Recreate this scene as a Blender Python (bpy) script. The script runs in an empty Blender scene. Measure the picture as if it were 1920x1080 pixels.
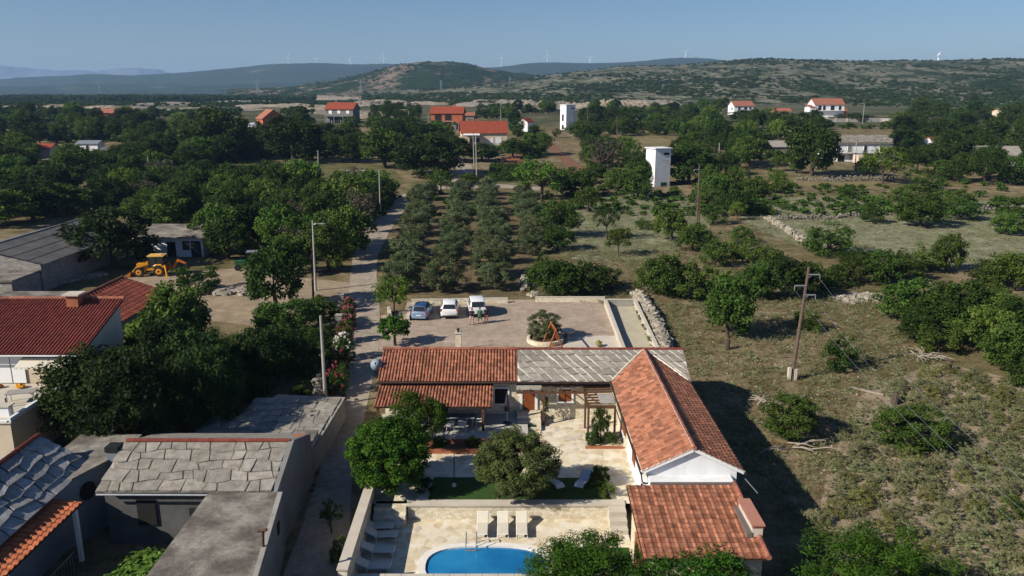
import bpy, bmesh, math, random
import numpy as np
from mathutils import Vector, Matrix
random.seed(7); NR = np.random.RandomState(7)
R = math.radians
C = bpy.context.scene
COL = C.collection
# ------------------------------------------------------------------ camera
F = 1493.3; CZ = 23.0; PIT = math.atan(368.0/F); CP, SP = math.cos(PIT), math.sin(PIT)
cam = bpy.data.cameras.new('camera'); camo = bpy.data.objects.new('camera', cam); COL.objects.link(camo)
cam.sensor_width = 36.0; cam.lens = 28.0; cam.clip_start = .5; cam.clip_end = 40000
camo.location = (0, 0, CZ); camo.rotation_euler = (math.pi/2-PIT, 0, 0); C.camera = camo
# ------------------------------------------------------------------ world and sun
SUN_EL, SUN_AZ = R(32), R(27)          # the light travels towards +x and a little +y
w = bpy.data.worlds.new('World'); C.world = w; w.use_nodes = True
nt = w.node_tree; bg = nt.nodes['Background']
sky = nt.nodes.new('ShaderNodeTexSky'); sky.sky_type = 'NISHITA'; sky.sun_disc = False
sky.sun_elevation = SUN_EL; sky.sun_rotation = math.atan2(-math.cos(SUN_AZ), -math.sin(SUN_AZ)) % (2*math.pi)
sky.altitude = 300; sky.air_density = 1.0; sky.dust_density = .15; sky.ozone_density = 3.0
tn = nt.nodes.new('ShaderNodeMix'); tn.data_type = 'RGBA'; tn.blend_type = 'MULTIPLY'; tn.inputs[0].default_value = 1; tn.inputs[7].default_value = (.82, .94, 1.12, 1)
nt.links.new(sky.outputs[0], tn.inputs[6]); nt.links.new(tn.outputs[2], bg.inputs[0]); bg.inputs[1].default_value = 0.055
sl = bpy.data.lights.new('sun', 'SUN'); sl.energy = 5.0; sl.angle = R(.5); sl.color = (1, .93, .80)
so = bpy.data.objects.new('sun', sl); COL.objects.link(so)
sd = Vector((math.cos(SUN_EL)*math.cos(SUN_AZ), math.cos(SUN_EL)*math.sin(SUN_AZ), -math.sin(SUN_EL)))
so.rotation_euler = sd.to_track_quat('-Z', 'Y').to_euler(); so.location = (-60, -20, 80)
C.view_settings.view_transform = 'Standard'; C.view_settings.look = 'None'
C.view_settings.exposure = 0.4; C.view_settings.gamma = 1.0; C.view_settings.use_curve_mapping = False
C.cycles.use_denoising = True; C.cycles.max_bounces = 5; C.cycles.diffuse_bounces = 1; C.cycles.glossy_bounces = 2
C.cycles.transmission_bounces = 3; C.cycles.volume_bounces = 0; C.cycles.caustics_reflective = False
# ------------------------------------------------------------------ geometry of the place
YB = [-50, 45, 75, 170, 500, 900, 20000]; ZB = [-1, -1, 0, 0, 9.24, 11, 11]
def gh(y): return float(np.interp(y, YB, ZB))
def ray(px, py):
    u = (px-960)/F; v = (540-py)/F; dy = CP+v*SP
    return u/dy, (-SP+v*CP)/dy
def PT(px, py, z):
    a, b = ray(px, py); y = (z-CZ)/b; return Vector((a*y, y, z))
def PY(px, py, y):
    a, b = ray(px, py); return Vector((a*y, y, CZ+b*y))
def P(px, py, dz=0.0):
    a, b = ray(px, py); lo = 15.0; y = lo
    while y < 9000 and CZ+b*y > gh(y)+dz: lo = y; y *= 1.02
    hi = y
    for _ in range(40):
        m = (lo+hi)/2
        if CZ+b*m > gh(m)+dz: lo = m
        else: hi = m
    return Vector((a*hi, hi, gh(hi)+dz))
def dep(p): return p[1]*CP+(CZ-p[2])*SP
def pix(p):
    d = dep(p); v = (p[1]*SP-(CZ-p[2])*CP)/d
    return 960+p[0]/d*F, 540-v*F
# ------------------------------------------------------------------ mesh builder
def perp(d):
    d = Vector(d).normalized(); a = Vector((0, 0, 1)) if abs(d.z) < .9 else Vector((1, 0, 0))
    u = d.cross(a).normalized(); return u, d.cross(u)
class MB:
    def __init__(s): s.v = []; s.f = []; s.m = []; s.r = []
    def add(s, vs, fs, m=0, r=None):
        o = len(s.v); s.v += [tuple(x) for x in vs]
        r = random.random() if r is None else r
        for f in fs: s.f.append([i+o for i in f]); s.m.append(m); s.r.append(r)
        return s
    def box(s, x0, x1, y0, y1, z0, z1, m=0, r=None):
        return s.add([(x0,y0,z0),(x1,y0,z0),(x1,y1,z0),(x0,y1,z0),(x0,y0,z1),(x1,y0,z1),(x1,y1,z1),(x0,y1,z1)],
              [(0,3,2,1),(4,5,6,7),(0,1,5,4),(1,2,6,5),(2,3,7,6),(3,0,4,7)], m, r)
    def obox(s, c, sz, rz=0, m=0, r=None, rx=0, ry=0):
        M = Matrix.Translation(c) @ Matrix.Rotation(rz,4,'Z') @ Matrix.Rotation(rx,4,'X') @ Matrix.Rotation(ry,4,'Y')
        a, b, h = sz[0]/2, sz[1]/2, sz[2]/2
        vs = [M @ Vector(q) for q in ((-a,-b,-h),(a,-b,-h),(a,b,-h),(-a,b,-h),(-a,-b,h),(a,-b,h),(a,b,h),(-a,b,h))]
        return s.add(vs, [(0,3,2,1),(4,5,6,7),(0,1,5,4),(1,2,6,5),(2,3,7,6),(3,0,4,7)], m, r)
    def beam(s, p0, p1, w, h, m=0):
        p0, p1 = Vector(p0), Vector(p1); d = (p1-p0).normalized()
        sd_ = d.cross(Vector((0,0,1)))
        sd_ = sd_.normalized() if sd_.length > 1e-4 else Vector((1,0,0)); up = sd_.cross(d)
        a, b = sd_*w/2, up*h/2
        return s.add([p0-a-b,p0+a-b,p0+a+b,p0-a+b,p1-a-b,p1+a-b,p1+a+b,p1-a+b],
              [(0,1,2,3),(7,6,5,4),(0,4,5,1),(1,5,6,2),(2,6,7,3),(3,7,4,0)], m)
    def path(s, pts, rad, n=7, m=0, r=None):
        pts = [Vector(p) for p in pts]; vs = []; fs = []
        if not hasattr(rad, '__len__'): rad = [rad]*len(pts)
        for i, p in enumerate(pts):
            d = (pts[min(i+1,len(pts)-1)]-pts[max(i-1,0)])
            u, v = perp(d)
            vs += [p+(u*math.cos(2*math.pi*k/n)+v*math.sin(2*math.pi*k/n))*rad[i] for k in range(n)]
        for i in range(len(pts)-1):
            for k in range(n):
                a = i*n+k; b = i*n+(k+1) % n; fs.append((a, b, b+n, a+n))
        fs.append(tuple(range(n))[::-1]); fs.append(tuple(range((len(pts)-1)*n, len(pts)*n)))
        return s.add(vs, fs, m, r)
    def tube(s, p0, p1, r0, r1=None, n=8, m=0): return s.path([p0, p1], [r0, r0 if r1 is None else r1], n, m)
    def lathe(s, prof, c=(0,0,0), n=16, m=0, axis='Z'):
        vs = []; fs = []
        for rr, z in prof:
            for k in range(n):
                a = 2*math.pi*k/n; x, y = rr*math.cos(a), rr*math.sin(a)
                q = (x, y, z) if axis == 'Z' else ((z, x, y) if axis == 'X' else (x, z, y))
                vs.append((q[0]+c[0], q[1]+c[1], q[2]+c[2]))
        for i in range(len(prof)-1):
            for k in range(n):
                a = i*n+k; b = i*n+(k+1) % n; fs.append((a, b, b+n, a+n))
        if prof[0][0] > 1e-5: fs.append(tuple(range(n))[::-1])
        if prof[-1][0] > 1e-5: fs.append(tuple(range((len(prof)-1)*n, len(prof)*n)))
        return s.add(vs, fs, m)
    def prism(s, poly, z0, z1, m=0, r=None):
        n = len(poly); vs = [(p[0],p[1],z0) for p in poly]+[(p[0],p[1],z1) for p in poly]
        return s.add(vs, [tuple(range(n))[::-1], tuple(range(n,2*n))]+[(i,(i+1)%n,(i+1)%n+n,i+n) for i in range(n)], m, r)
    def slab(s, q, t, m=0, r=None):            # quad (or polygon) q extruded downwards by t
        n = len(q); q = [Vector(a) for a in q]; d = Vector((0,0,-t))
        return s.add(q+[a+d for a in q], [tuple(range(n)), tuple(range(n,2*n))[::-1]]+[((i+1)%n,i,i+n,(i+1)%n+n) for i in range(n)], m, r)
    def rock(s, c, sz, m=0):
        M = Matrix.Rotation(random.uniform(0,6.3),3,'Z') @ Matrix.Rotation(random.uniform(-.4,.4),3,'X')
        vs = []
        for x in (-1,1):
            for y in (-1,1):
                for z in (-1,1):
                    k = random.uniform(.62,1)
                    vs.append(Vector(c)+M @ Vector((x*sz[0]/2*k, y*sz[1]/2*random.uniform(.7,1), z*sz[2]/2*k)))
        return s.add(vs, [(0,1,3,2),(4,6,7,5),(0,4,5,1),(2,3,7,6),(0,2,6,4),(1,5,7,3)], m)
    def ell(s, c, rad, n=10, k=6, m=0, jit=0):
        vs = []; fs = []
        for i in range(k+1):
            t = math.pi*i/k
            for j in range(n):
                a = 2*math.pi*j/n; q = 1+random.uniform(-jit, jit)
                vs.append((c[0]+rad[0]*math.sin(t)*math.cos(a)*q, c[1]+rad[1]*math.sin(t)*math.sin(a)*q, c[2]+rad[2]*math.cos(t)*q))
        for i in range(k):
            for j in range(n):
                a = i*n+j; b = i*n+(j+1) % n; fs.append((a, a+n, b+n, b))
        return s.add(vs, fs, m)
    def build(s, name, mats, parent=None, smooth=False):
        me = bpy.data.meshes.new(name); me.from_pydata(s.v, [], s.f)
        for mm in (mats if isinstance(mats, (list, tuple)) else [mats]): me.materials.append(mm)
        me.polygons.foreach_set('material_index', s.m)
        if smooth: me.polygons.foreach_set('use_smooth', [True]*len(s.f))
        at = me.attributes.new('rnd', 'FLOAT', 'FACE'); at.data.foreach_set('value', s.r)
        me.update()
        return link(name, me, parent)
KIDS = {}
LOCM = {}
def link(name, me, parent=None):
    o = bpy.data.objects.new(name, me); COL.objects.link(o)
    if parent is not None:
        o.parent = parent; KIDS.setdefault(parent.name, []).append(o)
        if parent.name in LOCM: o.matrix_parent_inverse = LOCM[parent.name].inverted()
    return o
def tag(o, label, cat, group=None):
    o['label'] = label; o['category'] = cat
    if group: o['group'] = group
    return o
def thing(name, label, cat, loc=(0,0,0), rz=0, group=None, world=False):
    """an Empty at the thing's base; world=True: its parts are built in world coordinates"""
    o = bpy.data.objects.new(name, None); COL.objects.link(o); o.empty_display_size = .2
    o.location = loc; o.rotation_euler = (0, 0, rz); tag(o, label, cat, group)
    if world: LOCM[o.name] = Matrix.Translation(loc) @ Matrix.Rotation(rz, 4, 'Z')
    return o
def struct(o, kind='structure'): o['kind'] = kind; return o
def dup(root, loc=None, rz=None, scale=None, label=None, parent=None):
    r = root.copy(); COL.objects.link(r)
    if parent is not None: r.parent = parent; KIDS.setdefault(parent.name, []).append(r)
    if loc is not None: r.location = loc
    if rz is not None: r.rotation_euler = (0, 0, rz)
    if scale is not None: r.scale = scale
    if label: r['label'] = label
    for ch in KIDS.get(root.name, []): dup(ch, parent=r)
    return r
# ------------------------------------------------------------------ materials
def nn(nt, typ, **k):
    n = nt.nodes.new(typ)
    for a, b in k.items(): setattr(n, a, b)
    return n
def base(name):
    m = bpy.data.materials.new(name); m.use_nodes = True; nt = m.node_tree
    return m, nt, nt.nodes['Principled BSDF'], nt.links.new
def coord(nt, local=False, scl=None):
    if local: o = nn(nt, 'ShaderNodeTexCoord').outputs['Object']
    else: o = nn(nt, 'ShaderNodeNewGeometry').outputs['Position']
    if scl:
        mp = nn(nt, 'ShaderNodeMapping'); mp.inputs['Scale'].default_value = scl
        nt.links.new(o, mp.inputs[0]); o = mp.outputs[0]
    return o
def noise(nt, co, scale, detail=5, rough=.6):
    n = nn(nt, 'ShaderNodeTexNoise'); n.inputs['Scale'].default_value = scale; n.inputs['Detail'].default_value = detail
    n.inputs['Roughness'].default_value = rough; nt.links.new(co, n.inputs['Vector']); return n.outputs['Fac']
def ramp(nt, fac, stops):
    r = nn(nt, 'ShaderNodeValToRGB'); e = r.color_ramp.elements
    while len(e) < len(stops): e.new(.5)
    for el, (p, c) in zip(e, stops): el.position = p; el.color = (*c, 1) if len(c) == 3 else c
    nt.links.new(fac, r.inputs[0]); return r.outputs[0]
def mix(nt, fac, a, b, typ='MIX'):
    m = nn(nt, 'ShaderNodeMix', data_type='RGBA', blend_type=typ)
    for s, v in ((m.inputs[0], fac), (m.inputs[6], a), (m.inputs[7], b)):
        if isinstance(v, (int, float)): s.default_value = v
        elif isinstance(v, tuple): s.default_value = (*v, 1) if len(v) == 3 else v
        else: nt.links.new(v, s)
    return m.outputs[2]
def bump(nt, bs, h, st=.4, dist=.05):
    b = nn(nt, 'ShaderNodeBump'); b.inputs['Strength'].default_value = st; b.inputs['Distance'].default_value = dist
    nt.links.new(h, b.inputs['Height']); nt.links.new(b.outputs[0], bs.inputs['Normal'])
def vary(nt, col, amt, lo=.5):
    """brightness by the face's own random number"""
    a = nn(nt, 'ShaderNodeAttribute', attribute_name='rnd')
    mr = nn(nt, 'ShaderNodeMapRange'); mr.inputs[3].default_value = 1-amt; mr.inputs[4].default_value = 1+amt
    nt.links.new(a.outputs['Fac'], mr.inputs[0])
    h = nn(nt, 'ShaderNodeHueSaturation'); nt.links.new(mr.outputs[0], h.inputs['Value']); nt.links.new(col, h.inputs['Color'])
    return h.outputs[0]
def mk(name, c1, c2=None, scale=1.5, rough=.85, bmp=0, bscale=12, rnd=0, spec=.25, metal=0, local=False, bdist=.05, scl=None, lo=.35, hi=.65, grain=0):
    m, nt, bs, L = base(name); co = coord(nt, local, scl)
    c2 = c2 or tuple(x*.8 for x in c1)
    col = ramp(nt, noise(nt, co, scale), [(lo, c1), (hi, c2)])
    if grain: col = mix(nt, .55, mix(nt, .5, col, ramp(nt, noise(nt, co, grain, 6, .8), [(.3, (.25,.25,.25)), (.7, (.8,.8,.8))]), 'OVERLAY'), ramp(nt, noise(nt, co, scale*3.3, 7, .75), [(.34, (.28,.28,.28)), (.66, (.72,.72,.72))]), 'OVERLAY')
    if rnd: col = vary(nt, col, rnd)
    L(col, bs.inputs['Base Color']); bs.inputs['Roughness'].default_value = rough
    bs.inputs['Specular IOR Level'].default_value = spec; bs.inputs['Metallic'].default_value = metal
    if bmp: bump(nt, bs, noise(nt, co, bscale, 4), bmp, bdist)
    return m
def mk_stone(name, stops, mortar, scale=3.5, edge=.06, scl=(1,1,1.4), bmp=.6, rough=.9):
    """irregular stones with mortar joints"""
    m, nt, bs, L = base(name); co = coord(nt, False, scl)
    wn = nn(nt, 'ShaderNodeTexNoise'); wn.inputs['Scale'].default_value = scale*.8; L(co, wn.inputs['Vector'])
    mx = mix(nt, .12, co, wn.outputs['Color'], 'LINEAR_LIGHT')
    v = nn(nt, 'ShaderNodeTexVoronoi'); v.inputs['Scale'].default_value = scale; L(mx, v.inputs['Vector'])
    e = nn(nt, 'ShaderNodeTexVoronoi', feature='DISTANCE_TO_EDGE'); e.inputs['Scale'].default_value = scale; L(mx, e.inputs['Vector'])
    sep = nn(nt, 'ShaderNodeSeparateColor'); L(v.outputs['Color'], sep.inputs[0])
    col = ramp(nt, sep.outputs[0], stops)
    col = mix(nt, .45, col, ramp(nt, noise(nt, co, 1.1), [(.3, (.3,.3,.3)), (.7, (.75,.75,.75))]), 'OVERLAY')
    er = ramp(nt, e.outputs['Distance'], [(edge*.4, (0,0,0)), (edge, (1,1,1))])
    L(mix(nt, er, mortar, col), bs.inputs['Base Color'])
    bs.inputs['Roughness'].default_value = rough; bs.inputs['Specular IOR Level'].default_value = .2
    if bmp:
        h = mix(nt, .3, er, noise(nt, co, scale*6)); bump(nt, bs, h, bmp, .04)
    return m
def mk_leaf(name, c1, c2, tr=.25, oz=.38, rough=.7):
    m, nt, bs, L = base(name)
    a = nn(nt, 'ShaderNodeAttribute', attribute_name='rnd')
    col = ramp(nt, a.outputs['Fac'], [(.1, c1), (.95, c2)])
    oi = nn(nt, 'ShaderNodeObjectInfo')
    mr = nn(nt, 'ShaderNodeMapRange'); mr.inputs[3].default_value = 1-oz; mr.inputs[4].default_value = 1+oz
    L(oi.outputs['Random'], mr.inputs[0])
    hs = nn(nt, 'ShaderNodeHueSaturation'); L(mr.outputs[0], hs.inputs['Value']); L(col, hs.inputs['Color'])
    m2 = nn(nt, 'ShaderNodeMapRange'); m2.inputs[3].default_value = .484; m2.inputs[4].default_value = .520
    ml = nn(nt, 'ShaderNodeMath', operation='FRACT'); mm = nn(nt, 'ShaderNodeMath', operation='MULTIPLY'); mm.inputs[1].default_value = 7.3
    L(oi.outputs['Random'], mm.inputs[0]); L(mm.outputs[0], ml.inputs[0]); L(ml.outputs[0], m2.inputs[0]); L(m2.outputs[0], hs.inputs['Hue'])
    L(hs.outputs[0], bs.inputs['Base Color']); bs.inputs['Roughness'].default_value = rough; bs.inputs['Specular IOR Level'].default_value = .12
    t = nn(nt, 'ShaderNodeBsdfTranslucent'); L(hs.outputs[0], t.inputs[0])
    ms = nn(nt, 'ShaderNodeMixShader'); ms.inputs[0].default_value = tr
    L(bs.outputs[0], ms.inputs[1]); L(t.outputs[0], ms.inputs[2]); L(ms.outputs[0], nt.nodes['Material Output'].inputs[0])
    return m
M = {}
M['white'] = mk('white_plaster', (.78,.78,.80), (.60,.60,.61), 1.3, .9, .15, 30, scl=(1.6,1.6,.22), lo=.45, hi=.85)
M['whitepaint'] = mk('white_paint', (.8,.8,.8), (.76,.76,.75), 2, .4)
M['cream'] = mk('cream_plaster', (.62,.52,.40), (.55,.45,.34), .8, .9, .15, 25)
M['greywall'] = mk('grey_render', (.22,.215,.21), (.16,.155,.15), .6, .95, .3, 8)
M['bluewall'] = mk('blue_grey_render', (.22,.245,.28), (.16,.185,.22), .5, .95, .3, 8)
M['block'] = mk_stone('concrete_block', [(.2,(.24,.22,.20)),(.8,(.33,.31,.28))], (.2,.19,.18), 2.4, .05, (1,1,2), .4)
M['concrete'] = mk('concrete', (.36,.34,.31), (.25,.23,.21), .8, .95, .3, 14, lo=.3, hi=.7)
M['concrete_roof'] = mk('weathered_concrete', (.11,.095,.08), (.27,.245,.21), .55, .95, .4, 9, lo=.42, hi=.66, grain=5)
M['pale_concrete'] = mk('pale_concrete', (.56,.50,.42), (.48,.43,.36), 1, .9, .2, 14)
M['stonewall'] = mk_stone('limestone_wall', [(.1,(.56,.46,.32)),(.5,(.66,.57,.43)),(.9,(.72,.66,.53))], (.60,.52,.40), 4.2, .05)
M['drystone'] = mk('dry_stone', (.25,.225,.19), (.16,.145,.125), 2, .95, .4, 10, .25)
M['paving'] = mk_stone('crazy_paving', [(.1,(.54,.44,.30)),(.5,(.66,.57,.42)),(.85,(.71,.64,.52)),(1,(.45,.40,.33))], (.68,.61,.48), 1.9, .035, (1,1,.01), .25)
M['gravel'] = mk('gravel', (.42,.33,.26), (.30,.23,.175), .35, .97, .7, 26, bdist=.06, lo=.3, hi=.7, grain=9)
M['sand'] = mk('court_sand', (.47,.42,.31), (.40,.355,.26), .8, .97, .2, 40)
M['road'] = mk('dusty_asphalt', (.37,.305,.24), (.26,.215,.17), .5, .95, .2, 40, lo=.3, hi=.7, grain=6)
M['yard'] = mk('yard_dirt', (.34,.265,.18), (.22,.165,.11), .25, .97, .6, 6, bdist=.1, lo=.3, hi=.7, grain=5)
M['lawn'] = mk('lawn', (.035,.085,.012), (.028,.065,.012), 3, .95, .6, 40)
M['redsoil'] = mk('red_soil', (.20,.095,.055), (.16,.085,.05), .4, .97, .5, 5)
M['tile'] = mk('clay_tile', (.21,.075,.045), (.37,.16,.09), 5, .8, .3, 30, .42, lo=.35, hi=.7)
M['tile_flat'] = mk('clay_tile_blend', (.265,.097,.053), (.385,.17,.10), 3, .75, .2, 30, .36)
M['tile_red'] = mk('red_tile', (.17,.036,.026), (.215,.055,.038), 2, .75, .2, 30, .18)
M['tile_orange'] = mk('orange_tile', (.38,.10,.04), (.46,.15,.065), 2.5, .75, .2, 30, .22)
M['tile_far'] = mk('far_tile', (.29,.062,.030), (.23,.05,.027), .7, .85, .5, 5)
M['tile_dull'] = mk('old_tile', (.34,.13,.08), (.28,.11,.075), .9, .85, .5, 5)
M['ridge'] = mk('ridge_tile', (.24,.08,.05), (.31,.13,.085), 4, .8, rnd=.25)
M['slab'] = mk('stone_slab', (.33,.295,.25), (.215,.195,.168), 2.6, .95, .8, 10, .2, lo=.3, hi=.7)
M['slabblue'] = mk('blue_grey_slab', (.36,.35,.34), (.22,.22,.225), 3, .95, .5, 14, .25)
M['slabold'] = mk('old_slab', (.36,.325,.28), (.20,.18,.155), 2.2, .95, .8, 10, .2, lo=.3, hi=.7)
M['mortar'] = mk('white_mortar', (.72,.68,.60), (.64,.60,.52), 4)
M['mortar_old'] = mk('old_mortar', (.52,.48,.41), (.26,.235,.20), 3)
M['dark'] = mk('dark_opening', (.012,.012,.013), (.018,.017,.016), 1)
M['glass'] = mk('window_glass', (.03,.035,.04), (.02,.022,.025), 1, .08, spec=.6)
M['gutter'] = mk('brown_metal', (.04,.025,.02), (.055,.035,.028), 3, .5)
M['wood'] = mk('pergola_wood', (.13,.06,.035), (.09,.04,.025), 3, .7, .2, 20)
M['shutter'] = mk('brown_shutter', (.24,.07,.02), (.19,.05,.015), 3, .55)
M['orangewood'] = mk('swing_wood', (.36,.11,.035), (.30,.09,.03), 3, .7)
M['polewood'] = mk('pole_wood', (.15,.10,.075), (.09,.065,.05), 2, .9, .3, 20)
M['polecon'] = mk('pole_concrete', (.40,.38,.34), (.32,.30,.27), 2, .9)
M['metal'] = mk('galvanised', (.45,.46,.47), (.38,.39,.40), 4, .4, metal=.6)
M['black'] = mk('black_plastic', (.018,.018,.018), (.025,.025,.025), 3, .5)
M['bark'] = mk('bark', (.10,.075,.055), (.06,.045,.035), 4, .95, .5, 12)
M['twig'] = mk('dead_wood', (.36,.31,.26), (.26,.22,.18), 3, .95)
M['canvas'] = mk('cream_canvas', (.66,.60,.50), (.62,.56,.46), 4, .8)
M['greycanvas'] = mk('grey_sling', (.55,.56,.58), (.50,.51,.53), 4, .7)
M['coping'] = mk('pool_coping', (.78,.74,.68), (.72,.68,.62), 3, .6)
M['poolwall'] = mk('pool_liner', (.05,.36,.62), (.045,.33,.58), 3, .5)
M['brick'] = mk('orange_brick', (.38,.14,.07), (.28,.10,.055), 2, .9, .3, 12)
M['yellow'] = mk('digger_yellow', (.68,.30,.015), (.60,.25,.012), 2, .4, spec=.5)
M['orangepaint'] = mk('digger_orange', (.50,.14,.015), (.42,.11,.014), 2, .5)
M['rubber'] = mk('rubber', (.018,.017,.016), (.03,.027,.024), 5, .9)
M['tractorgreen'] = mk('tractor_green', (.02,.10,.04), (.016,.08,.032), 2, .5)
M['asbestos'] = mk('fibre_cement', (.125,.12,.12), (.08,.078,.08), .5, .95, .4, 6)
M['skin'] = mk('skin', (.45,.26,.18), (.40,.22,.15), 5, .6)
M['hair'] = mk('dark_hair', (.02,.014,.01), (.03,.02,.014), 8, .6)
M['cblack'] = mk('black_cloth', (.015,.015,.018), (.02,.02,.024), 8, .9)
M['cgreen'] = mk('green_cloth', (.02,.10,.05), (.05,.14,.08), 14, .9)
M['cpink'] = mk('salmon_cloth', (.50,.20,.15), (.44,.17,.13), 8, .9)
M['cwhite'] = mk('pale_cloth', (.55,.42,.38), (.50,.38,.34), 8, .9)
M['carwhite'] = mk('white_car_paint', (.78,.78,.79), (.76,.76,.77), 1, .25, spec=.5)
M['carblue'] = mk('blue_car_paint', (.30,.42,.58), (.28,.40,.56), 1, .3, metal=.5, spec=.5)
M['carroof'] = mk('dark_blue_paint', (.02,.06,.17), (.018,.055,.15), 1, .2, spec=.6)
M['redlight'] = mk('tail_lamp', (.42,.01,.01), (.38,.01,.01), 3, .2, spec=.6)
M['plate'] = mk('plate_white', (.75,.75,.74), (.72,.72,.71), 3, .5)
M['rubble'] = mk('rubble', (.42,.345,.26), (.22,.185,.14), .12, .97, .9, 1.2, bdist=.8, lo=.35, hi=.65)
M['rubblegrey'] = mk('grey_rubble', (.32,.28,.225), (.17,.15,.12), .12, .97, .9, 1.2, bdist=.8, lo=.35, hi=.65)
M['shadetone'] = mk('shade_tone_render', (.11,.11,.11), (.07,.07,.072), .8, .95, .3, 8)  # render darkened: the shadow over the slab house front is put into its colour
M['turbine'] = mk('turbine_white', (.85,.86,.88), (.82,.83,.85), 1, .5)
M['pavilion'] = mk('porch_floor', (.50,.47,.42), (.44,.41,.37), 1, .9, .1, 20)
L_ = M
L_['oak'] = mk_leaf('oak_leaf', (.021,.043,.007), (.060,.100,.016))
L_['dark'+'leaf'] = mk_leaf('dark_leaf', (.015,.031,.008), (.043,.070,.014))
L_['mid'] = mk_leaf('mid_leaf', (.036,.068,.010), (.092,.145,.025))
L_['bright'] = mk_leaf('bright_leaf', (.055,.100,.012), (.122,.185,.028))
L_['olive'] = mk_leaf('olive_leaf', (.046,.066,.024), (.140,.172,.080), .12, .2)
L_['olivegreen'] = mk_leaf('olive_green_leaf', (.045,.062,.016), (.120,.150,.045), .15, .2)
L_['walnut'] = mk_leaf('glossy_leaf', (.026,.064,.006), (.070,.145,.012), .25, .2)
L_['dry'] = mk_leaf('dry_leaf', (.055,.050,.034), (.10,.09,.062), .1)
L_['sage'] = mk_leaf('sage_leaf', (.105,.120,.050), (.245,.25,.125), .1, .28, .8)
L_['sageyellow'] = mk_leaf('yellow_sage', (.10,.105,.028), (.205,.20,.060), .1, .25, .8)
L_['palefield'] = mk_leaf('pale_tuft', (.20,.195,.105), (.32,.31,.19), .1, .15, .9)
L_['grass'] = mk_leaf('dry_grass', (.14,.105,.05), (.24,.19,.095), .15, .15, .9)
L_['vine'] = mk_leaf('vine_leaf', (.045,.105,.014), (.095,.190,.028), .25, .2)
L_['pink'] = mk_leaf('pink_flower', (.30,.05,.09), (.55,.14,.20), .2)
L_['whiteflower'] = mk_leaf('white_flower', (.60,.56,.52), (.75,.72,.68), .2)
L_['red'] = mk_leaf('red_flower', (.45,.02,.02), (.6,.05,.04), .2)
def mk_ground():
    m, nt, bs, L = base('terrain_soil'); co = coord(nt)
    big = noise(nt, co, .035, 6); med = noise(nt, co, .32, 8, .7); fine = noise(nt, co, 3.0, 8, .75)
    c1 = ramp(nt, med, [(.28, (.070,.064,.028)), (.43, (.160,.122,.064)), (.56, (.25,.190,.118)), (.70, (.34,.265,.175))])
    c2 = ramp(nt, med, [(.30, (.050,.055,.018)), (.48, (.115,.100,.042)), (.66, (.21,.165,.088))])
    col = mix(nt, ramp(nt, big, [(.4, (0,0,0)), (.6, (1,1,1))]), c1, c2)
    col = mix(nt, .65, col, ramp(nt, fine, [(.3, (.22,.22,.22)), (.7, (.8,.8,.8))]), 'OVERLAY')
    vo = nn(nt, 'ShaderNodeTexVoronoi'); vo.inputs['Scale'].default_value = 1.6; vo.inputs['Randomness'].default_value = 1; L(co, vo.inputs['Vector'])
    sp = ramp(nt, vo.outputs['Distance'], [(.07, (1,1,1)), (.12, (0,0,0))])
    k = mix(nt, 1.0, sp, ramp(nt, noise(nt, co, .22, 3), [(.48, (0,0,0)), (.6, (1,1,1))]), 'MULTIPLY')
    L(mix(nt, k, col, (.42,.37,.30)), bs.inputs['Base Color'])
    bs.inputs['Roughness'].default_value = .97; bs.inputs['Specular IOR Level'].default_value = .1
    bump(nt, bs, fine, .8, .18); return m
M['ground'] = mk_ground()
def mk_hill(name, forest, rockc, sc, lo, hi, spot, stretch=(1,1,1), f2=None):
    m, nt, bs, L = base(name); co = coord(nt, False, stretch)
    a = noise(nt, co, sc, 8, .68); b = noise(nt, co, spot, 5, .7)
    f2 = f2 or tuple(c*1.8 for c in forest)
    fc = ramp(nt, b, [(.35, forest), (.7, f2)])
    d = noise(nt, co, spot*.33, 4, .8)
    rc = ramp(nt, b, [(.36, forest), (.45, tuple(c*.6 for c in rockc)), (.56, tuple(c*.85 for c in rockc)), (.75, rockc)])
    rc = mix(nt, ramp(nt, d, [(.44, (.9,.9,.9)), (.52, (0,0,0))]), rc, fc)
    L(mix(nt, ramp(nt, a, [(lo, (0,0,0)), (hi, (1,1,1))]), fc, rc), bs.inputs['Base Color'])
    bs.inputs['Roughness'].default_value = 1; bs.inputs['Specular IOR Level'].default_value = 0
    bump(nt, bs, b, 1, 6); return m
# ------------------------------------------------------------------ the setting
def raw_mesh(name, V, Fq, mat, parent=None, rnd=None, smooth=False):
    """V (n,3) array, Fq (m,4) array of quads"""
    me = bpy.data.meshes.new(name); n, m = len(V), len(Fq)
    me.vertices.add(n); me.vertices.foreach_set('co', np.asarray(V, np.float32).ravel())
    me.loops.add(m*4); me.loops.foreach_set('vertex_index', np.asarray(Fq, np.int32).ravel())
    me.polygons.add(m); me.polygons.foreach_set('loop_start', np.arange(m, dtype=np.int32)*4)
    if smooth: me.polygons.foreach_set('use_smooth', np.ones(m, bool))
    me.materials.append(mat); me.update(calc_edges=True)
    at = me.attributes.new('rnd', 'FLOAT', 'FACE'); at.data.foreach_set('value', np.asarray(NR.rand(m) if rnd is None else rnd, np.float32))
    if name is None: return me
    return link(name, me, parent)
def grid_faces(nr, nc):
    i = np.arange(nr-1)[:, None]*nc+np.arange(nc-1)[None, :]
    return np.stack([i, i+1, i+nc+1, i+nc], -1).reshape(-1, 4)
ys = np.array([-30,0,10,20,25,30,35,40,45,50,55,60,65,70,75,80,90,100,110,120,130,140,150,160,170,185,200,225,250,275,300,340,380,420,460,500,600,700,800,900,1200,2000,4000,9000,20000.])
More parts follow.
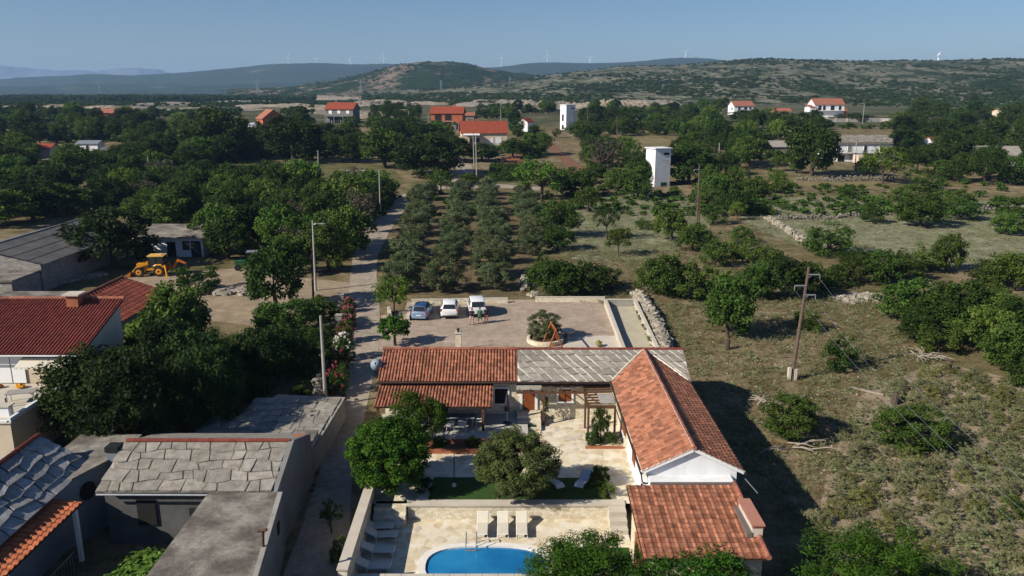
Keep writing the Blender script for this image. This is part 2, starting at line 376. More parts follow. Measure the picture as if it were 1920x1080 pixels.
ss = np.linspace(-1, 1, 41); X = ss[None, :]*(np.abs(ys)[:, None]+90)*1.3
V = np.stack([X, np.repeat(ys[:, None], 41, 1), np.repeat(np.array([gh(y) for y in ys])[:, None], 41, 1)], -1).reshape(-1, 3)
struct(raw_mesh('ground', V, grid_faces(len(ys), 41), M['ground']))
def wob(x, y, seed, f=1.0, n=7):
    r = np.random.RandomState(seed); o = np.zeros_like(x); 
    for k in range(n):
        a = r.rand()*6.283; q = f*(1.75**k)*.5; o += np.sin((x*math.cos(a)+y*math.sin(a))*q+r.rand()*6.283)/(1.55**k)
    return o
def hill(name, prof, D, front, back, mat, zb=10, amp=4, nf=.01, nc=160, nr=36, power=1.0, seed=1, kind='structure'):
    px = np.linspace(prof[0][0], prof[-1][0], nc)
    pp = np.array(prof, float)
    py = np.interp(px, pp[:, 0], pp[:, 1]); k = max(3, nc//26)
    py = np.convolve(np.pad(py, k, 'edge'), np.hanning(2*k+1)/np.hanning(2*k+1).sum(), 'valid')
    top = CZ+(172-py)/F*D*1.0; u = (px-960)/F/CP*.971
    t = np.linspace(-1, 1, nr); rows = []
    for q in t:
        y = D+(q*front if q < 0 else q*back)
        b = (math.cos(q*math.pi)*.5+.5)**power
        x = u*y; yy = np.full_like(x, y)
        z = zb+(top-zb)*b+amp*wob(x, yy, seed, nf)*min(1, b*3)*(1 if abs(q) > .04 else .25)
        rows.append(np.stack([x, yy, z], -1))
    V = np.concatenate(rows); o = raw_mesh(name, V, grid_faces(nr, nc), mat, smooth=True); return struct(o, kind)
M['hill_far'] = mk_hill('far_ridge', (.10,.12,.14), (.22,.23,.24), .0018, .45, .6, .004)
M['hill_blue'] = mk_hill('wooded_ridge', (.022,.036,.016), (.20,.18,.15), .0032, .60, .70, .012)
M['hill_mid'] = mk_hill('scrub_hill', (.014,.028,.008), (.27,.205,.145), .0062, .49, .55, .06, (1,.45,2.4))
M['hill_stony'] = mk_hill('stony_slope', (.016,.030,.009), (.235,.225,.160), .0060, .37, .47, .075, (1,.42,1.2))
M['scrubplain'] = mk_hill('scrub_plain', (.012,.026,.007), (.26,.21,.15), .010, .57, .63, .11, (.5,.5,.5))
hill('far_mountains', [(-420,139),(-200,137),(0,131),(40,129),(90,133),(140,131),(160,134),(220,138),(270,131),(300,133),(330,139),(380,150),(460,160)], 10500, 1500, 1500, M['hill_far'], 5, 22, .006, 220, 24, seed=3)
hill('wooded_ridge', [(-420,160),(-200,158),(0,155),(60,153),(100,150),(160,146),(240,145),(330,144),(380,138),(420,131),(460,134),(500,125),(540,122),(610,123),(680,125),(730,124),(800,126),(860,130),(930,130),(990,122),(1025,118),(1080,122),(1150,121),(1220,116),(1260,113),(1300,110),(1330,118),(1400,128),(1500,140)], 5600, 1900, 1200, M['hill_blue'], 8, 9, .009, 260, 40, seed=5)
hill('low_wooded_hills', [(-420,168),(0,166),(150,163),(300,161),(380,160),(470,157),(560,158),(640,150),(720,146),(800,150),(900,160)], 4300, 1300, 700, M['hill_blue'], 8, 6, .012, 150, 26, seed=6)
hill('scrub_hill', [(440,170),(520,166),(590,160),(650,152),(700,141),(740,131),(790,122),(840,121),(880,124),(910,131),(960,140),(1010,144),(1080,150),(1160,158),(1240,168)], 2300, 1000, 700, M['hill_mid'], 9, 3, .02, 220, 60, seed=8)
hill('stony_slope', [(700,171),(800,166),(880,159),(960,152),(1020,146),(1080,138),(1160,130),(1240,130),(1310,124),(1360,120),(1420,118),(1480,118),(1560,120),(1640,120),(1720,119),(1800,119),(1860,117),(1920,117),(2100,116),(2400,118)], 2000, 1250, 900, M['hill_stony'], 10, 1.0, .03, 300, 110, .8, seed=11)
# the wooded plain between the village and the hills
rr = np.geomspace(800, 8500, 90); uu = np.linspace(-.95, .95, 260)
X = uu[None, :]*rr[:, None]; Y = np.repeat(rr[:, None], 260, 1)
Z = 11.3+1.2*np.maximum(0, wob(X, Y, 21, .05))*np.minimum(1, (rr[:, None]-800)/300)
struct(raw_mesh('scrub_plain', np.stack([X, Y, Z], -1).reshape(-1, 3), grid_faces(90, 260), M['scrubplain'], smooth=True))
def sheet(name, pts, mat, lift=.02, world=False, z=None):
    """a flat area laid on the ground; pts are picture points unless world"""
    pts = [P(*p) if not world else Vector((p[0], p[1], 0)) for p in pts]
    bm = bmesh.new(); f = bm.faces.new([bm.verts.new((p[0], p[1], 0)) for p in pts]); bmesh.ops.triangulate(bm, faces=[f])
    for yb in YB[1:-1]:
        bmesh.ops.bisect_plane(bm, geom=bm.verts[:]+bm.edges[:]+bm.faces[:], plane_co=(0, yb, 0), plane_no=(0, 1, 0))
    for v in bm.verts: v.co.z = (gh(v.co.y) if z is None else z)+lift
    bmesh.ops.recalc_face_normals(bm, faces=bm.faces)
    for fc in bm.faces:
        if fc.normal.z < 0: fc.normal_flip()
    me = bpy.data.meshes.new(name); bm.to_mesh(me); bm.free(); me.materials.append(mat)
    return struct(link(name, me))
def strip(name, L, Rr, mat, lift): return sheet(name, L+Rr[::-1], mat, lift)
RL = [(520,1110),(545,1040),(568,985),(600,880),(625,775),(640,705),(653,640),(655,600),(654,560),(656,520),(662,480),(685,435),(718,395),(752,366),(790,352)]
RR = [(650,1110),(655,1000),(660,900),(684,780),(700,705),(711,650),(713,610),(711,560),(706,520),(708,480),(730,435),(752,402),(775,372),(800,358)]
strip('road', RL, RR, M['road'], .022)
sheet('crossroad', [(786,353),(800,358),(850,353),(930,352),(1012,357),(1014,351),(930,345),(884,346),(889,325),(884,310),(868,300),(858,288),(850,300),(856,315),(850,330),(843,345),(800,350)], M['road'], .03)
sheet('yard', [(240,520),(330,512),(420,505),(480,500),(560,520),(655,530),(655,560),(560,575),(480,612),(400,602),(330,575),(285,560),(215,542)], M['yard'], .012)
sheet('verge', [(655,560),(640,610),(628,705),(600,800),(585,870),(568,985),(600,880),(625,775),(640,705),(653,640)], M['yard'], .014)
sheet('parking_lot', [(714,592),(758,584),(764,566),(900,563),(1150,560),(1172,600),(1185,672),(1190,690),(700,690),(711,655)], M['gravel'], .02)
sheet('paved_strip', [(1068,630),(1158,630),(1172,668),(1045,668)], M['pale_concrete'], .026)
sheet('dry_clearing', [(370,335),(400,318),(470,306),(560,304),(640,305),(740,318),(760,345),(700,350),(560,345),(450,345)], M['grassland'] if 'grassland' in M else mk('dry_grassland', (.15,.13,.055), (.085,.085,.03), .25, .97, .8, 3, bdist=.15), .02)
M['pale'] = mk('pale_grassland', (.27,.262,.165), (.175,.175,.09), .22, .97, .8, 1.6, bdist=.25, lo=.35, hi=.6)
sheet('pale_field', [(1025,468),(1032,400),(1095,368),(1170,362),(1275,362),(1335,392),(1330,440),(1270,470),(1190,492),(1085,488)], M['pale'], .03)
sheet('pale_meadow', [(1360,385),(1435,372),(1560,368),(1680,372),(1790,374),(1870,378),(1990,384),(1990,492),(1900,490),(1800,500),(1700,490),(1600,474),(1500,462),(1420,430)], M['pale'], .03)
M['vineyard'] = mk('vineyard_ground', (.075,.085,.022), (.11,.10,.035), .5, .97, .8, 3)
sheet('vineyard_plot', [(918,312),(985,308),(1002,342),(914,345)], M['vineyard'], .03)
sheet('ploughed_strip', [(1018,266),(1034,265),(1106,325),(1090,332),(1060,310)], M['redsoil'], .06)
sheet('farm_soil', [(940,292),(985,288),(995,305),(950,308)], M['redsoil'], .05)
M['drygrass'] = mk('straw_grass', (.22,.17,.085), (.14,.115,.05), .12, .97, .8, 3)
sheet('straw_field', [(1150,262),(1240,258),(1270,268),(1235,282),(1160,275)], M['drygrass'], .05)
sheet('straw_terrace', [(1430,335),(1540,330),(1690,330),(1700,345),(1560,352),(1440,350)], M['drygrass'], .05)
sheet('village_lane', [(1500,215),(1620,222),(1700,222),(1700,228),(1620,229),(1500,224)], M['pale_concrete'], .05)
sheet('field_soil', [(1500,1100),(1535,960),(1555,870),(1590,800),(1610,745),(1660,715),(1760,680),(1900,710),(2060,750),(2100,1100)], mk('stony_field_soil', (.33,.25,.175), (.20,.16,.10), .7, .97, .8, 6, bdist=.1, lo=.3, hi=.7, grain=5), .012)
sheet('orchard_ground', [(758,545),(800,372),(1000,365),(985,555),(860,560)], mk('grove_soil', (.16,.115,.06), (.10,.08,.038), .35, .97, .8, 4), .01)
sheet('scrubland', [(-900,400),(900,400),(1500,1250),(-1500,1250)], mk('scrubland_soil', (.040,.052,.016), (.165,.135,.075), .045, .97, .8, 1.5, bdist=.3, lo=.42, hi=.72, grain=.5), .028, True)
# spoil heaps from the quarry behind the village
def mound(px, py, wpx, hpx, mat='rubble', seed=0):
    p = P(px, py); d = dep(p); W = wpx*1.6*d/F; Hh = hpx*.75*d/F; Dp = W*.55
    nx, ny = 64, 26; gx = np.linspace(-1, 1, nx); gy = np.linspace(-1, 1, ny)
    A, B = np.meshgrid(gx, gy); rr_ = np.sqrt(A**2+B**2)
    k_ = W/40; z = np.clip(1.15-rr_**2.2, 0, 1)**.8*(.48+.22*np.abs(wob(A*3.6*k_+seed, B*4, 100+seed, 1.0))**.8+.09*np.abs(wob(A*15*k_+seed, B*13, 300+seed, 1.0)))+.05*NR.normal(size=A.shape)*(rr_ < .95)
    V = np.stack([p.x+A*W/2, p.y+B*Dp, p.z-.3+Hh*1.25*z], -1).reshape(-1, 3)
    o = raw_mesh('spoil_heap', V, grid_faces(ny, nx), M[mat]); struct(o)
MOUNDS = [(25,203,60,7),(75,204,60,8,'rubble'),(130,203,70,9),(205,206,90,11,'rubble'),(262,204,60,6,'rubblegrey'),(320,196,80,6,'rubblegrey'),(365,207,50,8,'rubblegrey'),(395,188,110,6),(455,192,90,5,'rubblegrey'),(500,184,110,6),(560,186,120,8),(618,184,90,6),(660,187,110,7),(690,200,50,14,'rubblegrey'),(722,196,60,12),(760,202,40,12,'rubblegrey'),(848,186,80,6,'rubblegrey'),(905,199,70,10,'rubblegrey'),(925,193,60,8),(965,197,60,12,'rubblegrey'),(1010,206,90,22,'rubblegrey'),(1045,202,60,14),(1090,204,60,16,'rubble'),(1135,203,70,18),(1175,202,80,16),(1215,196,90,12,'rubblegrey'),(1250,190,50,12,'rubblegrey'),(1310,190,90,9,'rubblegrey'),(1360,196,60,8,'rubblegrey'),(1440,178,80,5,'rubblegrey'),(1640,190,60,6),(1680,187,80,6,'rubblegrey'),(1755,190,60,4),(400,206,120,6),(530,200,120,7),(590,206,70,6),(650,212,90,8,'rubblegrey'),(705,220,60,9),(1555,192,60,5,'rubblegrey'),(800,196,60,7),(-30,205,60,6),(745,212,50,10)]
for i, a in enumerate(MOUNDS): mound(*a, seed=i)
# the hazy summer air
hb = MB().box(-9500, 9500, -80, 13500, -3, 330).build('haze', mk('haze', (.5,.5,.5)))
hm = bpy.data.materials.new('haze_air'); hm.use_nodes = True; hnt = hm.node_tree; hnt.nodes.clear()
ho = hnt.nodes.new('ShaderNodeOutputMaterial'); hv = hnt.nodes.new('ShaderNodeVolumePrincipled')
hv.inputs['Color'].default_value = (.40, .62, 1, 1); hv.inputs['Density'].default_value = 1.0e-4; hv.inputs['Anisotropy'].default_value = .1
hnt.links.new(hv.outputs[0], ho.inputs['Volume']); hb.data.materials.clear(); hb.data.materials.append(hm); struct(hb, 'stuff')
# ------------------------------------------------------------------ roofs
def tile_roof(O, A, U, na, nu, amp=.06, step=.03, mb=None, flat=False, m=0):
    """rows of clay tiles: O lower corner, A the whole eave vector, U the whole slope vector upwards"""
    mb = mb or MB(); O, A, U = Vector(O), Vector(A), Vector(U); N = A.cross(U).normalized()
    if N.z < 0: N = -N
    prof = [(0,.0),(.12,.72),(.3,1),(.48,.72),(.6,0),(.8,-.35),(1,0)] if not flat else [(0,.0),(.15,.75),(.32,.9),(.5,.3),(.8,.12),(1,0)]
    for i in range(na):
        for j in range(nu):
            r = random.random()
            vs = []
            for tt, l in ((j, step), (j+1.06, 0)):
                for s_, z in prof: vs.append(O+A*((i+s_)/na)+U*(min(tt, nu)/nu)+N*(z*amp+l))
            n = len(prof); fs = [(k, k+1, k+1+n, k+n) for k in range(n-1)]
            # front lip
            lo = [O+A*((i+s_)/na)+U*(j/nu)+N*(z*amp*.4-.02) for s_, z in prof]
            mb.add(vs, fs, m, r); mb.add(vs[:n]+lo, [(k+1, k, k+n, k+1+n) for k in range(n-1)], m, r*.6)
    return mb
def slab_plates(mb, O, A, U, na, nu, skew=.0, gap=.06, jit=.25, m=0, thick=.06, stag=1.0, gu=.5):
    """courses of irregular stone plates, each course lapping over the one below"""
    O, A, U = Vector(O), Vector(A), Vector(U); N = A.cross(U).normalized(); N = -N if N.z < 0 else N
    la, lu = A.length, U.length; ph = [random.uniform(0, 6.3) for _ in range(nu+1)]
    def edge(j, a):
        if j <= 0 or j >= nu: return max(0, min(1, j/nu))
        return (j+jit*.5*math.sin(a*na*1.3+ph[j])+jit*.4*math.sin(a*na*3.1+2*ph[j]))/nu
    def cuts():
        c = []; x = -abs(skew)/na-1.5/na-random.random()/na*stag
        while x < 1+abs(skew)/na+1.5/na: c.append(x); x += random.uniform(1-jit*1.6, 1+jit*1.6)/na
        return c
    base_c = cuts()
    for j in range(nu):
        cs = base_c if stag == 0 else cuts()
        nxt = [x+random.uniform(-jit, jit)*.7/na*(1 if stag else .25) for x in cs]
        for i in range(len(cs)-1):
            g = gap*random.uniform(.6, 1.5)/la
            s0, s1 = skew*j/nu/na, skew*(j+1)/nu/na
            a0, a1, b0, b1 = cs[i]+s0+g/2, cs[i+1]+s0-g/2, nxt[i]+s1+g/2, nxt[i+1]+s1-g/2
            a0, a1, b0, b1 = [min(1, max(0, q)) for q in (a0, a1, b0, b1)]
            if (a1-a0+b1-b0)*la < .25: continue
            am, bm_ = (a0+a1)/2+random.uniform(-.1, .1)/na, (b0+b1)/2; dl = random.uniform(-.12, .05)/nu*(1 if j else .5); lap = .10/nu
            q = [(a0, edge(j, a0)+gap*gu/lu*random.random()), (am, edge(j, am)+dl*.6), (a1, edge(j, a1)+gap*gu/lu*random.random()), (b1, min(1, edge(j+1, b1)+lap)), (bm_, min(1, edge(j+1, bm_)+lap)), (b0, min(1, edge(j+1, b0)+lap))]
            t0 = thick*random.uniform(.7, 1.5); t = [t0*random.uniform(.75, 1.15), t0, t0*random.uniform(.75, 1.15), .012, .016, .012]
            pts = [O+A*x+U*max(0, y) for x, y in q]; top = [p+N*h_ for p, h_ in zip(pts, t)]; bot = [p-N*.012 for p in pts]
            mb.add(top+bot, [tuple(range(6))]+[((k+1) % 6, k, k+6, (k+1) % 6+6) for k in range(6)], m)
    return mb
def ridge_tiles(p0, p1, r=.11, step=.38, mb=None):
    mb = mb or MB(); p0, p1 = Vector(p0), Vector(p1); n = max(1, int((p1-p0).length/step))
    for i in range(n):
        a = p0.lerp(p1, i/n); b = p0.lerp(p1, (i+1.08)/n)
        mb.path([a, b], [r*1.08, r*.9], 9)
    return mb
# ------------------------------------------------------------------ the farmhouse
HZ = -.1                                            # courtyard level
fh = thing('farmhouse', 'limestone farmhouse with barrel tile and stone slab roofs and a long tiled wing', 'house', (1.5, 57, HZ), world=True)
w_ = MB(); 
w_.box(-9.2, 12.5, 54.0, 59.6, -1.05, 3.0)
w_.add([(-9.2,54,3.0),(-9.2,59.6,3.0),(-9.2,56.75,4.2),(12.5,54,3.0),(12.5,59.6,3.0),(12.5,56.75,4.2)], [(0,1,2),(3,5,4)])
w_.build('wall', M['stonewall'], fh)
ww = MB(); ww.box(7.55, 12.2, 40.2, 53.99, -1.05, 3.0)
ww.build('wing_wall', M['stonewall'], fh)['label'] = 'stone clad wall of the long wing'
gb = MB(); gb.box(7.38, 12.3, 39.9, 40.19, -1.0, 2.95)
gb.add([(7.38,39.9,2.95),(12.3,39.9,2.95),(9.85,39.9,4.2),(7.38,40.19,2.95),(12.3,40.19,2.95),(9.85,40.19,4.2)], [(0,1,2),(5,4,3),(1,4,5,2),(0,2,5,3)])
gb.build('gable', M['white'], fh)['label'] = 'white plastered gable of the wing'
pl_ = MB(); pl_.box(7.5, 7.549, 40.3, 47.8, -.1, 1.55); pl_.build('plinth', M['white'], fh)
# main roof
tile_roof((-9.6,53.5,2.96), (9.97,0,0), (0,3.2,1.34), 44, 9, .055).build('roof', M['tile'], fh)['label'] = 'barrel tile roof of the old house'
rb = MB(); rb.add([(.4,53.5,2.96),(12.75,53.5,2.96),(12.75,56.7,4.30),(.4,56.7,4.30)], [(0,1,2,3)], 1)
slab_plates(rb, (.4,53.5,2.97), (12.35,0,0), (0,3.2,1.34), 16, 5, -3.2, .12, .16, stag=0, gu=.5)
rb.build('roof', [M['slab'], M['mortar']], fh)['label'] = 'stone slab roof with white mortar joints'
bk = MB(); bk.slab([(-9.6,56.7,4.28),(12.75,56.7,4.28),(12.75,60.1,2.96),(-9.6,60.1,2.96)], .1); bk.build('roof', M['tile_flat'], fh)['label'] = 'back slope of the roof'
ridge_tiles((-9.65,56.72,4.36), (.38,56.72,4.36), .13, .42).build('ridge_cap', M['ridge'], fh)
ridge_tiles((.38,56.72,4.34), (12.8,56.72,4.34), .11, .40).build('ridge_cap', M['tile_red'], fh)
# verge board and gutters
g = MB(); g.path([(-9.6,53.42,2.9),(7.2,53.42,2.88)], .075, 8); g.beam((-9.6,53.6,2.86),(7.2,53.6,2.86), .12, .14); g.build('gutter', M['gutter'], fh)
# wing roof, two slopes running towards the camera
tile_roof((7.1,39.65,2.94), (0,17.1,0), (2.75,0,1.36), 46, 9, .05, .035, flat=True).build('roof', M['tile_flat'], fh)['label'] = 'sunlit slope of the wing roof'
tile_roof((12.6,39.65,2.94), (0,17.1,0), (-2.75,0,1.36), 46, 9, .05, .035, flat=True).build('roof', M['tile_flat'], fh)['label'] = 'shaded slope of the wing roof'
ridge_tiles((9.85,39.6,4.36), (9.85,56.6,4.36), .11, .42).build('ridge_cap', M['ridge'], fh)
ml = MB(); ml.beam((9.76,39.6,4.40),(9.76,56.4,4.40), .03, .03); ml.build('mortar_line', M['mortar'], fh)
vf = MB(); vf.path([(7.15,53.6,3.02),(8.4,55.1,3.66),(9.85,56.75,4.33)], .07, 6); vf.path([(12.55,53.6,3.02),(11.3,55.1,3.66),(9.85,56.75,4.33)], .07, 6); vf.build('valley', M['mortar'], fh)
bb = MB(); bb.beam((7.05,39.72,2.86),(9.85,39.72,4.22), .10, .2); bb.beam((12.65,39.72,2.86),(9.85,39.72,4.22), .10, .2); bb.build('barge_board', M['whitepaint'], fh)
g = MB(); g.path([(7.02,39.6,2.85),(7.02,53.4,2.88)], .07, 8); g.path([(7.02,39.62,2.85),(7.1,39.6,2.35),(7.35,39.75,2.2),(9.8,39.78,2.25),(12.6,39.78,2.12)], .045, 7); g.path([(12.68,39.6,2.85),(12.68,53.4,2.88)], .07, 8)
g.build('gutter', M['gutter'], fh)
# annex with its broad sloping roof
an = MB(); an.box(6.5, 11.8, 33.4, 39.0, -1.05, 1.85); an.build('annex_wall', M['stonewall'], fh)
bl = MB(); bl.box(6.36, 6.495, 34.2, 37.0, -1.0, .9); bl.build('brick_facing', M['brick'], fh)
tile_roof((6.12,32.85,1.98), (5.75,0,0), (0,5.9,.62), 14, 16, .055, .05, flat=True).build('roof', M['tile_flat'], fh)['label'] = 'tiled annex roof in mixed terracotta'
u_ = MB(); u_.slab([(6.1,32.9,1.95),(11.95,32.9,1.95),(11.95,38.8,2.57),(6.1,38.8,2.57)], .1); u_.build('roof_deck', M['gutter'], fh)
tk = ridge_tiles((11.9,32.8,2.05), (11.9,38.9,2.69), .13, .42); tk.build('verge_tile', M['ridge'], fh)
fl = MB(); fl.box(7.4, 11.9, 38.76, 38.9, 2.5, 2.72); fl.box(11.3,11.53,34.3,36.8,2.15,2.45); fl.build('flashing', mk('lead_flashing', (.16,.13,.12), (.13,.11,.10), 2), fh)
gw = MB(); gw.box(7.45, 11.95, 38.9, 39.9, 1.2, 2.62); gw.build('wall', M['white'], fh)['label'] = 'low white wall above the annex roof'
# flat chimney of the summer kitchen
ch = MB(); ch.box(11.55, 12.05, 34.35, 36.75, 1.3, 2.66); o = ch.build('chimney', M['pale_concrete'], fh)
cc = MB(); cc.box(11.48, 12.12, 34.25, 36.85, 2.80, 2.88); [cc.box(11.53, 12.07, yy, yy+.12, 2.66, 2.80) for yy in (34.33, 35.2, 36.0, 36.7)]
cc.build('chimney_cap', mk('chimney_cap', (.42,.19,.14), (.38,.17,.12), 3), o)
# porch
tile_roof((-9.45,50.85,2.12), (8.1,0,0), (0,3.1,.56), 36, 8, .055).build('porch_roof', M['tile'], fh)
pd = MB(); pd.slab([(-9.45,50.9,2.06),(-1.35,50.9,2.06),(-1.35,54,2.62),(-9.45,54,2.62)], .08); pd.build('porch_deck', M['gutter'], fh)
for x in (-9.2, -5.6, -2.0):
    q = MB(); q.box(x-.09, x+.09, 50.98, 51.16, .25, 2.0); q.build('porch_post', M['wood'], fh)
pf = MB(); pf.box(-9.4, 1.1, 49.7, 53.99, -.9, .27); pf.build('porch_floor', M['pavilion'], fh)
# openings
def opening(parent, x0, x1, y, z0, z1, leaf, frame, name='window', t=.14):
    fr = MB(); 
    fr.box(x0-t, x0, y-.07, y+.05, z0, z1+t); fr.box(x1, x1+t, y-.07, y+.05, z0, z1+t); fr.box(x0, x1, y-.07, y+.05, z1, z1+t)
    if name == 'window': fr.box(x0-t-.04, x1+t+.04, y-.1, y+.05, z0-t, z0)
    o = MB().box(x0, x1, y-.03, y+.03, z0, z1).build(name, leaf, parent); fr.build('frame', frame, o); return o
o = opening(fh, .75, 1.65, 53.98, .62, 2.2, M['shutter'], M['whitepaint'], 'door', .2)
MB().box(.85, .93, 53.9, 53.945, 1.35, 1.42).build('handle', M['metal'], o)
o = opening(fh, 3.35, 4.3, 53.98, 1.25, 2.2, M['shutter'], M['whitepaint'], 'window', .14)
MB().box(3.8, 3.84, 53.92, 53.948, 1.25, 2.2).build('shutter_joint', M['gutter'], o)
opening(fh, -1.25, -.3, 53.98, 1.1, 2.25, M['dark'], M['whitepaint'], 'window', .1)
opening(fh, -7.5, -4.6, 53.98, .3, 1.9, M['dark'], M['whitepaint'], 'door', .1)
for yy in (44.5, 48.8):
    q = MB(); q.box(7.42, 7.54, yy, yy+.9, .9, 2.0); o = q.build('window', M['shutter'], fh); MB().box(7.38, 7.43, yy-.1, yy+1, .78, .9).build('sill', M['whitepaint'], o)
st = MB(); st.box(.35, 2.05, 52.9, 53.97, -.1, .58); st.box(.35, 2.05, 52.4, 52.9, -.1, .35); st.box(.35, 2.05, 51.8, 52.4, -.1, .12); st.build('step', M['stonewall'], fh)
MB().box(.75, 1.7, 52.0, 52.35, .125, .15).build('door_mat', mk('green_mat', (.02,.045,.02)), fh)
aw = MB(); aw.slab([(.3,53.0,2.55),(2.1,53.0,2.55),(2.1,53.97,2.78),(.3,53.97,2.78)], .05); aw.build('door_canopy', mk('grey_sheet', (.34,.31,.26)), fh)
MB().tube((7.3,52.9,2.85),(7.3,52.9,0), .05, n=8).build('downpipe', M['metal'], fh)
lw = MB(); lw.ell((7.15,40.0,1.9),(.09,.09,.14),8,5); lw.box(7.1,7.4,39.98,40.02,2.02,2.06); lw.build('wall_lantern', M['black'], fh)
# the antenna arm at the east eave
an2 = MB(); an2.tube((12.65,39.5,2.6),(13.3,39.2,1.9), .03); an2.build('bracket', M['metal'], fh)
# ------------------------------------------------------------------ satellite dish
sdish = thing('satellite_dish', 'pale grey satellite dish at the road end of the old tiled roof', 'satellite dish', (-9.65, 55.3, 3.2))
q = MB(); prof = [(.001,.0),(.2,.02),(.4,.08),(.52,.14),(.55,.17)]
q.lathe(prof, n=24, axis='Y'); di = q.build('dish', mk('dish_grey', (.24,.28,.33), (.22,.26,.31), 2, .5), sdish, True); di.rotation_euler = (R(20), 0, R(182)); di.location = (-.2,-.3,.5); di.scale = (.8,.8,.8)
q = MB(); q.tube((.0,.2,-.4),(-.1,.1,.55), .03); q.tube((-.1,.1,.5),(-.2,-.28,.55), .03); q.build('arm', M['metal'], sdish)
q = MB(); q.tube((-.2,-.35,.3),(-.2,-.85,.75), .02); q.obox((-.2,-.85,.78),(.1,.14,.1)); q.build('receiver', M['black'], sdish)
# ------------------------------------------------------------------ courtyard and pool terrace
cy = sheet('courtyard', [(-8.4,41.7),(7.55,41.7),(7.55,54),(-9.6,54)], M['paving'], 0, True, HZ)
pt = sheet('pool_terrace', [(-8.3,34.9),(6.5,34.9),(6.5,41.6),(-8.3,41.6)], M['paving'], .03, True, -1.0)
for nm, pp in (('lawn', [(-4.9,41.97),(-.9,41.97),(-.9,44.9),(-4.8,44.9)]), ('lawn', [(-.85,41.97),(5.8,41.97),(5.6,44.8),(-.85,44.9)])):
    sheet(nm, pp, M['lawn'], .02, True, HZ)
sheet('artificial_turf', [(2.6,35.4),(6.3,35.4),(6.3,38.5),(2.3,38.5)], M['lawn'], .05, True, -1.0)
tw = thing('terrace_wall', 'low pale stone retaining wall between courtyard and pool terrace', 'wall', (-1, 41.6, -1), world=True)
MB().box(-6.0, 6.45, 41.45, 41.95, -1.02, -.12).build('wall', M['stonewall'], tw)
MB().box(-6.05, 6.5, 41.38, 41.98, -.12, .0).build('coping', M['pale_concrete'], tw)
stp = thing('garden_steps', 'short stone steps from pool terrace up to courtyard beside road wall', 'steps', (-7, 41, -1), world=True)
q = MB(); [q.box(-7.9, -6.07, 40.4+.4*i, 42.0, -1.0+.3*i, -.7+.3*i) for i in range(3)]; q.build('step', M['stonewall'], stp)
stp = thing('garden_steps', 'pale stone steps beside the annex wall at the right end of the terrace', 'steps', (6.0, 40.5, -1), world=True)
q = MB(); [q.box(5.5, 6.48, 39.8+.45*i, 41.44, -1.0+.3*i, -.7+.3*i) for i in range(3)]; q.build('step', M['pale_concrete'], stp)
lwll = thing('boundary_wall', 'tall pale stone wall along the road beside the pool terrace', 'wall', (-9.9, 38, -1), world=True)
MB().prism([(-8.55,42.6),(-8.1,42.6),(-7.95,34.0),(-8.4,34.0)], -1.1, .62).build('wall', M['stonewall'], lwll)
MB().prism([(-8.6,42.65),(-8.05,42.65),(-7.9,33.95),(-8.45,33.95)], .62, .70).build('coping', M['pale_concrete'], lwll)
fw = thing('boundary_wall', 'pale stone wall in front of the pool at the bottom edge', 'wall', (0, 34.8, -1), world=True)
MB().box(-7.94, 6.4, 34.6, 34.95, -1.1, -.32).build('wall', M['stonewall'], fw)
q = MB(); [q.box(-7.88+i*.8, -7.1+i*.8, 34.52, 35.03, -.32, -.25) for i in range(18)]; q.build('coping', M['pale_concrete'], fw)
# pool
def stadium(cx, cy, a, b, n=40): 
    out = []
    for k in range(n):
        t = 2*math.pi*k/n; c, s_ = math.cos(t), math.sin(t)
        out.append((cx+a*math.copysign(abs(c)**.75, c), cy+b*math.copysign(abs(s_)**.75, s_)))
    return out
pool = thing('swimming_pool', 'oval swimming pool with white rim on the stone terrace', 'pool', (-.8, 37.2, -1), world=True)
inn, out = stadium(-1.35, 36.75, 3.15, 1.75), stadium(-1.35, 36.75, 3.55, 2.1)
n = len(inn); q = MB()
q.add([(*p, -.86) for p in inn]+[(*p, -.86) for p in out]+[(*p, -1.0) for p in out]+[(*p, -1.12) for p in inn], [(i, (i+1) % n, (i+1) % n+n, i+n)[::-1] for i in range(n)]+[(i+n, (i+1) % n+n, (i+1) % n+2*n, i+2*n)[::-1] for i in range(n)]+[(i, i+3*n, (i+1) % n+3*n, (i+1) % n) for i in range(n)])
q.build('coping', M['coping'], pool)
q = MB(); q.prism(inn, -1.02, -.955); wt = q.build('water', M['poolwall'], pool)
wm, wnt, wbs, wL = base('pool_water'); wco = coord(wnt)
wL(ramp(wnt, noise(wnt, wco, .35, 2), [(.3, (.008,.11,.32)), (.7, (.020,.22,.45))]), wbs.inputs['Base Color']); wbs.inputs['Roughness'].default_value = .06
bump(wnt, wbs, noise(wnt, wco, 4.5, 4), .4, .04); wt.data.materials.clear(); wt.data.materials.append(wm)
pl = thing('pool_ladder', 'chrome ladder with two curved rails at the rear edge of the pool', 'ladder', (-2.2, 38.4, -.86))
for x in (-.28, .28):
    q = MB(); q.path([(x,.35,0),(x,.35,.62),(x,.28,.75),(x,.1,.8),(x,-.12,.72),(x,-.2,.5),(x,-.22,-.3)], .026, 8); q.build('rail', M['metal'], pl, True)
q = MB(); [q.box(-.28,.28,-.28,-.18,z,z+.03) for z in (-.08,)]; q.build('tread', M['metal'], pl)
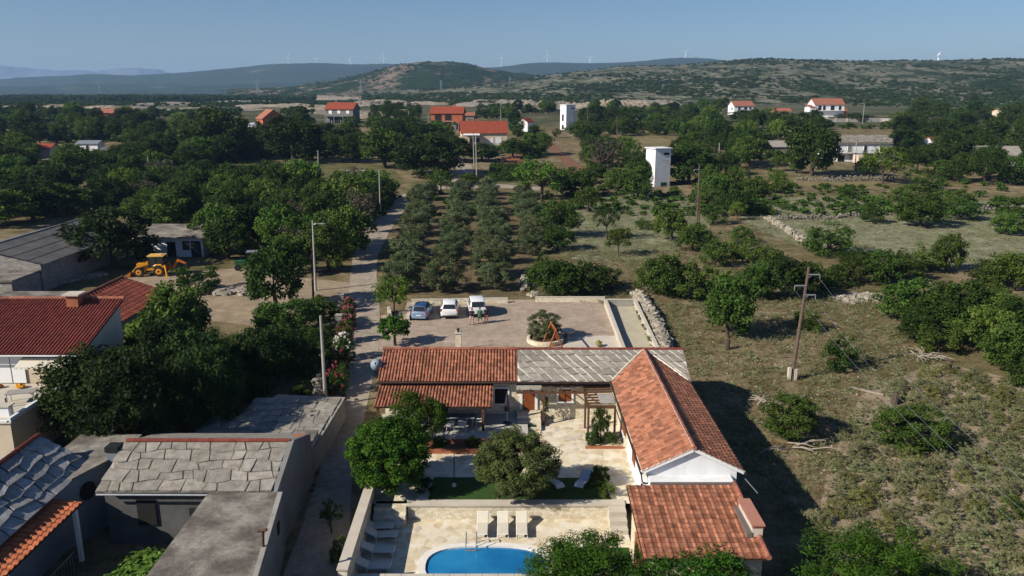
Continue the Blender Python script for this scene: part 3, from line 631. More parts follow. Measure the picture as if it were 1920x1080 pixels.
# ------------------------------------------------------------------ loungers
def lounger(name, label, cloth, frame, loc, rz, back=.55, group='sun loungers'):
    t = thing(name, label, 'sun lounger', loc, rz, group)
    q = MB(); a = math.sin(back)*.72; b = math.cos(back)*.72
    for x in (-.3, .3): q.tube((x,-.65,.33),(x,.62,.33), .02, n=6)
    for y in (-.65, .62): q.tube((-.3,y,.33),(.3,y,.33), .02, n=6)
    q.build('frame', frame, t)
    for x in (-.3,.3):
        for y in (-.55,.5): MB().tube((x,y,0),(x,y,.33), .02, n=6).build('leg', frame, t)
    q = MB(); q.box(-.29,.29,-.64,.5,.335,.365); q.build('seat', cloth, t)
    q = MB(); q.beam((0,.48,.36),(0,.48+b,.36+a), .58, .035); bk_ = q.build('backrest', cloth, t)
    q = MB(); [q.tube((x,.48,.34),(x,.5+b,.36+a), .018, n=6) for x in (-.31,.31)]; q.tube((-.31,.5+b,.36+a),(.31,.5+b,.36+a), .018, n=6); q.build('frame', frame, bk_)
    return t
LZ = -.97
l0 = lounger('sun_lounger', 'cream sun lounger nearest the ladder in the row under the terrace wall', M['canvas'], M['whitepaint'], (-1.65, 39.95, LZ), 0)
dup(l0, (-.5, 39.95, LZ), 0, label='cream sun lounger in the middle of the three under the terrace wall')
dup(l0, (.55, 39.95, LZ), 0, label='cream sun lounger farthest right of the three under the terrace wall')
l1 = lounger('sun_lounger', 'white sun lounger pointing at the pool, by the road wall', M['canvas'], M['whitepaint'], (-6.95, 39.35, LZ), R(93), .5)
l1['label'] = 'white sun lounger by the road wall, middle one of the shaded three'
dup(l1, (-6.9, 37.85, LZ), R(91), label='white sun lounger by the road wall, second nearest to the front wall')
dup(l1, (-6.9, 36.35, LZ), R(90), label='white sun lounger by the road wall, nearest to the front wall')
dup(l1, (-7.3, 40.25, LZ), R(95), label='white sun lounger by the road wall, closest to the garden steps')
def rocker(label, loc, rz):
    t = thing('curved_lounger', label, 'sun lounger', loc, rz, 'curved lawn loungers')
    pts = [(-.75,.28),(-.45,.42),(-.1,.38),(.2,.30),(.5,.42),(.85,.72)]
    q = MB(); pv = [Vector((0, a, b)) for a, b in pts]
    for a, b in zip(pv, pv[1:]): q.beam(a, b, .56, .03)
    q.build('seat', M['greycanvas'], t)
    q = MB(); [q.path([(x, a, b-.02) for a, b in pts], .022, 6) for x in (-.3,.3)]; q.build('frame', M['black'], t)
    for x in (-.3,.3): q = MB(); q.path([(x,-.5,.4),(x,-.2,0),(x,.5,0),(x,.45,.4)], .02, 6); q.build('leg', M['black'], t)
rocker('curved grey lounger on the lawn beside the olive tree', (2.55, 43.7, HZ), R(30))
rocker('curved grey lounger on the lawn beside the round bush', (4.25, 43.8, HZ), R(-25))
# lamp / outdoor shower post on the left lawn
q = thing('garden_shower', 'dark thin double pole with round head standing on the shaded lawn', 'garden shower', (-3.45, 43.4, HZ))
MB().tube((-.06,0,0),(.02,0,2.3), .02, n=6).build('pole', M['black'], q); MB().tube((.06,0,0),(.03,0,2.3), .02, n=6).build('pole', M['black'], q)
MB().ell((0,-.15,.35),(.14,.14,.14),10,6).build('globe', M['greycanvas'], q)
# ------------------------------------------------------------------ pergola, table, parasol
pg = thing('pergola', 'dark brown wooden pergola over the courtyard door and window', 'pergola', (4.5, 52.5, HZ), world=True)
q = MB(); q.box(.3, 5.35, 52.83, 52.97, 2.28, 2.44); q.box(1.9, 7.05, 53.86, 53.97, 2.42, 2.56); q.box(5.1,7.05,50.42,50.54,2.2,2.34); q.box(5.05,5.2,50.5,52.8,2.25,2.4); q.build('beam', M['wood'], pg)
for i in range(7): MB().beam((.55+i*.75,52.8,2.49),(.5+i*.75,53.9,2.62), .06, .10).build('rafter', M['wood'], pg)
for i in range(7): MB().beam((5.0,50.75+i*.5,2.42),(7.05,50.8+i*.5,2.44), .07, .1).build('rafter', M['wood'], pg)
for x, y in ((2.25,52.9),(5.15,52.3),(5.2,50.5),(7.0,50.5)): MB().box(x-.07, x+.07, y-.07, y+.07, HZ, 2.28).build('post', M['wood'], pg)
q = MB(); q.slab([(6.0,50.6,2.50),(7.0,50.6,2.5),(7.0,52.2,2.53),(5.95,52.2,2.53)], .02); q.build('sunshade', mk('shade_sheet', (.40,.37,.33)), pg)
FZ = .27
tb = thing('dining_table', 'long grey table under the tiled porch', 'table', (-3.9, 51.9, FZ))
q = MB(); q.box(-1.3,1.3,-.45,.45,.70,.74); q.build('tabletop', mk('table_grey', (.30,.31,.33)), tb)
for x in (-1.15,1.15):
    for y in (-.35,.35): MB().box(x-.03,x+.03,y-.03,y+.03,0,.70).build('leg', M['metal'], tb)
chr_ = thing('garden_chair', 'white plastic armchair', 'chair', (0,0,0), 0, 'white chairs around the porch table')
q = MB(); q.prism([(-.24,-.22),(.24,-.22),(.21,.24),(-.21,.24)], .41, .44); q.build('seat', M['whitepaint'], chr_)
q = MB(); 
for x in (-.21,-.13,-.05,.05,.13,.21): q.beam((x,.22,.43),(x*1.05,.33,.86), .04, .02)
q.beam((-.24,.335,.86),(.24,.335,.86), .05, .05); q.build('backrest', M['whitepaint'], chr_)
for sx in (-1,1):
    q = MB(); q.path([(sx*.26,-.2,.43),(sx*.28,-.18,.64),(sx*.28,.05,.66),(sx*.24,.3,.68)], .022, 6); q.build('armrest', M['whitepaint'], chr_)
    for y in (-.2,.22): MB().tube((sx*.22,y,.42),(sx*.27,y*1.25,0), .022, n=6).build('leg', M['whitepaint'], chr_)
CH = [((-4.25,51.05,FZ),180,'white plastic chair at the courtyard side of the porch table, left one of two'),((-3.45,51.05,FZ),180,'white plastic chair at the courtyard side of the porch table, right one of two'),((-5.55,51.85,FZ),105,'white plastic chair at the left end of the porch table'),((-2.25,51.85,FZ),-100,'white plastic chair at the right end of the porch table'),((-4.3,52.75,FZ),0,'white plastic chair at the house side of the porch table, left one of two'),((-3.5,52.75,FZ),0,'white plastic chair at the house side of the porch table, right one of two')]
for i, (l, a, lb) in enumerate(CH):
    if i == 0: chr_.location = l; chr_.rotation_euler = (0,0,R(a)); chr_['label'] = lb
    else: dup(chr_, l, R(a), label=lb)
um = thing('parasol', 'closed dark purple parasol standing by the house wall', 'parasol', (-.35, 52.3, FZ))
q = MB(); q.lathe([(.30,0),(.30,.05),(.12,.09),(.05,.16)], n=16); q.build('base', M['black'], um)
MB().tube((0,0,.05),(0,0,2.25), .025).build('pole', M['metal'], um)
q = MB(); q.lathe([(.19,.95),(.20,1.05),(.16,1.5),(.09,2.0),(.03,2.25)], n=9); q.build('canopy', mk('purple_cloth', (.05,.035,.06), (.035,.025,.045), 6), um)
# ------------------------------------------------------------------ car park
def lowwall(label, a, b, t=.3, h=.55, mat='stonewall', name='low_wall'):
    a, b = Vector(a), Vector(b); d = (b-a); n_ = Vector((-d.y, d.x, 0)).normalized()*t/2
    o = thing(name, label, 'wall', (a+b)/2, world=True)
    q = MB(); vs = [a-n_, b-n_, b+n_, a+n_]; up = Vector((0,0,h))
    q.add([v-Vector((0,0,.3)) for v in vs]+[v+up for v in vs], [(0,1,5,4),(1,2,6,5),(2,3,7,6),(3,0,4,7),(4,5,6,7)]); q.build('wall', M[mat], o)
    k = n_*1.12; q = MB(); vs = [a-k, b-k, b+k, a+k]; q.add([v+up for v in vs]+[v+up*1.0+Vector((0,0,.06)) for v in vs], [(0,1,5,4),(1,2,6,5),(2,3,7,6),(3,0,4,7),(4,5,6,7)]); q.build('coping', M['pale_concrete'], o)
    return o
lowwall('low pale stone wall behind the three parked cars', P(772,571), P(952,568))
lowwall('low pale stone wall along the back of the gravel car park, right of the gap', P(1004,566), P(1134,566))
lowwall('short stone planter wall beside the road left of the blue car', P(733,608), P(729,584), .3, .5)
lowwall('short stone planter wall just left of the blue car', P(765,602), P(770,584), .3, .5)
lowwall('long concrete side wall of the sand court, on the car park side', P(1135,574), P(1172,675), .3, .75, 'pale_concrete', 'court_wall')
lowwall('long concrete side wall of the sand court, beside the rubble wall', P(1190,574), P(1236,675), .3, .75, 'pale_concrete', 'court_wall')
lowwall('grey concrete end wall of the sand court', P(1138,574), P(1188,574), .3, .75, 'concrete', 'court_wall')
sheet('sand_court', [(1136,575),(1190,575),(1234,675),(1172,675)], M['sand'], .035)
def stonepath(name, label, pts, wd, h, n, cat='dry stone wall', mat='drystone', dz=0):
    pts = [P(*p) for p in pts]; o = thing(name, label, cat, pts[0], world=True); q = MB()
    L = [(b-a).length for a, b in zip(pts, pts[1:])]; T = sum(L)
    for k in range(int(n*1.5)):
        s_ = random.random()*T; i = 0
        while s_ > L[i] and i < len(L)-1: s_ -= L[i]; i += 1
        c = pts[i].lerp(pts[i+1], s_/L[i]); d = (pts[i+1]-pts[i]).normalized(); nrm = Vector((-d.y, d.x, 0))
        t = random.uniform(-1, 1); zz = random.random()*h*(1-.55*abs(t)); sz = random.uniform(.16, .42)*min(1.5, max(.8, wd))
        c = c+nrm*t*wd/2; q.rock((c.x, c.y, gh(c.y)+zz), (sz*1.2, sz, sz*.7))
    q.build('stones', M[mat], o); return o
M['palestone'] = mk('pale_rubble_stone', (.40,.35,.285), (.25,.22,.18), 1.5, .95, .4, 10, .25)
stonepath('rubble_wall', 'broad pale rubble wall running beside the sand court', [(1196,556),(1213,580),(1230,610),(1245,650),(1252,690)], 1.3, .95, 800, mat='palestone')
stonepath('rubble_wall', 'short stone heap with pale stones at the right edge of the olive grove', [(983,525),(985,548)], 1.0, .8, 120, 'stone heap', 'palestone')
stonepath('dry_stone_wall', 'pale dry stone wall curving along the near edge of the pale meadow', [(1440,412),(1475,432),(1500,450),(1522,462)], 1.2, .9, 300, mat='palestone')
stonepath('dry_stone_wall', 'dark dry stone wall crossing the meadow behind the round bushes', [(1455,412),(1540,411),(1620,406),(1690,402)], 1.0, 1.0, 300)
stonepath('dry_stone_wall', 'dark terrace wall below the long white house', [(1490,338),(1560,341),(1640,339),(1700,337)], 1.0, 1.6, 300)
stonepath('dry_stone_wall', 'grey dry stone wall at the right edge behind the meadow', [(1830,396),(1880,392),(1930,390)], 1.2, 1.0, 120)
stonepath('stone_heap', 'patch of white stones on the dry field behind the power pole', [(1575,565),(1620,556),(1655,560)], 3, .3, 160, 'stone heap', 'palestone')
stonepath('stone_heap', 'heap of pale stones and slabs beside the dirt yard', [(400,553),(440,548),(490,552)], 2.2, .5, 150, 'stone heap', 'palestone')
stonepath('stone_heap', 'scattered rubble in the shade beside the grey warehouse', [(110,530),(150,522),(195,515)], 2, .3, 90, 'stone heap', 'palestone')
stonepath('stone_heap', 'loose pale stones around the trunk foot by the rubble wall', [(1000,552),(1010,556)], 1.3, .4, 40, 'stone heap', 'palestone')
stonepath('stone_heap', 'pale stones lying in the dry clearing beyond the hedge', [(470,318),(520,312),(560,313)], 2, .4, 90, 'stone heap', 'palestone')
for a, b, l in ((P(420,553), (1.9,1.2,.5), 'large pale flat boulder in the stone heap by the yard'), (P(462,553), (1.8,1.2,.35), 'grey flat slab at the right end of the stone heap by the yard')):
    t = tag(MB().rock((0,0,.2), b).build('boulder', M['palestone']), l, 'boulder'); t.location = a
# ring planter, swing, pillar, table
rp = P(1022, 640); ring = thing('ring_planter', 'round low stone planter ring around the dense olive on the car park', 'planter', rp)
q = MB(); q.lathe([(1.75,0),(1.75,.4),(1.5,.4),(1.5,.05)], n=28); q.build('rim', M['stonewall'], ring)
q = MB(); q.lathe([(.001,.25),(1.5,.22)], n=24); q.build('soil', M['redsoil'], ring)
sw = P(1037, 656); swg = thing('swing_frame', 'orange brown wooden swing frame behind the stone slab roof', 'swing', sw, R(8))
hh = 2.3
for y in (-1.2, 1.2):
    for x in (-.85,.85): MB().tube((x,y,0),(0,y,hh), .06, n=7).build('leg', M['orangewood'], swg)
MB().tube((0,-1.4,hh),(0,1.4,hh), .07, n=8).build('crossbar', M['orangewood'], swg)
q = MB(); q.box(-.2,.2,-.35,.35,.5,.54); se = q.build('swing_seat', M['orangewood'], swg)
q = MB(); [q.tube((0,y,.54),(0,y,hh), .012, n=5) for y in (-.33,.33)]; q.build('rope', M['black'], se)
tp = P(1064, 632); rt = thing('stone_table', 'round grey stone table between the ring planter and the sand court', 'table', tp)
q = MB(); q.lathe([(.25,0),(.22,.62)], n=12); q.build('pedestal', M['concrete'], rt); q = MB(); q.lathe([(.001,.62),(.75,.62),(.75,.72),(.001,.72)], n=20); q.build('tabletop', M['pale_concrete'], rt)
gp = P(860, 664); pil = thing('stone_pillar', 'square pale stone gate pillar with lantern in the car park', 'pillar', gp)
MB().box(-.26,.26,-.26,.26,0,2.0).build('shaft', M['stonewall'], pil); MB().box(-.33,.33,-.33,.33,2.0,2.1).build('cap', M['pale_concrete'], pil)
q = MB(); q.box(-.09,.09,-.09,.09,2.1,2.36); q.lathe([(.17,2.36),(.02,2.5)], n=6); q.build('lantern', M['black'], pil)
yb = tag(MB().ell((0,0,.3),(.3,.3,.3),10,6,0,.25).build('shrub', L_['sageyellow']), 'small yellow green shrub on the paved strip by the sand court', 'shrub'); yb.location = P(1123, 650)
# ------------------------------------------------------------------ cars (rear towards the camera, front +y)
def car(name, label, loc, rz, paint, roofpaint, st, boot_open=False, cab=(2, 6), wheel_y=(-1.28, 1.3)):
    """st: stations (y, zbottom, zbelt, wbelt, ztop, wtop); cab = first and last station of the glasshouse"""
    t = thing(name, label, 'car', loc, rz, 'parked cars')
    def ring(s):
        y, zb, zl, wl, zt, wt = s
        half = [(wl*.90, zb), (wl*.99, zb+.16), (wl*1.02, (zb+zl)/2+.08), (wl, zl), (wt, zt-.03), (wt*.82, zt+.01)]
        return [Vector((a, y, b)) for a, b in half]+[Vector((-a, y, b)) for a, b in half[::-1]]
    rings = [ring(s) for s in st]; n = 12; q = MB(); vs = [v for r in rings for v in r]; fs = []; ms = []
    for i in range(len(rings)-1):
        for k in range(n):
            a = i*n+k; b = i*n+(k+1) % n; fs.append((a, b, b+n, a+n)); ms.append(1 if (cab[0] <= i < cab[1] and k in (4,5,6)) else 0)
    for f, m in zip(fs, ms): q.f.append(list(f)); q.m.append(m); q.r.append(.5)
    q.v = [tuple(v) for v in vs]
    q.f.append(list(range(n))[::-1]); q.m.append(0); q.r.append(.5); q.f.append([i+(len(rings)-1)*n for i in range(n)]); q.m.append(0); q.r.append(.5)
    body = q.build('body', [paint, roofpaint], t, True)
    md = body.modifiers.new('edge', 'BEVEL'); md.width = .03; md.segments = 2; md.limit_method = 'ANGLE'; md.angle_limit = R(35)
    def panel(nm, pts, mat, inset=.1, lift=.012, parent=t):
        pts = [Vector(p) for p in pts]; c = sum(pts, Vector())/len(pts); N = (pts[1]-pts[0]).cross(pts[2]-pts[0]).normalized()
        if N.dot(c-Vector((0, 0, .7))) < 0: N = -N
        top = [p+(c-p)*inset+N*lift for p in pts]; k = len(pts)
        m_ = MB(); m_.add(top+[p-N*.03 for p in top], [tuple(range(k))]+[((j+1) % k, j, j+k, (j+1) % k+k) for j in range(k)]); return m_.build(nm, mat, parent)
    i0, i1 = cab
    for sx in (0, 1):
        for i in range(i0, i1):
            a, b = rings[i], rings[i+1]
            p = [a[3], b[3], b[4], a[4]] if sx == 0 else [a[8], b[8], b[7], a[7]]
            panel('side_window', p, M['glass'], .12)
    r0, r1 = rings[i0-1], rings[i0]
    panel('rear_window', [r0[4], r0[7], r1[7], r1[4]], M['glass'], .12, .055)
    f0, f1 = rings[i1], rings[i1+1]; panel('windscreen', [f0[4], f0[7], f1[7], f1[4]], M['glass'], .08, .055)
    yr = st[0][0]; wl = st[1][3]
    for sx in (-1, 1):
        q = MB(); q.obox((sx*wl*.93, yr+.10, st[1][2]-.05), (.16, .14, .30), 0, 0, None, R(-8)); q.build('tail_light', M['redlight'], t)
        yf = st[-1][0]; q = MB(); q.obox((sx*wl*.78, yf-.06, .66), (.30, .14, .15)); q.build('headlight', M['glass'], t)
        q = MB(); q.ell((sx*(wl+.13), st[i1][0]+.25, st[i1][2]+.05), (.11,.07,.08), 8, 5); q.build('wing_mirror', paint, t)
        for y in wheel_y:
            q = MB(); q.lathe([(.2,-.1),(.30,-.1),(.315,-.06),(.315,.06),(.30,.1),(.2,.1)], (sx*(wl-.08), y, .315), 18, axis='X'); wh = q.build('wheel', M['rubber'], t)
            q = MB(); q.lathe([(.001,-.105),(.2,-.11),(.2,.11),(.001,.105)], (sx*(wl-.08), y, .315), 14, axis='X'); q.build('rim', M['metal'], wh)
    MB().box(-.26, .26, yr-.02, yr+.02, .52, .63).build('number_plate', M['plate'], t)
    MB().box(-wl*.86, wl*.86, yr-.05, yr+.1, .26, .42).build('bumper', M['black'] if paint is not M['carblue'] else paint, t)
    MB().box(-.12, .12, st[i1-1][0]-.02, st[i1-1][0]+.02, st[i1-1][4]+.015, st[i1-1][4]+.03).build('aerial_base', M['black'], t)
    return t
HATCH = [(-1.98,.36,.80,.74,.84,.62),(-1.90,.22,.90,.82,.96,.70),(-1.45,.2,.95,.84,1.42,.58),(-.7,.2,.95,.85,1.50,.60),(.1,.2,.94,.85,1.49,.60),(.6,.2,.93,.85,1.40,.58),(1.15,.2,.92,.84,.98,.70),(1.75,.2,.80,.82,.86,.66),(2.0,.28,.62,.72,.68,.55)]
SUV = [(-2.12,.40,.86,.78,.90,.66),(-2.04,.26,1.0,.88,1.06,.74),(-1.62,.24,1.04,.91,1.50,.64),(-.8,.24,1.03,.92,1.60,.66),(.1,.24,1.02,.92,1.59,.66),(.7,.24,1.01,.92,1.48,.63),(1.3,.24,1.0,.90,1.06,.76),(1.95,.24,.88,.88,.94,.72),(2.2,.32,.68,.78,.74,.6)]
VAN = [(-2.12,.36,1.0,.80,1.02,.70),(-2.06,.24,1.06,.86,1.12,.74),(-1.86,.22,1.08,.88,1.72,.70),(-.9,.22,1.06,.89,1.80,.72),(.2,.22,1.04,.89,1.78,.72),(.75,.22,1.02,.88,1.64,.68),(1.35,.22,1.0,.86,1.08,.74),(1.9,.22,.86,.84,.92,.68),(2.15,.3,.66,.74,.72,.56)]
pc = P(789, 600); car('parked_car', 'light blue hatchback with dark blue roof at the left end of the parked cars', (pc.x, pc.y+1.6, pc.z+.02), R(-5), M['carblue'], M['carroof'], HATCH)
pc = P(841, 597); car('parked_car', 'white crossover car parked between the blue hatchback and the people', (pc.x, pc.y+1.7, pc.z+.02), R(3), M['carwhite'], M['carwhite'], SUV)
pc = P(892, 595); car('parked_car', 'tall white car with three people standing at its rear', (pc.x, pc.y+1.9, pc.z+.02), R(7), M['carwhite'], M['carwhite'], VAN)
# ------------------------------------------------------------------ people seen from behind
def skinned(name, verts, edges, mats, parent, lv=1):
    me = bpy.data.meshes.new(name); me.from_pydata([v[:3] for v in verts], edges, []); me.materials.append(mats)
    o = link(name, me, parent); o.modifiers.new('skin', 'SKIN')
    for i, v in enumerate(verts):
        sv = me.skin_vertices[0].data[i]; sv.radius = (v[3], v[4] if len(v) > 4 else v[3]); sv.use_root = (i == 0)
    o.modifiers['skin'].use_smooth_shade = True
    s = o.modifiers.new('sub', 'SUBSURF'); s.levels = lv; s.render_levels = lv
    return o
def person(label, loc, rz, shirt, lower, lean=.35, h=1.75, arms=.6, stance=.1, sleeve=True):
    t = thing('person', label, 'person', loc, rz, 'people at the white car'); k = h/1.75
    sl_, cl = math.sin(lean), math.cos(lean)
    def up(x, dy, z):                     # leaned upper body about the hip
        z0 = .95; a = z-z0; return (x*k, (dy*cl+a*sl_)*k, (z0+a*cl-dy*sl_)*k)
    V = []; E = []
    def v(p, r, r2=None): V.append((*p, r*k, (r2 or r)*k)); return len(V)-1
    def ed(*idx):
        for a, b in zip(idx, idx[1:]): E.append((a, b))
    pel = v(up(0,0,.95), .14, .11); sp = v(up(0,0,1.12), .125, .095); cst = v(up(0,0,1.32), .15, .10); nk = v(up(0,.02,1.47), .055)
    hd = v(up(0,.03,1.56), .07, .08); hc = v(up(0,.035,1.65), .078, .092); ht = v(up(0,.03,1.73), .055, .065); ed(pel, sp, cst, nk, hd, hc, ht)
    for s in (-1, 1):
        sh = v(up(s*.19,0,1.40), .055); el = v((s*.25*k, up(0,.10+.12*arms,1.12)[1], up(0,.1,1.16)[2]-.02), .042)
        wr = v((s*.19*k, up(0,.30*arms+.1,1.05)[1]+.12, up(0,.2,1.06)[2]), .03); pm = v((V[wr][0]-s*.01, V[wr][1]+.07, V[wr][2]-.02), .036, .02); ed(cst, sh, el, wr, pm)
        for f_ in range(4):
            o = (f_-1.5)*.019; ln = (.075,.088,.082,.065)[f_]
            a = v((V[pm][0]+s*o, V[pm][1]+.045, V[pm][2]-.01), .010); b = v((V[pm][0]+s*o*1.2, V[pm][1]+.045+ln*.55, V[pm][2]-.025), .009); c = v((V[pm][0]+s*o*1.2, V[pm][1]+.04+ln*.8, V[pm][2]-.055), .008); ed(pm, a, b, c)
        a = v((V[wr][0]-s*.035, V[wr][1]+.04, V[wr][2]-.015), .011); b = v((V[wr][0]-s*.055, V[wr][1]+.075, V[wr][2]-.03), .009); ed(wr, a, b)
        hp = v((s*.09*k, 0, .90*k), .095); kn = v((s*(.09+stance*.6)*k, .03*k, .50*k), .062); cf = v((s*(.09+stance*.8)*k, -.02*k, .34*k), .056); an_ = v((s*(.09+stance)*k, -.03*k, .09*k), .038); toe = v((s*(.10+stance*1.15)*k, .15*k, .035*k), .036, .03)
        ed(pel, hp, kn, cf, an_, toe)
    body = skinned('body', V, E, M['skin'], t)
    S = []; ES = []
    for p, r in ((up(0,0,.84),.19),(up(0,0,1.14),.18),(up(0,0,1.34),.205),(up(0,.01,1.46),.12)): S.append((*p, r*k, r*.80*k))
    ES += [(0,1),(1,2),(2,3)]
    for s in (-1,1):
        n_ = len(S); S.append((*up(s*.19,0,1.40), .095*k)); el = (s*.235*k, up(0,.09,1.2)[1], up(0,.08,1.22)[2]); S.append((*el, .080*k)); ES += [(2,n_),(n_,n_+1)]
    skinned('shirt', S, ES, shirt, t)
    S = [(*up(0,-.01,1.04), .18*k, .15*k)]; ES = []
    for s in (-1,1):
        n_ = len(S); S.append((s*.095*k, 0, .86*k, .14*k)); S.append((s*(.095+stance*.5)*k, .02*k, .54*k, .115*k)); ES += [(0,n_),(n_,n_+1)]
    skinned('shorts', S, ES, lower, t)
    c = Vector(up(0,.02,1.675)); q = MB(); q.ell(c, (.094*k,.108*k,.10*k), 12, 7); q.ell(c+Vector((0,-.035,-.03))*k, (.09*k,.08*k,.09*k), 10, 6); q.build('hair', M['hair'], t, True)
    hcen = Vector(V[hc][:3]); q = MB(); q.ell(hcen+Vector((0,.10,-.02))*k, (.014,.022,.02), 6, 4)
    for s in (-1,1): q.ell(hcen+Vector((s*.092,.0,-.015))*k, (.014,.024,.034), 6, 4)
    q.build('face', M['skin'], t, True)
    q = MB(); [q.ell(hcen+Vector((s*.032,.088,.008))*k, (.012,.009,.008), 6, 4) for s in (-1,1)]; q.obox(hcen+Vector((0,.088,-.055))*k, (.045,.012,.008)); q.build('eyes_and_mouth', M['hair'], t)
    for s in (-1,1):
        q = MB(); q.ell((s*(.10+stance*1.08)*k, .05*k, .035*k), (.05,.13,.04), 8, 5); q.build('shoe', M['cwhite'] if shirt is M['cgreen'] else M['rubber'], t, True)
    return t
a = P(884.5, 609); person('person in black top and pale shorts leaning into the open car, left of the three', a, R(-6), M['cblack'], M['cwhite'], .42, 1.74)
a = P(900, 608); person('person in green top and green shorts leaning at the car, between two others', a, R(2), M['cgreen'], M['cgreen'], .30, 1.76, .7, .12)
a = P(912, 606.5); person('person in black top and salmon shorts standing rightmost of the three at the car', a, R(4), M['cblack'], M['cpink'], .18, 1.74, .4, .06)
# ------------------------------------------------------------------ backhoe loader, facing left (-x)
a = P(292, 516); bh = thing('backhoe_loader', 'yellow backhoe loader with orange wheels parked on the dirt yard', 'digger', a, R(6))
Y_ = M['yellow']
q = MB(); q.box(-2.0,1.5,-.45,.45,.75,1.15); q.box(-2.1,-.5,-.42,.42,1.15,1.62); q.beam((-2.15,0,1.2),(-2.15,0,1.2001),.1,.1) if 0 else None; q.build('chassis', Y_, bh)
q = MB(); q.box(-.45,1.25,-.72,-.66,1.15,2.55); q.box(-.45,1.25,.66,.72,1.15,2.55); q.box(-.47,-.42,-.66,.66,1.3,2.55); q.box(1.22,1.27,-.66,.66,1.3,2.55); cb = q.build('cab', M['glass'], bh)
q = MB()
for x in (-.46,.35,1.26):
    for y in (-.72,.72): q.box(x-.04,x+.04,y-.04,y+.04,1.12,2.56)
q.build('pillar', M['black'], cb)
q = MB(); q.prism([(-.6,-.8),(1.42,-.8),(1.42,.8),(-.6,.8)], 2.56, 2.70); q.box(-.2,1.1,-.6,.6,2.70,2.75); q.build('cab_roof', mk('cab_roof_yellow', (.72,.46,.12), (.66,.40,.10), 2, .5), bh)
for x, rr_ in ((-1.72,.62),(.75,.68)):
    for s in (-1,1):
        q = MB(); q.lathe([(rr_*.55,-.2),(rr_*.92,-.2),(rr_,-.12),(rr_,.12),(rr_*.92,.2),(rr_*.55,.2)], (x, s*.85, rr_), 20, axis='Y'); wh = q.build('wheel', M['rubber'], bh)
        q = MB(); q.lathe([(.001,-.16),(rr_*.3,-.22),(rr_*.56,-.2),(rr_*.56,.2),(rr_*.3,.22),(.001,.16)], (x, s*.85, rr_), 16, axis='Y'); q.build('rim', mk('rim_orange', (.75,.28,.02)) if 'rimo' not in M else M['rimo'], wh)
q = MB(); [q.path([(.15,s*.85,1.35),(.45,s*.85,1.5),(1.05,s*.85,1.5),(1.4,s*.85,1.2)], .13, 6) for s in (-1,1)]; q.build('fender', Y_, bh)
q = MB(); [q.beam((-.6,s*.62,1.75),(-2.0,s*.62,1.25),.14,.26) for s in (-1,1)]; [q.beam((-2.0,s*.62,1.25),(-2.75,s*.62,.45),.14,.22) for s in (-1,1)]; q.build('loader_arm', Y_, bh)
q = MB(); q.add([(-2.7,-1.1,.75),(-2.7,1.1,.75),(-2.75,1.1,.1),(-2.75,-1.1,.1),(-3.4,-1.1,.05),(-3.4,1.1,.05)], [(0,1,2,3),(3,2,5,4)]); q.add([(-2.7,-1.1,.75),(-2.75,-1.1,.1),(-3.4,-1.1,.05),(-2.7,1.1,.75),(-2.75,1.1,.1),(-3.4,1.1,.05)], [(0,1,2),(5,4,3)]); q.build('bucket', M['orangepaint'], bh)
for s in (-1,1): q = MB(); q.beam((1.55,s*.9,1.5),(1.72,s*1.0,.08),.18,.18); q.obox((1.75,s*1.0,.05),(.4,.3,.08)); q.build('stabiliser', Y_, bh)
q = MB(); q.beam((1.5,0,1.0),(2.2,0,.75),.3,.3); q.beam((2.1,0,.7),(3.0,0,1.95),.22,.3); q.build('boom', M['orangepaint'], bh)
q = MB(); q.beam((2.85,0,2.0),(3.95,0,1.45),.2,.26); q.build('dipper', M['orangepaint'], bh)
q = MB(); q.beam((3.9,0,1.5),(4.2,0,.8),.5,.3); q.build('digging_bucket', M['black'], bh)
q = MB(); q.tube((-1.3,.2,1.6),(-1.3,.2,2.1),.05); q.build('exhaust_pipe', M['black'], bh)
# ------------------------------------------------------------------ tractors
def tractor(label, loc, rz, paint, canopy=True):
    t = thing('tractor', label, 'tractor', loc, rz)
    q = MB(); q.box(-1.6,.1,-.32,.32,.75,1.25); q.box(-1.62,-1.55,-.28,.28,.7,1.2); q.ell((-.7,0,1.22),(.9,.33,.12),10,6); q.build('bonnet', paint, t)
    MB().box(-1.5,1.0,-.25,.25,.5,.78).build('chassis', M['black'], t)
    for x, rr_, wd in ((-1.25,.42,.14),(.75,.72,.22)):
        for s in (-1,1):
            q = MB(); q.lathe([(rr_*.5,-wd),(rr_*.93,-wd),(rr_,-wd*.5),(rr_,wd*.5),(rr_*.93,wd),(rr_*.5,wd)], (x,s*.72,rr_),18,axis='Y'); wh = q.build('wheel', M['rubber'], t)
            q = MB(); q.lathe([(.001,-wd*.6),(rr_*.5,-wd*.9),(rr_*.5,wd*.9),(.001,wd*.6)], (x,s*.72,rr_),14,axis='Y'); q.build('rim', mk('rim_rust', (.22,.10,.06)), wh)
    q = MB(); [q.path([(.15,s*.7,1.2),(.5,s*.7,1.52),(1.0,s*.7,1.52),(1.4,s*.7,1.2)], .1, 6) for s in (-1,1)]; q.build('fender', paint, t)
    q = MB(); q.box(.5,.95,-.22,.22,1.0,1.1); q.box(.92,1.0,-.22,.22,1.1,1.45); q.build('seat', M['black'], t)
    q = MB(); q.tube((-.9,.15,1.2),(-.9,.15,1.9),.035); q.build('exhaust_pipe', M['black'], t)
    if canopy:
        [MB().tube((x,y,1.2),(x,y,2.4),.04).build('post', M['black'], t) for x in (.1,1.1) for y in (-.55,.55)]
        MB().box(-.1,1.3,-.7,.7,2.4,2.46).build('canopy', M['metal'], t)
    return t
a = P(466, 505); tractor('green tractor with grey canopy half hidden behind trees on the yard', a, R(10), M['tractorgreen'])
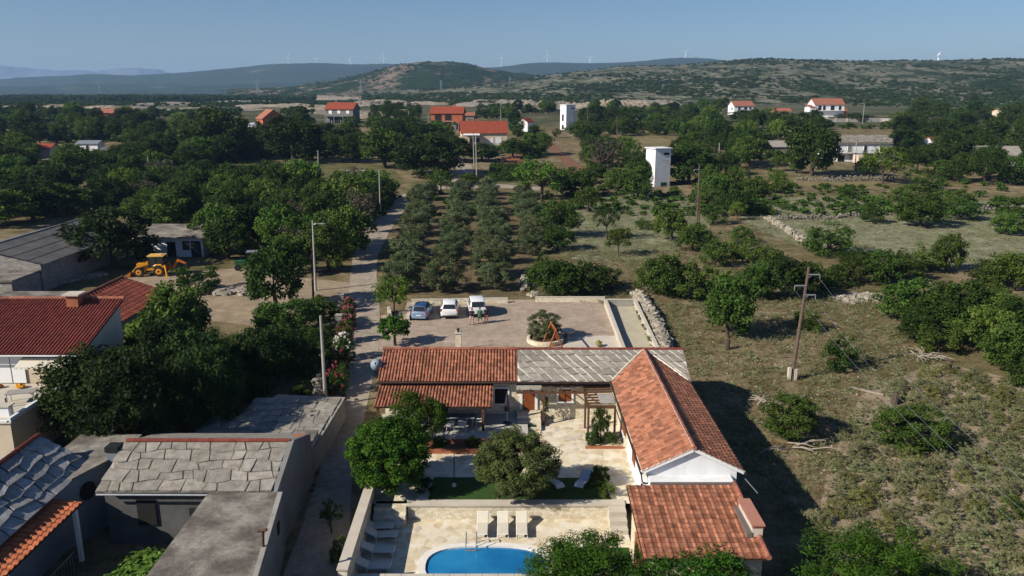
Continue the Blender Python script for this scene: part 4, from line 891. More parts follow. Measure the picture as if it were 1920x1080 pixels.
a = P(938, 305); tractor('dark tractor parked beside the lane below the cream house', a, R(0), M['black'])
tr = thing('farm_trailer', 'reddish flat farm trailer next to the dark tractor', 'trailer', P(962, 305))
q = MB(); q.box(-2,2,-.9,.9,.7,.85); q.box(-2,2,-.95,-.9,.85,1.2); q.box(-2,2,.9,.95,.85,1.2); q.build('bed', M['brick'], tr)
for x in (-.9,.9):
    for s in (-1,1): MB().lathe([(.001,-.1),(.38,-.1),(.38,.1),(.001,.1)], (x,s*.75,.38),14,axis='Y').build('wheel', M['rubber'], tr)
MB().beam((2,0,.7),(3.1,0,.5),.1,.1).build('drawbar', M['black'], tr)
# ------------------------------------------------------------------ left side buildings
ra = thing('house', 'cream house with large dark red ribbed tile roof and white shutters at the left edge', 'house', (-37, 54.5, -.3), world=True)
q = MB(); q.box(-46, -30.9, 54.4, 60.55, -1.0, 5.0); q.add([(-30.9,54.4,5),(-30.9,60.55,5),(-30.9,60.55,7.0),(-46,60.55,5),(-46,60.55,7.0)], [(0,1,2),(1,3,4,2)]); q.build('wall', M['cream'], ra)
tile_roof((-46.3,53.6,4.95), (15.75,0,0), (0,7.0,2.25), 62, 14, .06).build('roof', M['tile_red'], ra)
q = MB(); q.slab([(-46.3,53.7,4.9),(-30.55,53.7,4.9),(-30.55,60.6,7.12),(-46.3,60.6,7.12)], .1); q.build('roof_deck', M['tile_red'], ra)
ridge_tiles((-46.3,60.6,7.26), (-30.5,60.6,7.26), .14, .4).build('ridge_cap', M['ridge'], ra)
q = MB(); q.path([(-46.3,53.55,4.85),(-30.6,53.55,4.85)], .07, 7); q.build('gutter', M['metal'], ra)
q = MB(); q.box(-34.4,-33.5,59.4,60.2,6.4,7.75); o = q.build('chimney', M['brick'], ra); MB().box(-34.6,-33.3,59.2,60.4,7.75,7.87).build('chimney_cap', M['pale_concrete'], o)
q = MB(); q.tube((-40.6,60.3,7.1),(-40.6,60.3,8.6),.04); q.build('aerial_mast', M['metal'], ra)
q = MB(); q.box(-37.1,-35.1,54.3,54.39,2.55,4.6); o = q.build('shutter', M['whitepaint'], ra); MB().box(-36.12,-36.08,54.28,54.298,2.55,4.6).build('shutter_joint', M['greywall'], o)
MB().box(-39.3,-37.6,54.3,54.39,2.55,4.6).build('shutter', M['whitepaint'], ra)
q = MB(); q.box(-33.2,-31.6,54.3,54.39,2.5,4.4); q.build('door', M['shutter'], ra)
q = MB(); q.slab([(-35,53.0,4.2),(-31.2,53.0,4.2),(-31.2,54.35,4.65),(-35,54.35,4.65)], .04); [q.box(-35+i*.38,-34.8+i*.38,52.99,53.02,4.03,4.2) for i in range(10)]; q.build('awning', M['canvas'], ra)
q = MB(); q.box(-46,-32.1,47.4,54.3,-1,2.4); o = q.build('terrace', M['cream'], ra); q = MB(); q.box(-46,-32.0,47.3,54.3,2.4,2.5); q.build('terrace_floor', M['pale_concrete'], o)
q = MB(); q.box(-32.25,-32.05,47.4,53,2.5,2.75); q.box(-46,-32.25,47.3,47.5,2.5,2.6); q.build('parapet', M['whitepaint'], o)
t = thing('garden_table', 'weathered grey table on the flat terrace of the red roofed house', 'table', (-33.3, 50.8, 2.5), R(15)); MB().box(-.9,.9,-.45,.45,.72,.77).build('tabletop', M['concrete'], t)
for x in (-.8,.8):
    for y in (-.38,.38): MB().tube((x,y,0),(x,y,.72),.03).build('leg', M['metal'], t)
t = thing('terrace_chimney', 'small white chimney block at the corner of the terrace', 'chimney', (-32.9, 48.4, 2.5)); MB().box(-.3,.3,-.25,.25,0,.7).build('stack', M['whitepaint'], t); MB().box(-.4,.4,-.35,.35,.7,.78).build('cap', M['pale_concrete'], t)
for i, (x, c, l) in enumerate([(-36.6,'orangepaint','orange bundle lying on the terrace by the white shutters'),(-35.0,'yellow','small orange and yellow bag on the terrace beside the awning')]):
    o = tag(MB().ell((0,0,.15),(.35,.25,.2),9,6,0,.3).build('garden_bag', M[c]), l, 'bag'); o.location = (x, 53.4, 2.5)
b2 = thing('outbuilding', 'small outbuilding with brown red tile roof behind the large red roof', 'shed', (-38, 75, 0), world=True)
q = MB(); q.box(-44.5,-36.3,70.5,81,-.3,2.5); q.add([(-44.5,70.5,2.5),(-36.3,70.5,2.5),(-40.7,70.5,4.0),(-44.5,81,2.5),(-36.3,81,2.5),(-40.7,81,4.0)],[(0,1,2),(4,3,5)]); q.build('wall', M['greywall'], b2)
tile_roof((-35.9,70.2,2.45),(0,11.2,0),(-4.9,0,1.7),18,10,.08,.03).build('roof', mk('brown_tile', (.24,.06,.035), (.17,.045,.03), 2, .85, rnd=.25), b2)
q = MB(); q.slab([(-45,70.2,2.5),(-40.8,70.2,4.12),(-40.8,81.4,4.12),(-45,81.4,2.5)], .1); q.slab([(-40.8,70.2,4.1),(-35.9,70.2,2.42),(-35.9,81.4,2.42),(-40.8,81.4,4.1)],.08); q.build('roof_deck', M['tile_red'], b2)
ridge_tiles((-40.8,70.2,4.2),(-40.8,81.4,4.2),.12,.4).build('ridge_cap', M['ridge'], b2)
w1 = thing('warehouse', 'long grey block warehouse with dark fibre cement gable roof', 'warehouse', (-58, 92, 0), world=True)
q = MB(); q.box(-69,-55.4,91.5,114,-.2,3.4); q.add([(-69,91.5,3.4),(-55.4,91.5,3.4),(-62.2,91.5,4.95),(-69,114,3.4),(-55.4,114,3.4),(-62.2,114,4.95)],[(0,1,2),(4,3,5)]); q.build('wall', M['block'], w1)
q = MB()
for i in range(34):
    for k in range(4):
        y0 = 91.2+i*(23.2/34); y1 = y0+23.2/34
        for (xa, za), (xb, zb) in (((-62.2,5.12),(-54.9,3.38)),):
            f0, f1 = k/4, (k+1)/4
            pa = (xa+(xb-xa)*f0, za+(zb-za)*f0+.02*(3-k)); pb = (xa+(xb-xa)*f1+.1, za+(zb-za)*f1+.02*(3-k)); ym = (y0+y1)/2
            q.add([(pa[0],y0,pa[1]),(pb[0],y0,pb[1]),(pb[0],ym,pb[1]+.05),(pa[0],ym,pa[1]+.05),(pb[0],y1,pb[1]),(pa[0],y1,pa[1])],[(0,1,2,3),(3,2,4,5)])
q.slab([(-69.6,91.2,3.35),(-62.2,91.2,5.08),(-62.2,114.4,5.08),(-69.6,114.4,3.35)],.08); q.build('roof', M['asbestos'], w1)
q = MB(); q.path([(-62.2,91.1,5.2),(-62.2,114.4,5.2)],.12,6); q.build('ridge_cap', M['concrete'], w1)
w2 = thing('flat_shed', 'low flat roofed block shed in front of the grey warehouse', 'shed', (-58, 88, 0), world=True)
MB().box(-70,-55.6,86.0,91.45,-.2,2.5).build('wall', M['block'], w2); MB().box(-70,-55.4,85.8,91.46,2.5,2.68).build('roof', M['concrete_roof'], w2)
w3 = thing('flat_shed', 'low concrete flat roof just behind the big red tile roof', 'shed', (-42, 76, 0), world=True)
MB().box(-54,-46.5,76.2,83,-.2,2.0).build('wall', M['greywall'], w3); MB().box(-54.3,-46.2,76,83.2,2.0,2.15).build('roof', M['concrete_roof'], w3)
s1 = thing('white_shed', 'long white block shed with sloping grey roof behind the digger', 'shed', (-48, 112, 0), world=True)
MB().box(-53,-44.2,112,117,-.2,2.9).build('wall', M['white'], s1)
q = MB(); q.slab([(-53.6,111.4,2.95),(-43.6,111.4,2.95),(-42.6,117.5,3.9),(-53.6,117.5,3.9)],.12); q.build('roof', M['concrete_roof'], s1)
for x, z0, w_, h_ in ((-49.3,.0,1.2,2.2),(-47.1,1.0,1.0,1.3),(-45.9,.0,1.4,2.3)): MB().box(x,x+w_,111.9,111.99,z0,z0+h_).build('door' if z0 < .5 else 'window', M['dark'], s1)
# foreground left: slab roofed houses
hb_ = thing('slab_house', 'old house with warm grey stone slab roof and red ridge tiles left of the road', 'house', (-17, 40, -1), world=True)
q = MB(); q.box(-21.9,-12.75,38.9,45.6,-1.1,2.35); q.add([(-21.9,38.9,2.35),(-21.9,45.6,2.35),(-21.9,42.1,3.5)],[(0,1,2)]); q.build('wall', M['shadetone'], hb_)
q = MB(); q.add([(-12.75,38.4,-1.1),(-12.45,38.4,-1.1),(-12.45,45.6,-1.1),(-12.75,45.6,-1.1),(-12.75,38.4,2.42),(-12.45,38.4,2.42),(-12.45,42.1,3.68),(-12.75,42.1,3.68),(-12.45,45.6,2.5),(-12.75,45.6,2.5)],[(1,2,8,6,5),(0,4,7,9,3),(4,5,6,7),(7,6,8,9),(0,1,5,4),(2,3,9,8)]); q.build('gable', M['greywall'], hb_)
q = MB(); q.add([(-22.1,38.4,2.38),(-12.76,38.4,2.38),(-12.76,42.1,3.58),(-22.1,42.1,3.58)],[(0,1,2,3)],1); slab_plates(q,(-22.1,38.4,2.4),(9.34,0,0),(0,3.7,1.2),9,5,-.6,.06,.3,thick=.085)
q.build('roof', [M['slabold'], M['mortar_old']], hb_)
q = MB(); q.slab([(-22.1,42.1,3.56),(-12.76,42.1,3.56),(-12.76,45.9,2.4),(-22.1,45.9,2.4)],.1); q.build('roof', M['slabold'], hb_)['label'] = 'hidden back slope of the slab roof'
ridge_tiles((-22.0,42.1,3.66),(-12.7,42.1,3.66),.12,.38).build('ridge_cap', M['tile_red'], hb_)
q = MB(); q.path([(-22,38.3,2.3),(-15.9,38.3,2.28)],.06,7); q.build('gutter', M['metal'], hb_)
for x in (-20.2,): MB().box(x,x+1.0,38.8,38.89,.2,1.7).build('window', M['dark'], hb_)
MB().box(-17.4,-16.2,38.8,38.89,-1,1.2).build('door', M['dark'], hb_)
fr = thing('flat_house', 'grey house with stained flat concrete roof along the left side of the road', 'house', (-13.5, 32, -1), world=True)
pr = [(-15.95,38.3),(-12.2,38.3),(-10.95,29),(-15.9,29)]
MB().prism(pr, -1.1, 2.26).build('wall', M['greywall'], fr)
q = MB(); q.prism([(-16.05,38.28),(-12.15,38.28),(-10.85,28.9),(-16.0,28.9)], 2.26, 2.42); q.build('roof', M['concrete_roof'], fr)
q = MB(); q.prism([(-12.35,38.2),(-12.1,38.2),(-10.83,28.9),(-11.05,28.9)], 2.42, 2.52); q.build('parapet', M['concrete'], fr)
MB().obox((-11.93,36.6,1.35),(.06,.5,.55),R(8)).build('window', M['dark'], fr)
q = MB(); q.tube((-11.55,33.0,2.3),(-11.5,33.0,3.35),.07); q.tube((-11.75,33.0,3.3),(-11.3,33.0,3.4),.08); q.build('flue_pipe', mk('rusty_pipe', (.11,.055,.04), (.07,.04,.03), 6), fr)
hc_ = thing('slab_house', 'bluish stone slab roofed house with chimney at the bottom left corner', 'house', (-26, 36, -1), world=True)
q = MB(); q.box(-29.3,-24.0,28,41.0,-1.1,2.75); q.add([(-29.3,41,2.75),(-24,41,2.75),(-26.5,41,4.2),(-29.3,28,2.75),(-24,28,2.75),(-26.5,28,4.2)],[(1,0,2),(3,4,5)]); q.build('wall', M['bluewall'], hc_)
q = MB(); q.add([(-23.65,28,2.62),(-23.65,41.3,2.62),(-26.5,41.3,4.26),(-26.5,28,4.26)],[(0,1,2,3)],1); slab_plates(q,(-23.65,28,2.64),(0,13.3,0),(-2.85,0,1.64),11,5,.5,.11,.3,thick=.11)
q.build('roof', [M['slabblue'], mk('dark_bed', (.10,.10,.11), (.07,.07,.08), 2)], hc_)
q = MB(); q.slab([(-26.5,28,4.24),(-26.5,41.3,4.24),(-29.5,41.3,2.62),(-29.5,28,2.62)],.1); q.build('roof', M['slabblue'], hc_)['label'] = 'far slope of the slab roof'
ridge_tiles((-26.5,28,4.36),(-26.5,41.35,4.36),.12,.4).build('ridge_cap', M['tile_red'], hc_)
q = MB(); q.prism([(-24.3,37.9),(-24.05,37.9),(-22.55,42.2),(-22.9,42.3),(-24.3,41.0)],-1.1,2.66); q.build('wall', M['bluewall'], hc_)['label'] = 'blue grey yard wall with round dark opening'
q = MB(); q.box(-26.0,-22.6,42.25,44.6,-1.1,2.72); q.build('back_room', M['bluewall'], hc_); q = MB(); q.prism([(-26.1,41.35),(-24.3,41.05),(-24.3,39.0),(-23.6,39.0),(-22.4,42.2),(-22.4,44.7),(-26.1,44.7)],2.72,2.86); q.build('flat_roof', M['concrete_roof'], hc_)
q = MB(); q.lathe([(.001,-.04),(.52,-.04),(.52,.0),(.001,0)], (0,0,0), 20, axis='Y'); rw = q.build('round_window', M['dark'], hc_); rw.matrix_parent_inverse = Matrix.Translation((26,-36,1)); rw.location = (-23.33,39.85,1.7); rw.rotation_euler = (0,0,math.atan2(4.3,1.5))
q = MB(); q.box(-22.85,-22.2,41.3,41.95,-1.1,3.3); o = q.build('chimney', M['bluewall'], hc_); MB().box(-22.9,-22.15,41.25,42.0,3.3,3.6).build('chimney_cap', M['black'], o)
MB().box(-23.98,-23.95,36.9,37.9,1.9,2.5).build('window', M['whitepaint'], hc_)
cv = thing('tiled_canopy', 'bright orange red ribbed tile canopy beside the bluish slab roof', 'canopy', (-23.3, 34, -1), world=True)
tile_roof((-22.45,29,2.18),(0,8.7,0),(-1.75,0,.26),22,6,.07,.03).build('roof', M['tile_orange'], cv)
q = MB(); q.slab([(-24.2,29,2.40),(-22.45,29,2.14),(-22.45,37.7,2.14),(-24.2,37.7,2.40)],.07); q.build('roof_deck', M['gutter'], cv)
for y in (31.5,37.3): MB().box(-22.75,-22.55,y-.1,y+.1,-1.1,2.1).build('post', M['whitepaint'], cv)
q = MB(); q.beam((-22.5,29,1.0-.95),(-22.5,36.5,.05),.05,.05); [q.tube((-22.5,29+.25*i,-1),(-22.5,29+.25*i,.05),.015,n=5) for i in range(30)]; q.build('railing', M['metal'], cv)
yd = thing('ruined_house', 'roofless low house with grey slab top in deep shade behind the red ridge tiles', 'house', (-17, 48, -1), world=True)
q = MB(); q.prism([(-21.2,46.2),(-12.6,46.2),(-12.4,55.2),(-17.5,55.8)], -1.1, 1.0); q.build('wall', M['greywall'], yd)
q = MB(); q.prism([(-21.3,46.1),(-12.55,46.1),(-12.35,55.3),(-17.5,55.9)], 1.0, 1.04); slab_plates(q,(-21.0,46.2,1.05),(8.3,0,0),(0,5.5,0.02),8,5,0,.05,.3,thick=.06); slab_plates(q,(-18.9,51.7,1.06),(6.3,0,0),(0,3.4,.02),6,3,0,.07,.25,thick=.06); q.build('roof', M['slabold'], yd)
stonepath('dry_stone_wall', 'old dry stone wall between the road and the shaded slab roof', [(600,740),(596,775),(588,815),(575,850)], .6, 2.0, 420)
t = thing('stone_box', 'square grey concrete block beside the wall at the end of the red ridge tiles', 'masonry', (-13.0,47.3,1.0)); MB().box(-1.0,.35,-.9,.9,0,.55).build('block', M['concrete'], t)
MB().box(-1.05,.4,-.95,.95,.55,.6).build('cap', M['concrete_roof'], t)
t = thing('brick_post', 'small orange brick stub at the right end of the red ridge tiles', 'brick pile', (-12.7,44.6,2.6)); q = MB(); q.box(-.5,.2,-.2,.2,-.1,.25); q.build('bricks', M['brick'], t)
for (a, l) in ((P(641,580),'grey brick gate pillar among the pink oleanders, farther one'),(P(637,622),'grey brick gate pillar among the pink oleanders, nearer one'),(P(596,752),'pale block pillar stub at the corner of the old wall beside the lamp post')):
    t = thing('gate_pillar', l, 'pillar', a); MB().box(-.3,.3,-.3,.3,-.2,1.7).build('shaft', M['block'], t); MB().box(-.35,.35,-.35,.35,1.7,1.78).build('cap', M['concrete'], t)
# ------------------------------------------------------------------ houses farther off
def house(name, label, cat, px, py, W, D, he, hr, rz, wall, roof, wins=(), chim=(), ov=.45, world_rise=0, flat=False, left=(), extra=None):
    p = P(px, py); t = thing(name, label, cat, p, R(rz))
    q = MB(); q.box(-W/2,W/2,0,D,-1,he)
    if not flat: q.add([(-W/2,0,he),(-W/2,D,he),(-W/2,D/2,hr),(W/2,0,he),(W/2,D,he),(W/2,D/2,hr)],[(0,2,1),(3,4,5)])
    q.build('wall', wall, t)
    if flat: MB().box(-W/2-ov,W/2+ov,-ov,D+ov,he,he+.25).build('roof', roof, t)
    else:
        s = (hr-he)/(D/2); e = he-ov*s+.1; q = MB()
        q.slab([(-W/2-ov,-ov,e),(W/2+ov,-ov,e),(W/2+ov,D/2,hr+.12),(-W/2-ov,D/2,hr+.12)],.18); q.slab([(-W/2-ov,D/2,hr+.12),(W/2+ov,D/2,hr+.12),(W/2+ov,D+ov,e),(-W/2-ov,D+ov,e)],.18)
        ro = q.build('roof', roof, t)
        for cx_, cy_ in chim: q = MB(); q.box(cx_-.35,cx_+.35,D*cy_-.3,D*cy_+.3,he,hr+.9); q.build('chimney', M['brick'], ro)
    for x, z, w_, h_, mt in wins:
        o = MB().box(x-w_/2,x+w_/2,-.06,.05,z,z+h_).build('door' if mt == 'shutter' or z < .3 else 'window', M[mt], t)
        q = MB(); q.box(x-w_/2-.12,x-w_/2,-.09,.04,z-.1,z+h_+.12); q.box(x+w_/2,x+w_/2+.12,-.09,.04,z-.1,z+h_+.12); q.box(x-w_/2,x+w_/2,-.09,.04,z+h_,z+h_+.12); q.build('frame', wall if wall is not M['white'] else M['whitepaint'], o)
    for y, z, w_, h_, mt in left: MB().box(-W/2-.06,-W/2+.05,y-w_/2,y+w_/2,z,z+h_).build('window', M[mt], t)
    if extra: extra(t)
    return t
M['brickwall'] = mk('hollow_brick', (.42,.13,.065), (.34,.10,.05), .8, .95)
def ex(t): MB().box(-4.5,3.0,-1.2,-.02,2.7,2.85).build('balcony', M['concrete'], t); [MB().box(x-.15,x+.15,-1.1,-.8,-1,2.7).build('porch_post', M['concrete'], t) for x in (-4.2,-.8,2.6)]
t_ = house('brick_house','unfinished red brick house with orange roof and two wide dark openings','house',838,243,12.5,8,5.6,7.6,-4,M['brickwall'],M['tile_far'],[(-3.4,3.1,2.6,2.0,'dark'),(.6,3.1,2.6,2.0,'dark'),(-3.8,0,2.2,2.2,'dark'),(3.5,0,2.4,2.2,'greywall')],[(2.5,.7)],extra=ex); t_.scale = (1.18,1.18,1.36)
house('grey_annex','small grey house with dull roof at the right of the brick house','house',879,232,5.5,8,4.2,5.6,0,M['greywall'],M['tile_dull'],[(0,1.2,1,1.2,'dark')])
def ex(t):
    q = MB(); q.box(-6.2,6.2,-1.5,-.02,2.75,2.95); q.box(-6.2,6.2,-1.5,-1.42,2.95,3.7); q.build('balcony', M['greywall'], t)
    for x in (-6,-2,2,6): MB().box(x-.15,x+.15,-1.45,-1.15,-1,2.75).build('porch_post', M['greywall'], t)
    MB().box(-6.26,-6.15,0,9,-.9,6).build('side_wall', M['brickwall'], t)
t_ = house('grey_house','grey house with orange tile roof, orange side wall and arched ground floor','house',637,231,12.3,9,5.8,8.2,-8,M['greywall'],M['tile_far'],[(-4,3.7,1.5,1.6,'whitepaint'),(-.2,3.9,1.5,1.4,'whitepaint'),(3.8,3.9,1.5,1.4,'whitepaint'),(-2,0,2.6,2.4,'dark'),(2,0,2.6,2.4,'dark')],[(-3,.6)],extra=ex); t_.scale = (1.2,1.2,1.26)
def ex(t):
    q = MB(); q.slab([(-7.4,-2.0,3.3),(-1.8,-2.0,3.3),(-1.8,-.05,3.8),(-7.4,-.05,3.8)],.06); q.build('striped_awning', M['whitepaint'], t)
    MB().box(-8.6,-7.55,2,6,-.5,2.6).build('balcony', M['cream'], t)
t_ = house('cream_house','cream house with broad orange tile roof and white striped awning','house',909,273,15.5,10,4.0,7.2,7,M['cream'],M['tile_far'],[(-4.6,0,1.4,2.1,'dark'),(-2.4,1,1.2,1.3,'dark'),(2.3,.8,1.3,1.6,'whitepaint'),(4.6,.6,2.2,2.0,'whitepaint')],[(-5,.55),(-1.5,.6)],extra=ex); t_.scale = (1.08,1.08,1.2)
house('cottage','small white cottage with red roof and one red door facing the camera','house',995,246,6.2,5.2,4.2,5.8,62,M['white'],M['tile_far'],[(0,1.3,.9,1.1,'dark')],left=[(2.6,1.2,1.1,2.2,'shutter')])
def ex(t):
    o = MB().box(-6.5,-3.8,-2.0,0,-.5,2.2).build('porch', M['white'], t); MB().slab([(-6.7,-2.2,2.2),(-3.6,-2.2,2.2),(-3.6,.1,2.6),(-6.7,.1,2.6)],.1).build('porch_roof', M['tile_dull'], o)
t_ = house('brick_house','unfinished narrow brick house with grey gable beside a white blue panelled porch','house',488,240,9.5,9,3.6,6.6,-58,M['brickwall'],M['tile_dull'],left=[(3,3.4,1.6,1.4,'dark'),(6,3.6,1.4,1.3,'dark'),(5,.4,3.2,2.0,'dark')]); t_.scale = (1.15,1.15,1.3)
t = thing('painted_wall', 'low wall with blue and white painting beside the narrow brick house', 'wall', P(471,239)); MB().box(-2.6,2.6,-.15,.15,-.3,2.2).build('wall', M['white'], t)
q = MB(); [q.box(-2.2+i*.75,-1.75+i*.75,-.19,-.152,.6+.25*(i%2),1.5+.2*(i%3)) for i in range(6)]; q.build('painting', mk('blue_paint', (.05,.14,.42)), t)
def ex(t): MB().box(-6.2,-5.6,-1.2,-.02,2.6,2.75).build('ledge', M['white'], t); MB().slab([(1,-2,2.7),(6,-2,2.7),(6,-.05,3.1),(1,-.05,3.1)],.12).build('porch_roof', M['tile_dull'], t)
house('village_house','white house with pale red roof, left one of the two by the village lane','house',1394,217,12.4,9,5.9,8.6,9,M['white'],M['tile_dull'],[(-3,3.6,1.6,1.5,'dark'),(1,3.6,1.9,1.4,'dark'),(4,3.6,1.3,1.4,'dark'),(3,0,3,2.2,'dark')],left=[(3,3.4,1.4,1.4,'dark')],extra=ex)
house('pavilion','low building with hipped orange roof between the two white village houses','house',1467,217,10.5,7,2.7,4.4,4,M['cream'],M['tile_dull'],[(-3.8,0,1.6,2,'whitepaint'),(2,.2,4,1.9,'dark')],[(-4,.4)])
def ex(t):
    q = MB(); q.box(-11.5,-8.05,-1.5,5,-1,4.6); o = q.build('side_wing', M['white'], t); MB().slab([(-11.8,-1.8,4.6),(-7.9,-1.8,4.6),(-7.9,5.2,5.8),(-11.8,5.2,5.8)],.15).build('wing_roof', M['tile_dull'], o); MB().box(-10.6,-9.2,-1.56,-1.45,.8,3.4).build('window', M['dark'], o)
    q = MB(); q.box(-8,8.3,-1.4,-.02,2.9,3.05); q.build('balcony', M['white'], t); q = MB(); q.box(8.4,10,-.6,1,-1,4.2); q.build('brick_chimney', M['brick'], t)
t_ = house('village_house','large white house with red brown roof and balcony, right one by the village lane','house',1554,219,16.5,9,6.0,8.7,6,M['white'],M['tile_dull'],[(-5.5,3.2,1.9,2.1,'dark'),(-3,3.2,1.5,2.1,'dark'),(1.6,3.2,2.2,2.1,'dark'),(5.8,3.2,1.5,2.1,'dark')],extra=ex); t_.scale = (1.1,1.1,1.2)
def ex(t):
    q = MB(); q.box(-9,7,-1.3,-.02,2.5,2.62); o = q.build('balcony', M['concrete'], t); q = MB(); [q.box(x,x+.04,-1.3,-1.26,2.62,3.4) for x in np.arange(-9,7,.35)]; q.box(-9,7,-1.3,-1.26,3.4,3.45); q.build('railing', M['metal'], o)
    MB().box(-2.5,.5,-5.0,-1.4,-1,2.3).build('stair_block', M['cream'], t)
lh = house('long_house','long white house with grey stone slab roof and balcony among trees','house',1609,303,19.5,8,5.6,7.6,3,M['white'],M['slabold'],[(-6.5,2.8,1.1,2.0,'dark'),(-3,2.9,1.3,1.9,'greywall'),(1.9,2.8,1.0,2.0,'dark'),(7,2.9,1.2,1.8,'dark'),(-5.5,0,2.2,2.0,'dark')],extra=ex)
q = MB(); slab_plates(q,(-10.2,-.45,5.72),(20.4,0,0),(0,4.45,2.1),24,7,1,.05,.3,thick=.12); q.build('slab_cover', M['slab'], lh)
q = MB(); q.add([(9.75,-.2,-1),(10.3,-.2,-1),(10.3,8,-1),(9.75,8,-1),(9.75,-.2,7.0),(10.3,-.2,7.0),(10.3,8,7),(9.75,8,7)],[(0,1,5,4),(1,2,6,5),(3,0,4,7),(4,5,6,7)]); q.build('gable_wall', M['drystone'], lh)
house('stone_hut','ruined low stone house with grey slab roof left of the long white house','house',1461,289,9,6,2.6,4.2,2,M['drystone'],M['slabold'],[(-2,.2,1,1.6,'dark')])
house('slab_cottage','low cottage with pale slab roof at the right edge','house',1873,312,12,7,3.2,5.6,-4,M['white'],M['slabold'],[(-2,0,1.2,2,'dark'),(2,1,1,1.2,'dark')])
house('hidden_cottage','small cottage with orange roof showing between dark trees right of the long house','house',1762,283,6,6,3.0,4.6,35,M['white'],M['tile_dull'],[(0,1,1,1.2,'dark')])
house('hidden_house','house with red roof corner peeking from dark trees, near the right edge','house',1893,222,9,8,4,6,20,M['cream'],M['tile_dull'],[(0,1,1,1.2,'dark')])
house('hidden_house','house with small orange roof just visible above the left wood','house',195,224,10,8,3.6,5.8,0,M['brickwall'],M['tile_dull'],[(0,1,1,1.2,'dark')])
house('hidden_house','house with dark red roof strip behind trees at the left edge','house',66,296,10,6,3.0,4.3,0,M['cream'],M['tile_far'],[(0,1,1,1.2,'dark')])
house('grey_house','low grey house with flat roof half covered by trees on the left','house',140,322,16,8,3.2,4,0,M['greywall'],M['concrete_roof'],[(-2,1,1.2,1.3,'dark'),(2,0,1.1,2.1,'dark')],flat=True)
house('dark_roof_house','house with dark slate grey hipped roof beside the low flat one','house',205,312,9,8,3.0,5.2,-12,M['greywall'],M['asbestos'],[(0,1,1,1.2,'dark')])
house('stone_hut','small roofless pale stone hut at the left end of the dry clearing','hut',334,326,6.5,4,2.0,3.4,-16,M['drystone'],M['slabold'],[(0,.1,1,1.6,'dark')])
house('white_shed','tiny white shed roof showing above the trees behind the flat grey house','shed',165,283,7,5,2.6,3.4,0,M['white'],M['metal'],[(0,.1,1,1.8,'dark')])
house('small_ruin','small pale roofless building by the lane left of the white village houses','hut',1347,213,6,4,2.2,2.6,0,M['cream'],M['concrete'],[(0,.1,1,1.5,'dark')],flat=True)
house('field_hut','tiny white hut on the hillside beside the bright green field','hut',1442,159,9,6,3,5,0,M['white'],M['tile_dull'],[(0,.1,1.4,2,'dark')])
# switch towers
def tower(label, px, py, W, Hh, rz, dk):
    t = thing('transformer_tower', label, 'tower', P(px, py), R(rz), 'white transformer towers')
    MB().box(-W/2,W/2,-W/2,W/2,-.5,Hh).build('wall', M['white'], t); MB().box(-W/2-.3,W/2+.3,-W/2-.3,W/2+.3,Hh,Hh+.22).build('roof', M['white'], t)
    o = MB().box(W*.05,W*.38,-W/2-.04,-W/2+.03,Hh*.84,Hh*.84+.55).build('vent_window', M['dark'], t)
    MB().box(-W*.08,W*.3,-W/2-.04,-W/2+.03,.1,1.0).build('door', M['tractorgreen'], t)
    q = MB(); q.beam((-W*.1,-W/2-.3,Hh*.70),(W*.5,-W/2-.3,Hh*.70),.06,.08); q.beam((W*.1,-W/2-.3,Hh*.66),(W*.5,-W/2-.06,Hh*.60),.05,.05); q.tube((W*.42,-W/2-.08,0),(W*.42,-W/2-.08,Hh*.8),.05); q.build('bracket', M['metal'], t)
    if dk: MB().box(-W/2-.04,-W/2+.03,-W*.1,W*.2,Hh*.35,Hh*.62).build('slit_window', M['dark'], t); MB().box(-W/2-.04,-W/2+.03,-W*.12,W*.2,.2,2.2).build('side_door', M['dark'], t)
tower('tall white transformer tower standing at the edge of the pale field, nearer one', 1232, 348, 4.3, 9.0, 22, False)
tower('white transformer tower with slit windows in front of the spoil heaps, farther one', 1064, 243, 5.0, 11.2, 30, True)
# village boundary wall
a, b = P(1545,229), P(1652,229); t = thing('boundary_wall', 'grey panelled wall with pale posts along the village lane', 'wall', a, world=True)
q = MB(); q.beam(a+Vector((0,0,.9)), b+Vector((0,0,.9)), .25, 1.9); q.build('wall', M['concrete'], t)
for i in range(6): c = a.lerp(b, i/5); MB().box(c.x-.35,c.x+.35,c.y-.3,c.y+.2,c.z-.2,c.z+2.1).build('post', M['pale_concrete'], t)
a = P(1590,229); 
for px_, py_, l in ((1516,229,'dark car parked below the large white house, left of another'),(1532,228,'dark car parked at the left end of the panelled village wall')):
    p = P(px_, py_); car('parked_car', l, (p.x,p.y,p.z), R(90), M['black'], M['black'], HATCH)
t = thing('market_umbrella', 'white open parasol in front of the low orange roofed building', 'parasol', P(1440,221)); MB().tube((0,0,0),(0,0,2.4),.04).build('pole', M['metal'], t); MB().lathe([(1.9,2.1),(.01,2.8)], n=8).build('canopy', M['whitepaint'], t)
t = thing('truck', 'blue and white lorry parked between trees left of the brick house', 'truck', P(768,238), R(80))
MB().box(-3,1.5,-1.1,1.1,.8,3.2).build('cargo_box', M['white'], t); MB().box(1.6,3.2,-1.1,1.1,.6,2.9).build('cab', mk('truck_blue', (.04,.12,.35)), t); MB().box(2.2,3.22,-.95,.95,1.7,2.6).build('windscreen', M['glass'], t)
for x in (-2,-.9,2.4):
    for s in (-1,1): MB().lathe([(.001,-.14),(.48,-.14),(.48,.14),(.001,.14)],(x,s*.95,.48),14,axis='Y').build('wheel', M['rubber'], t)
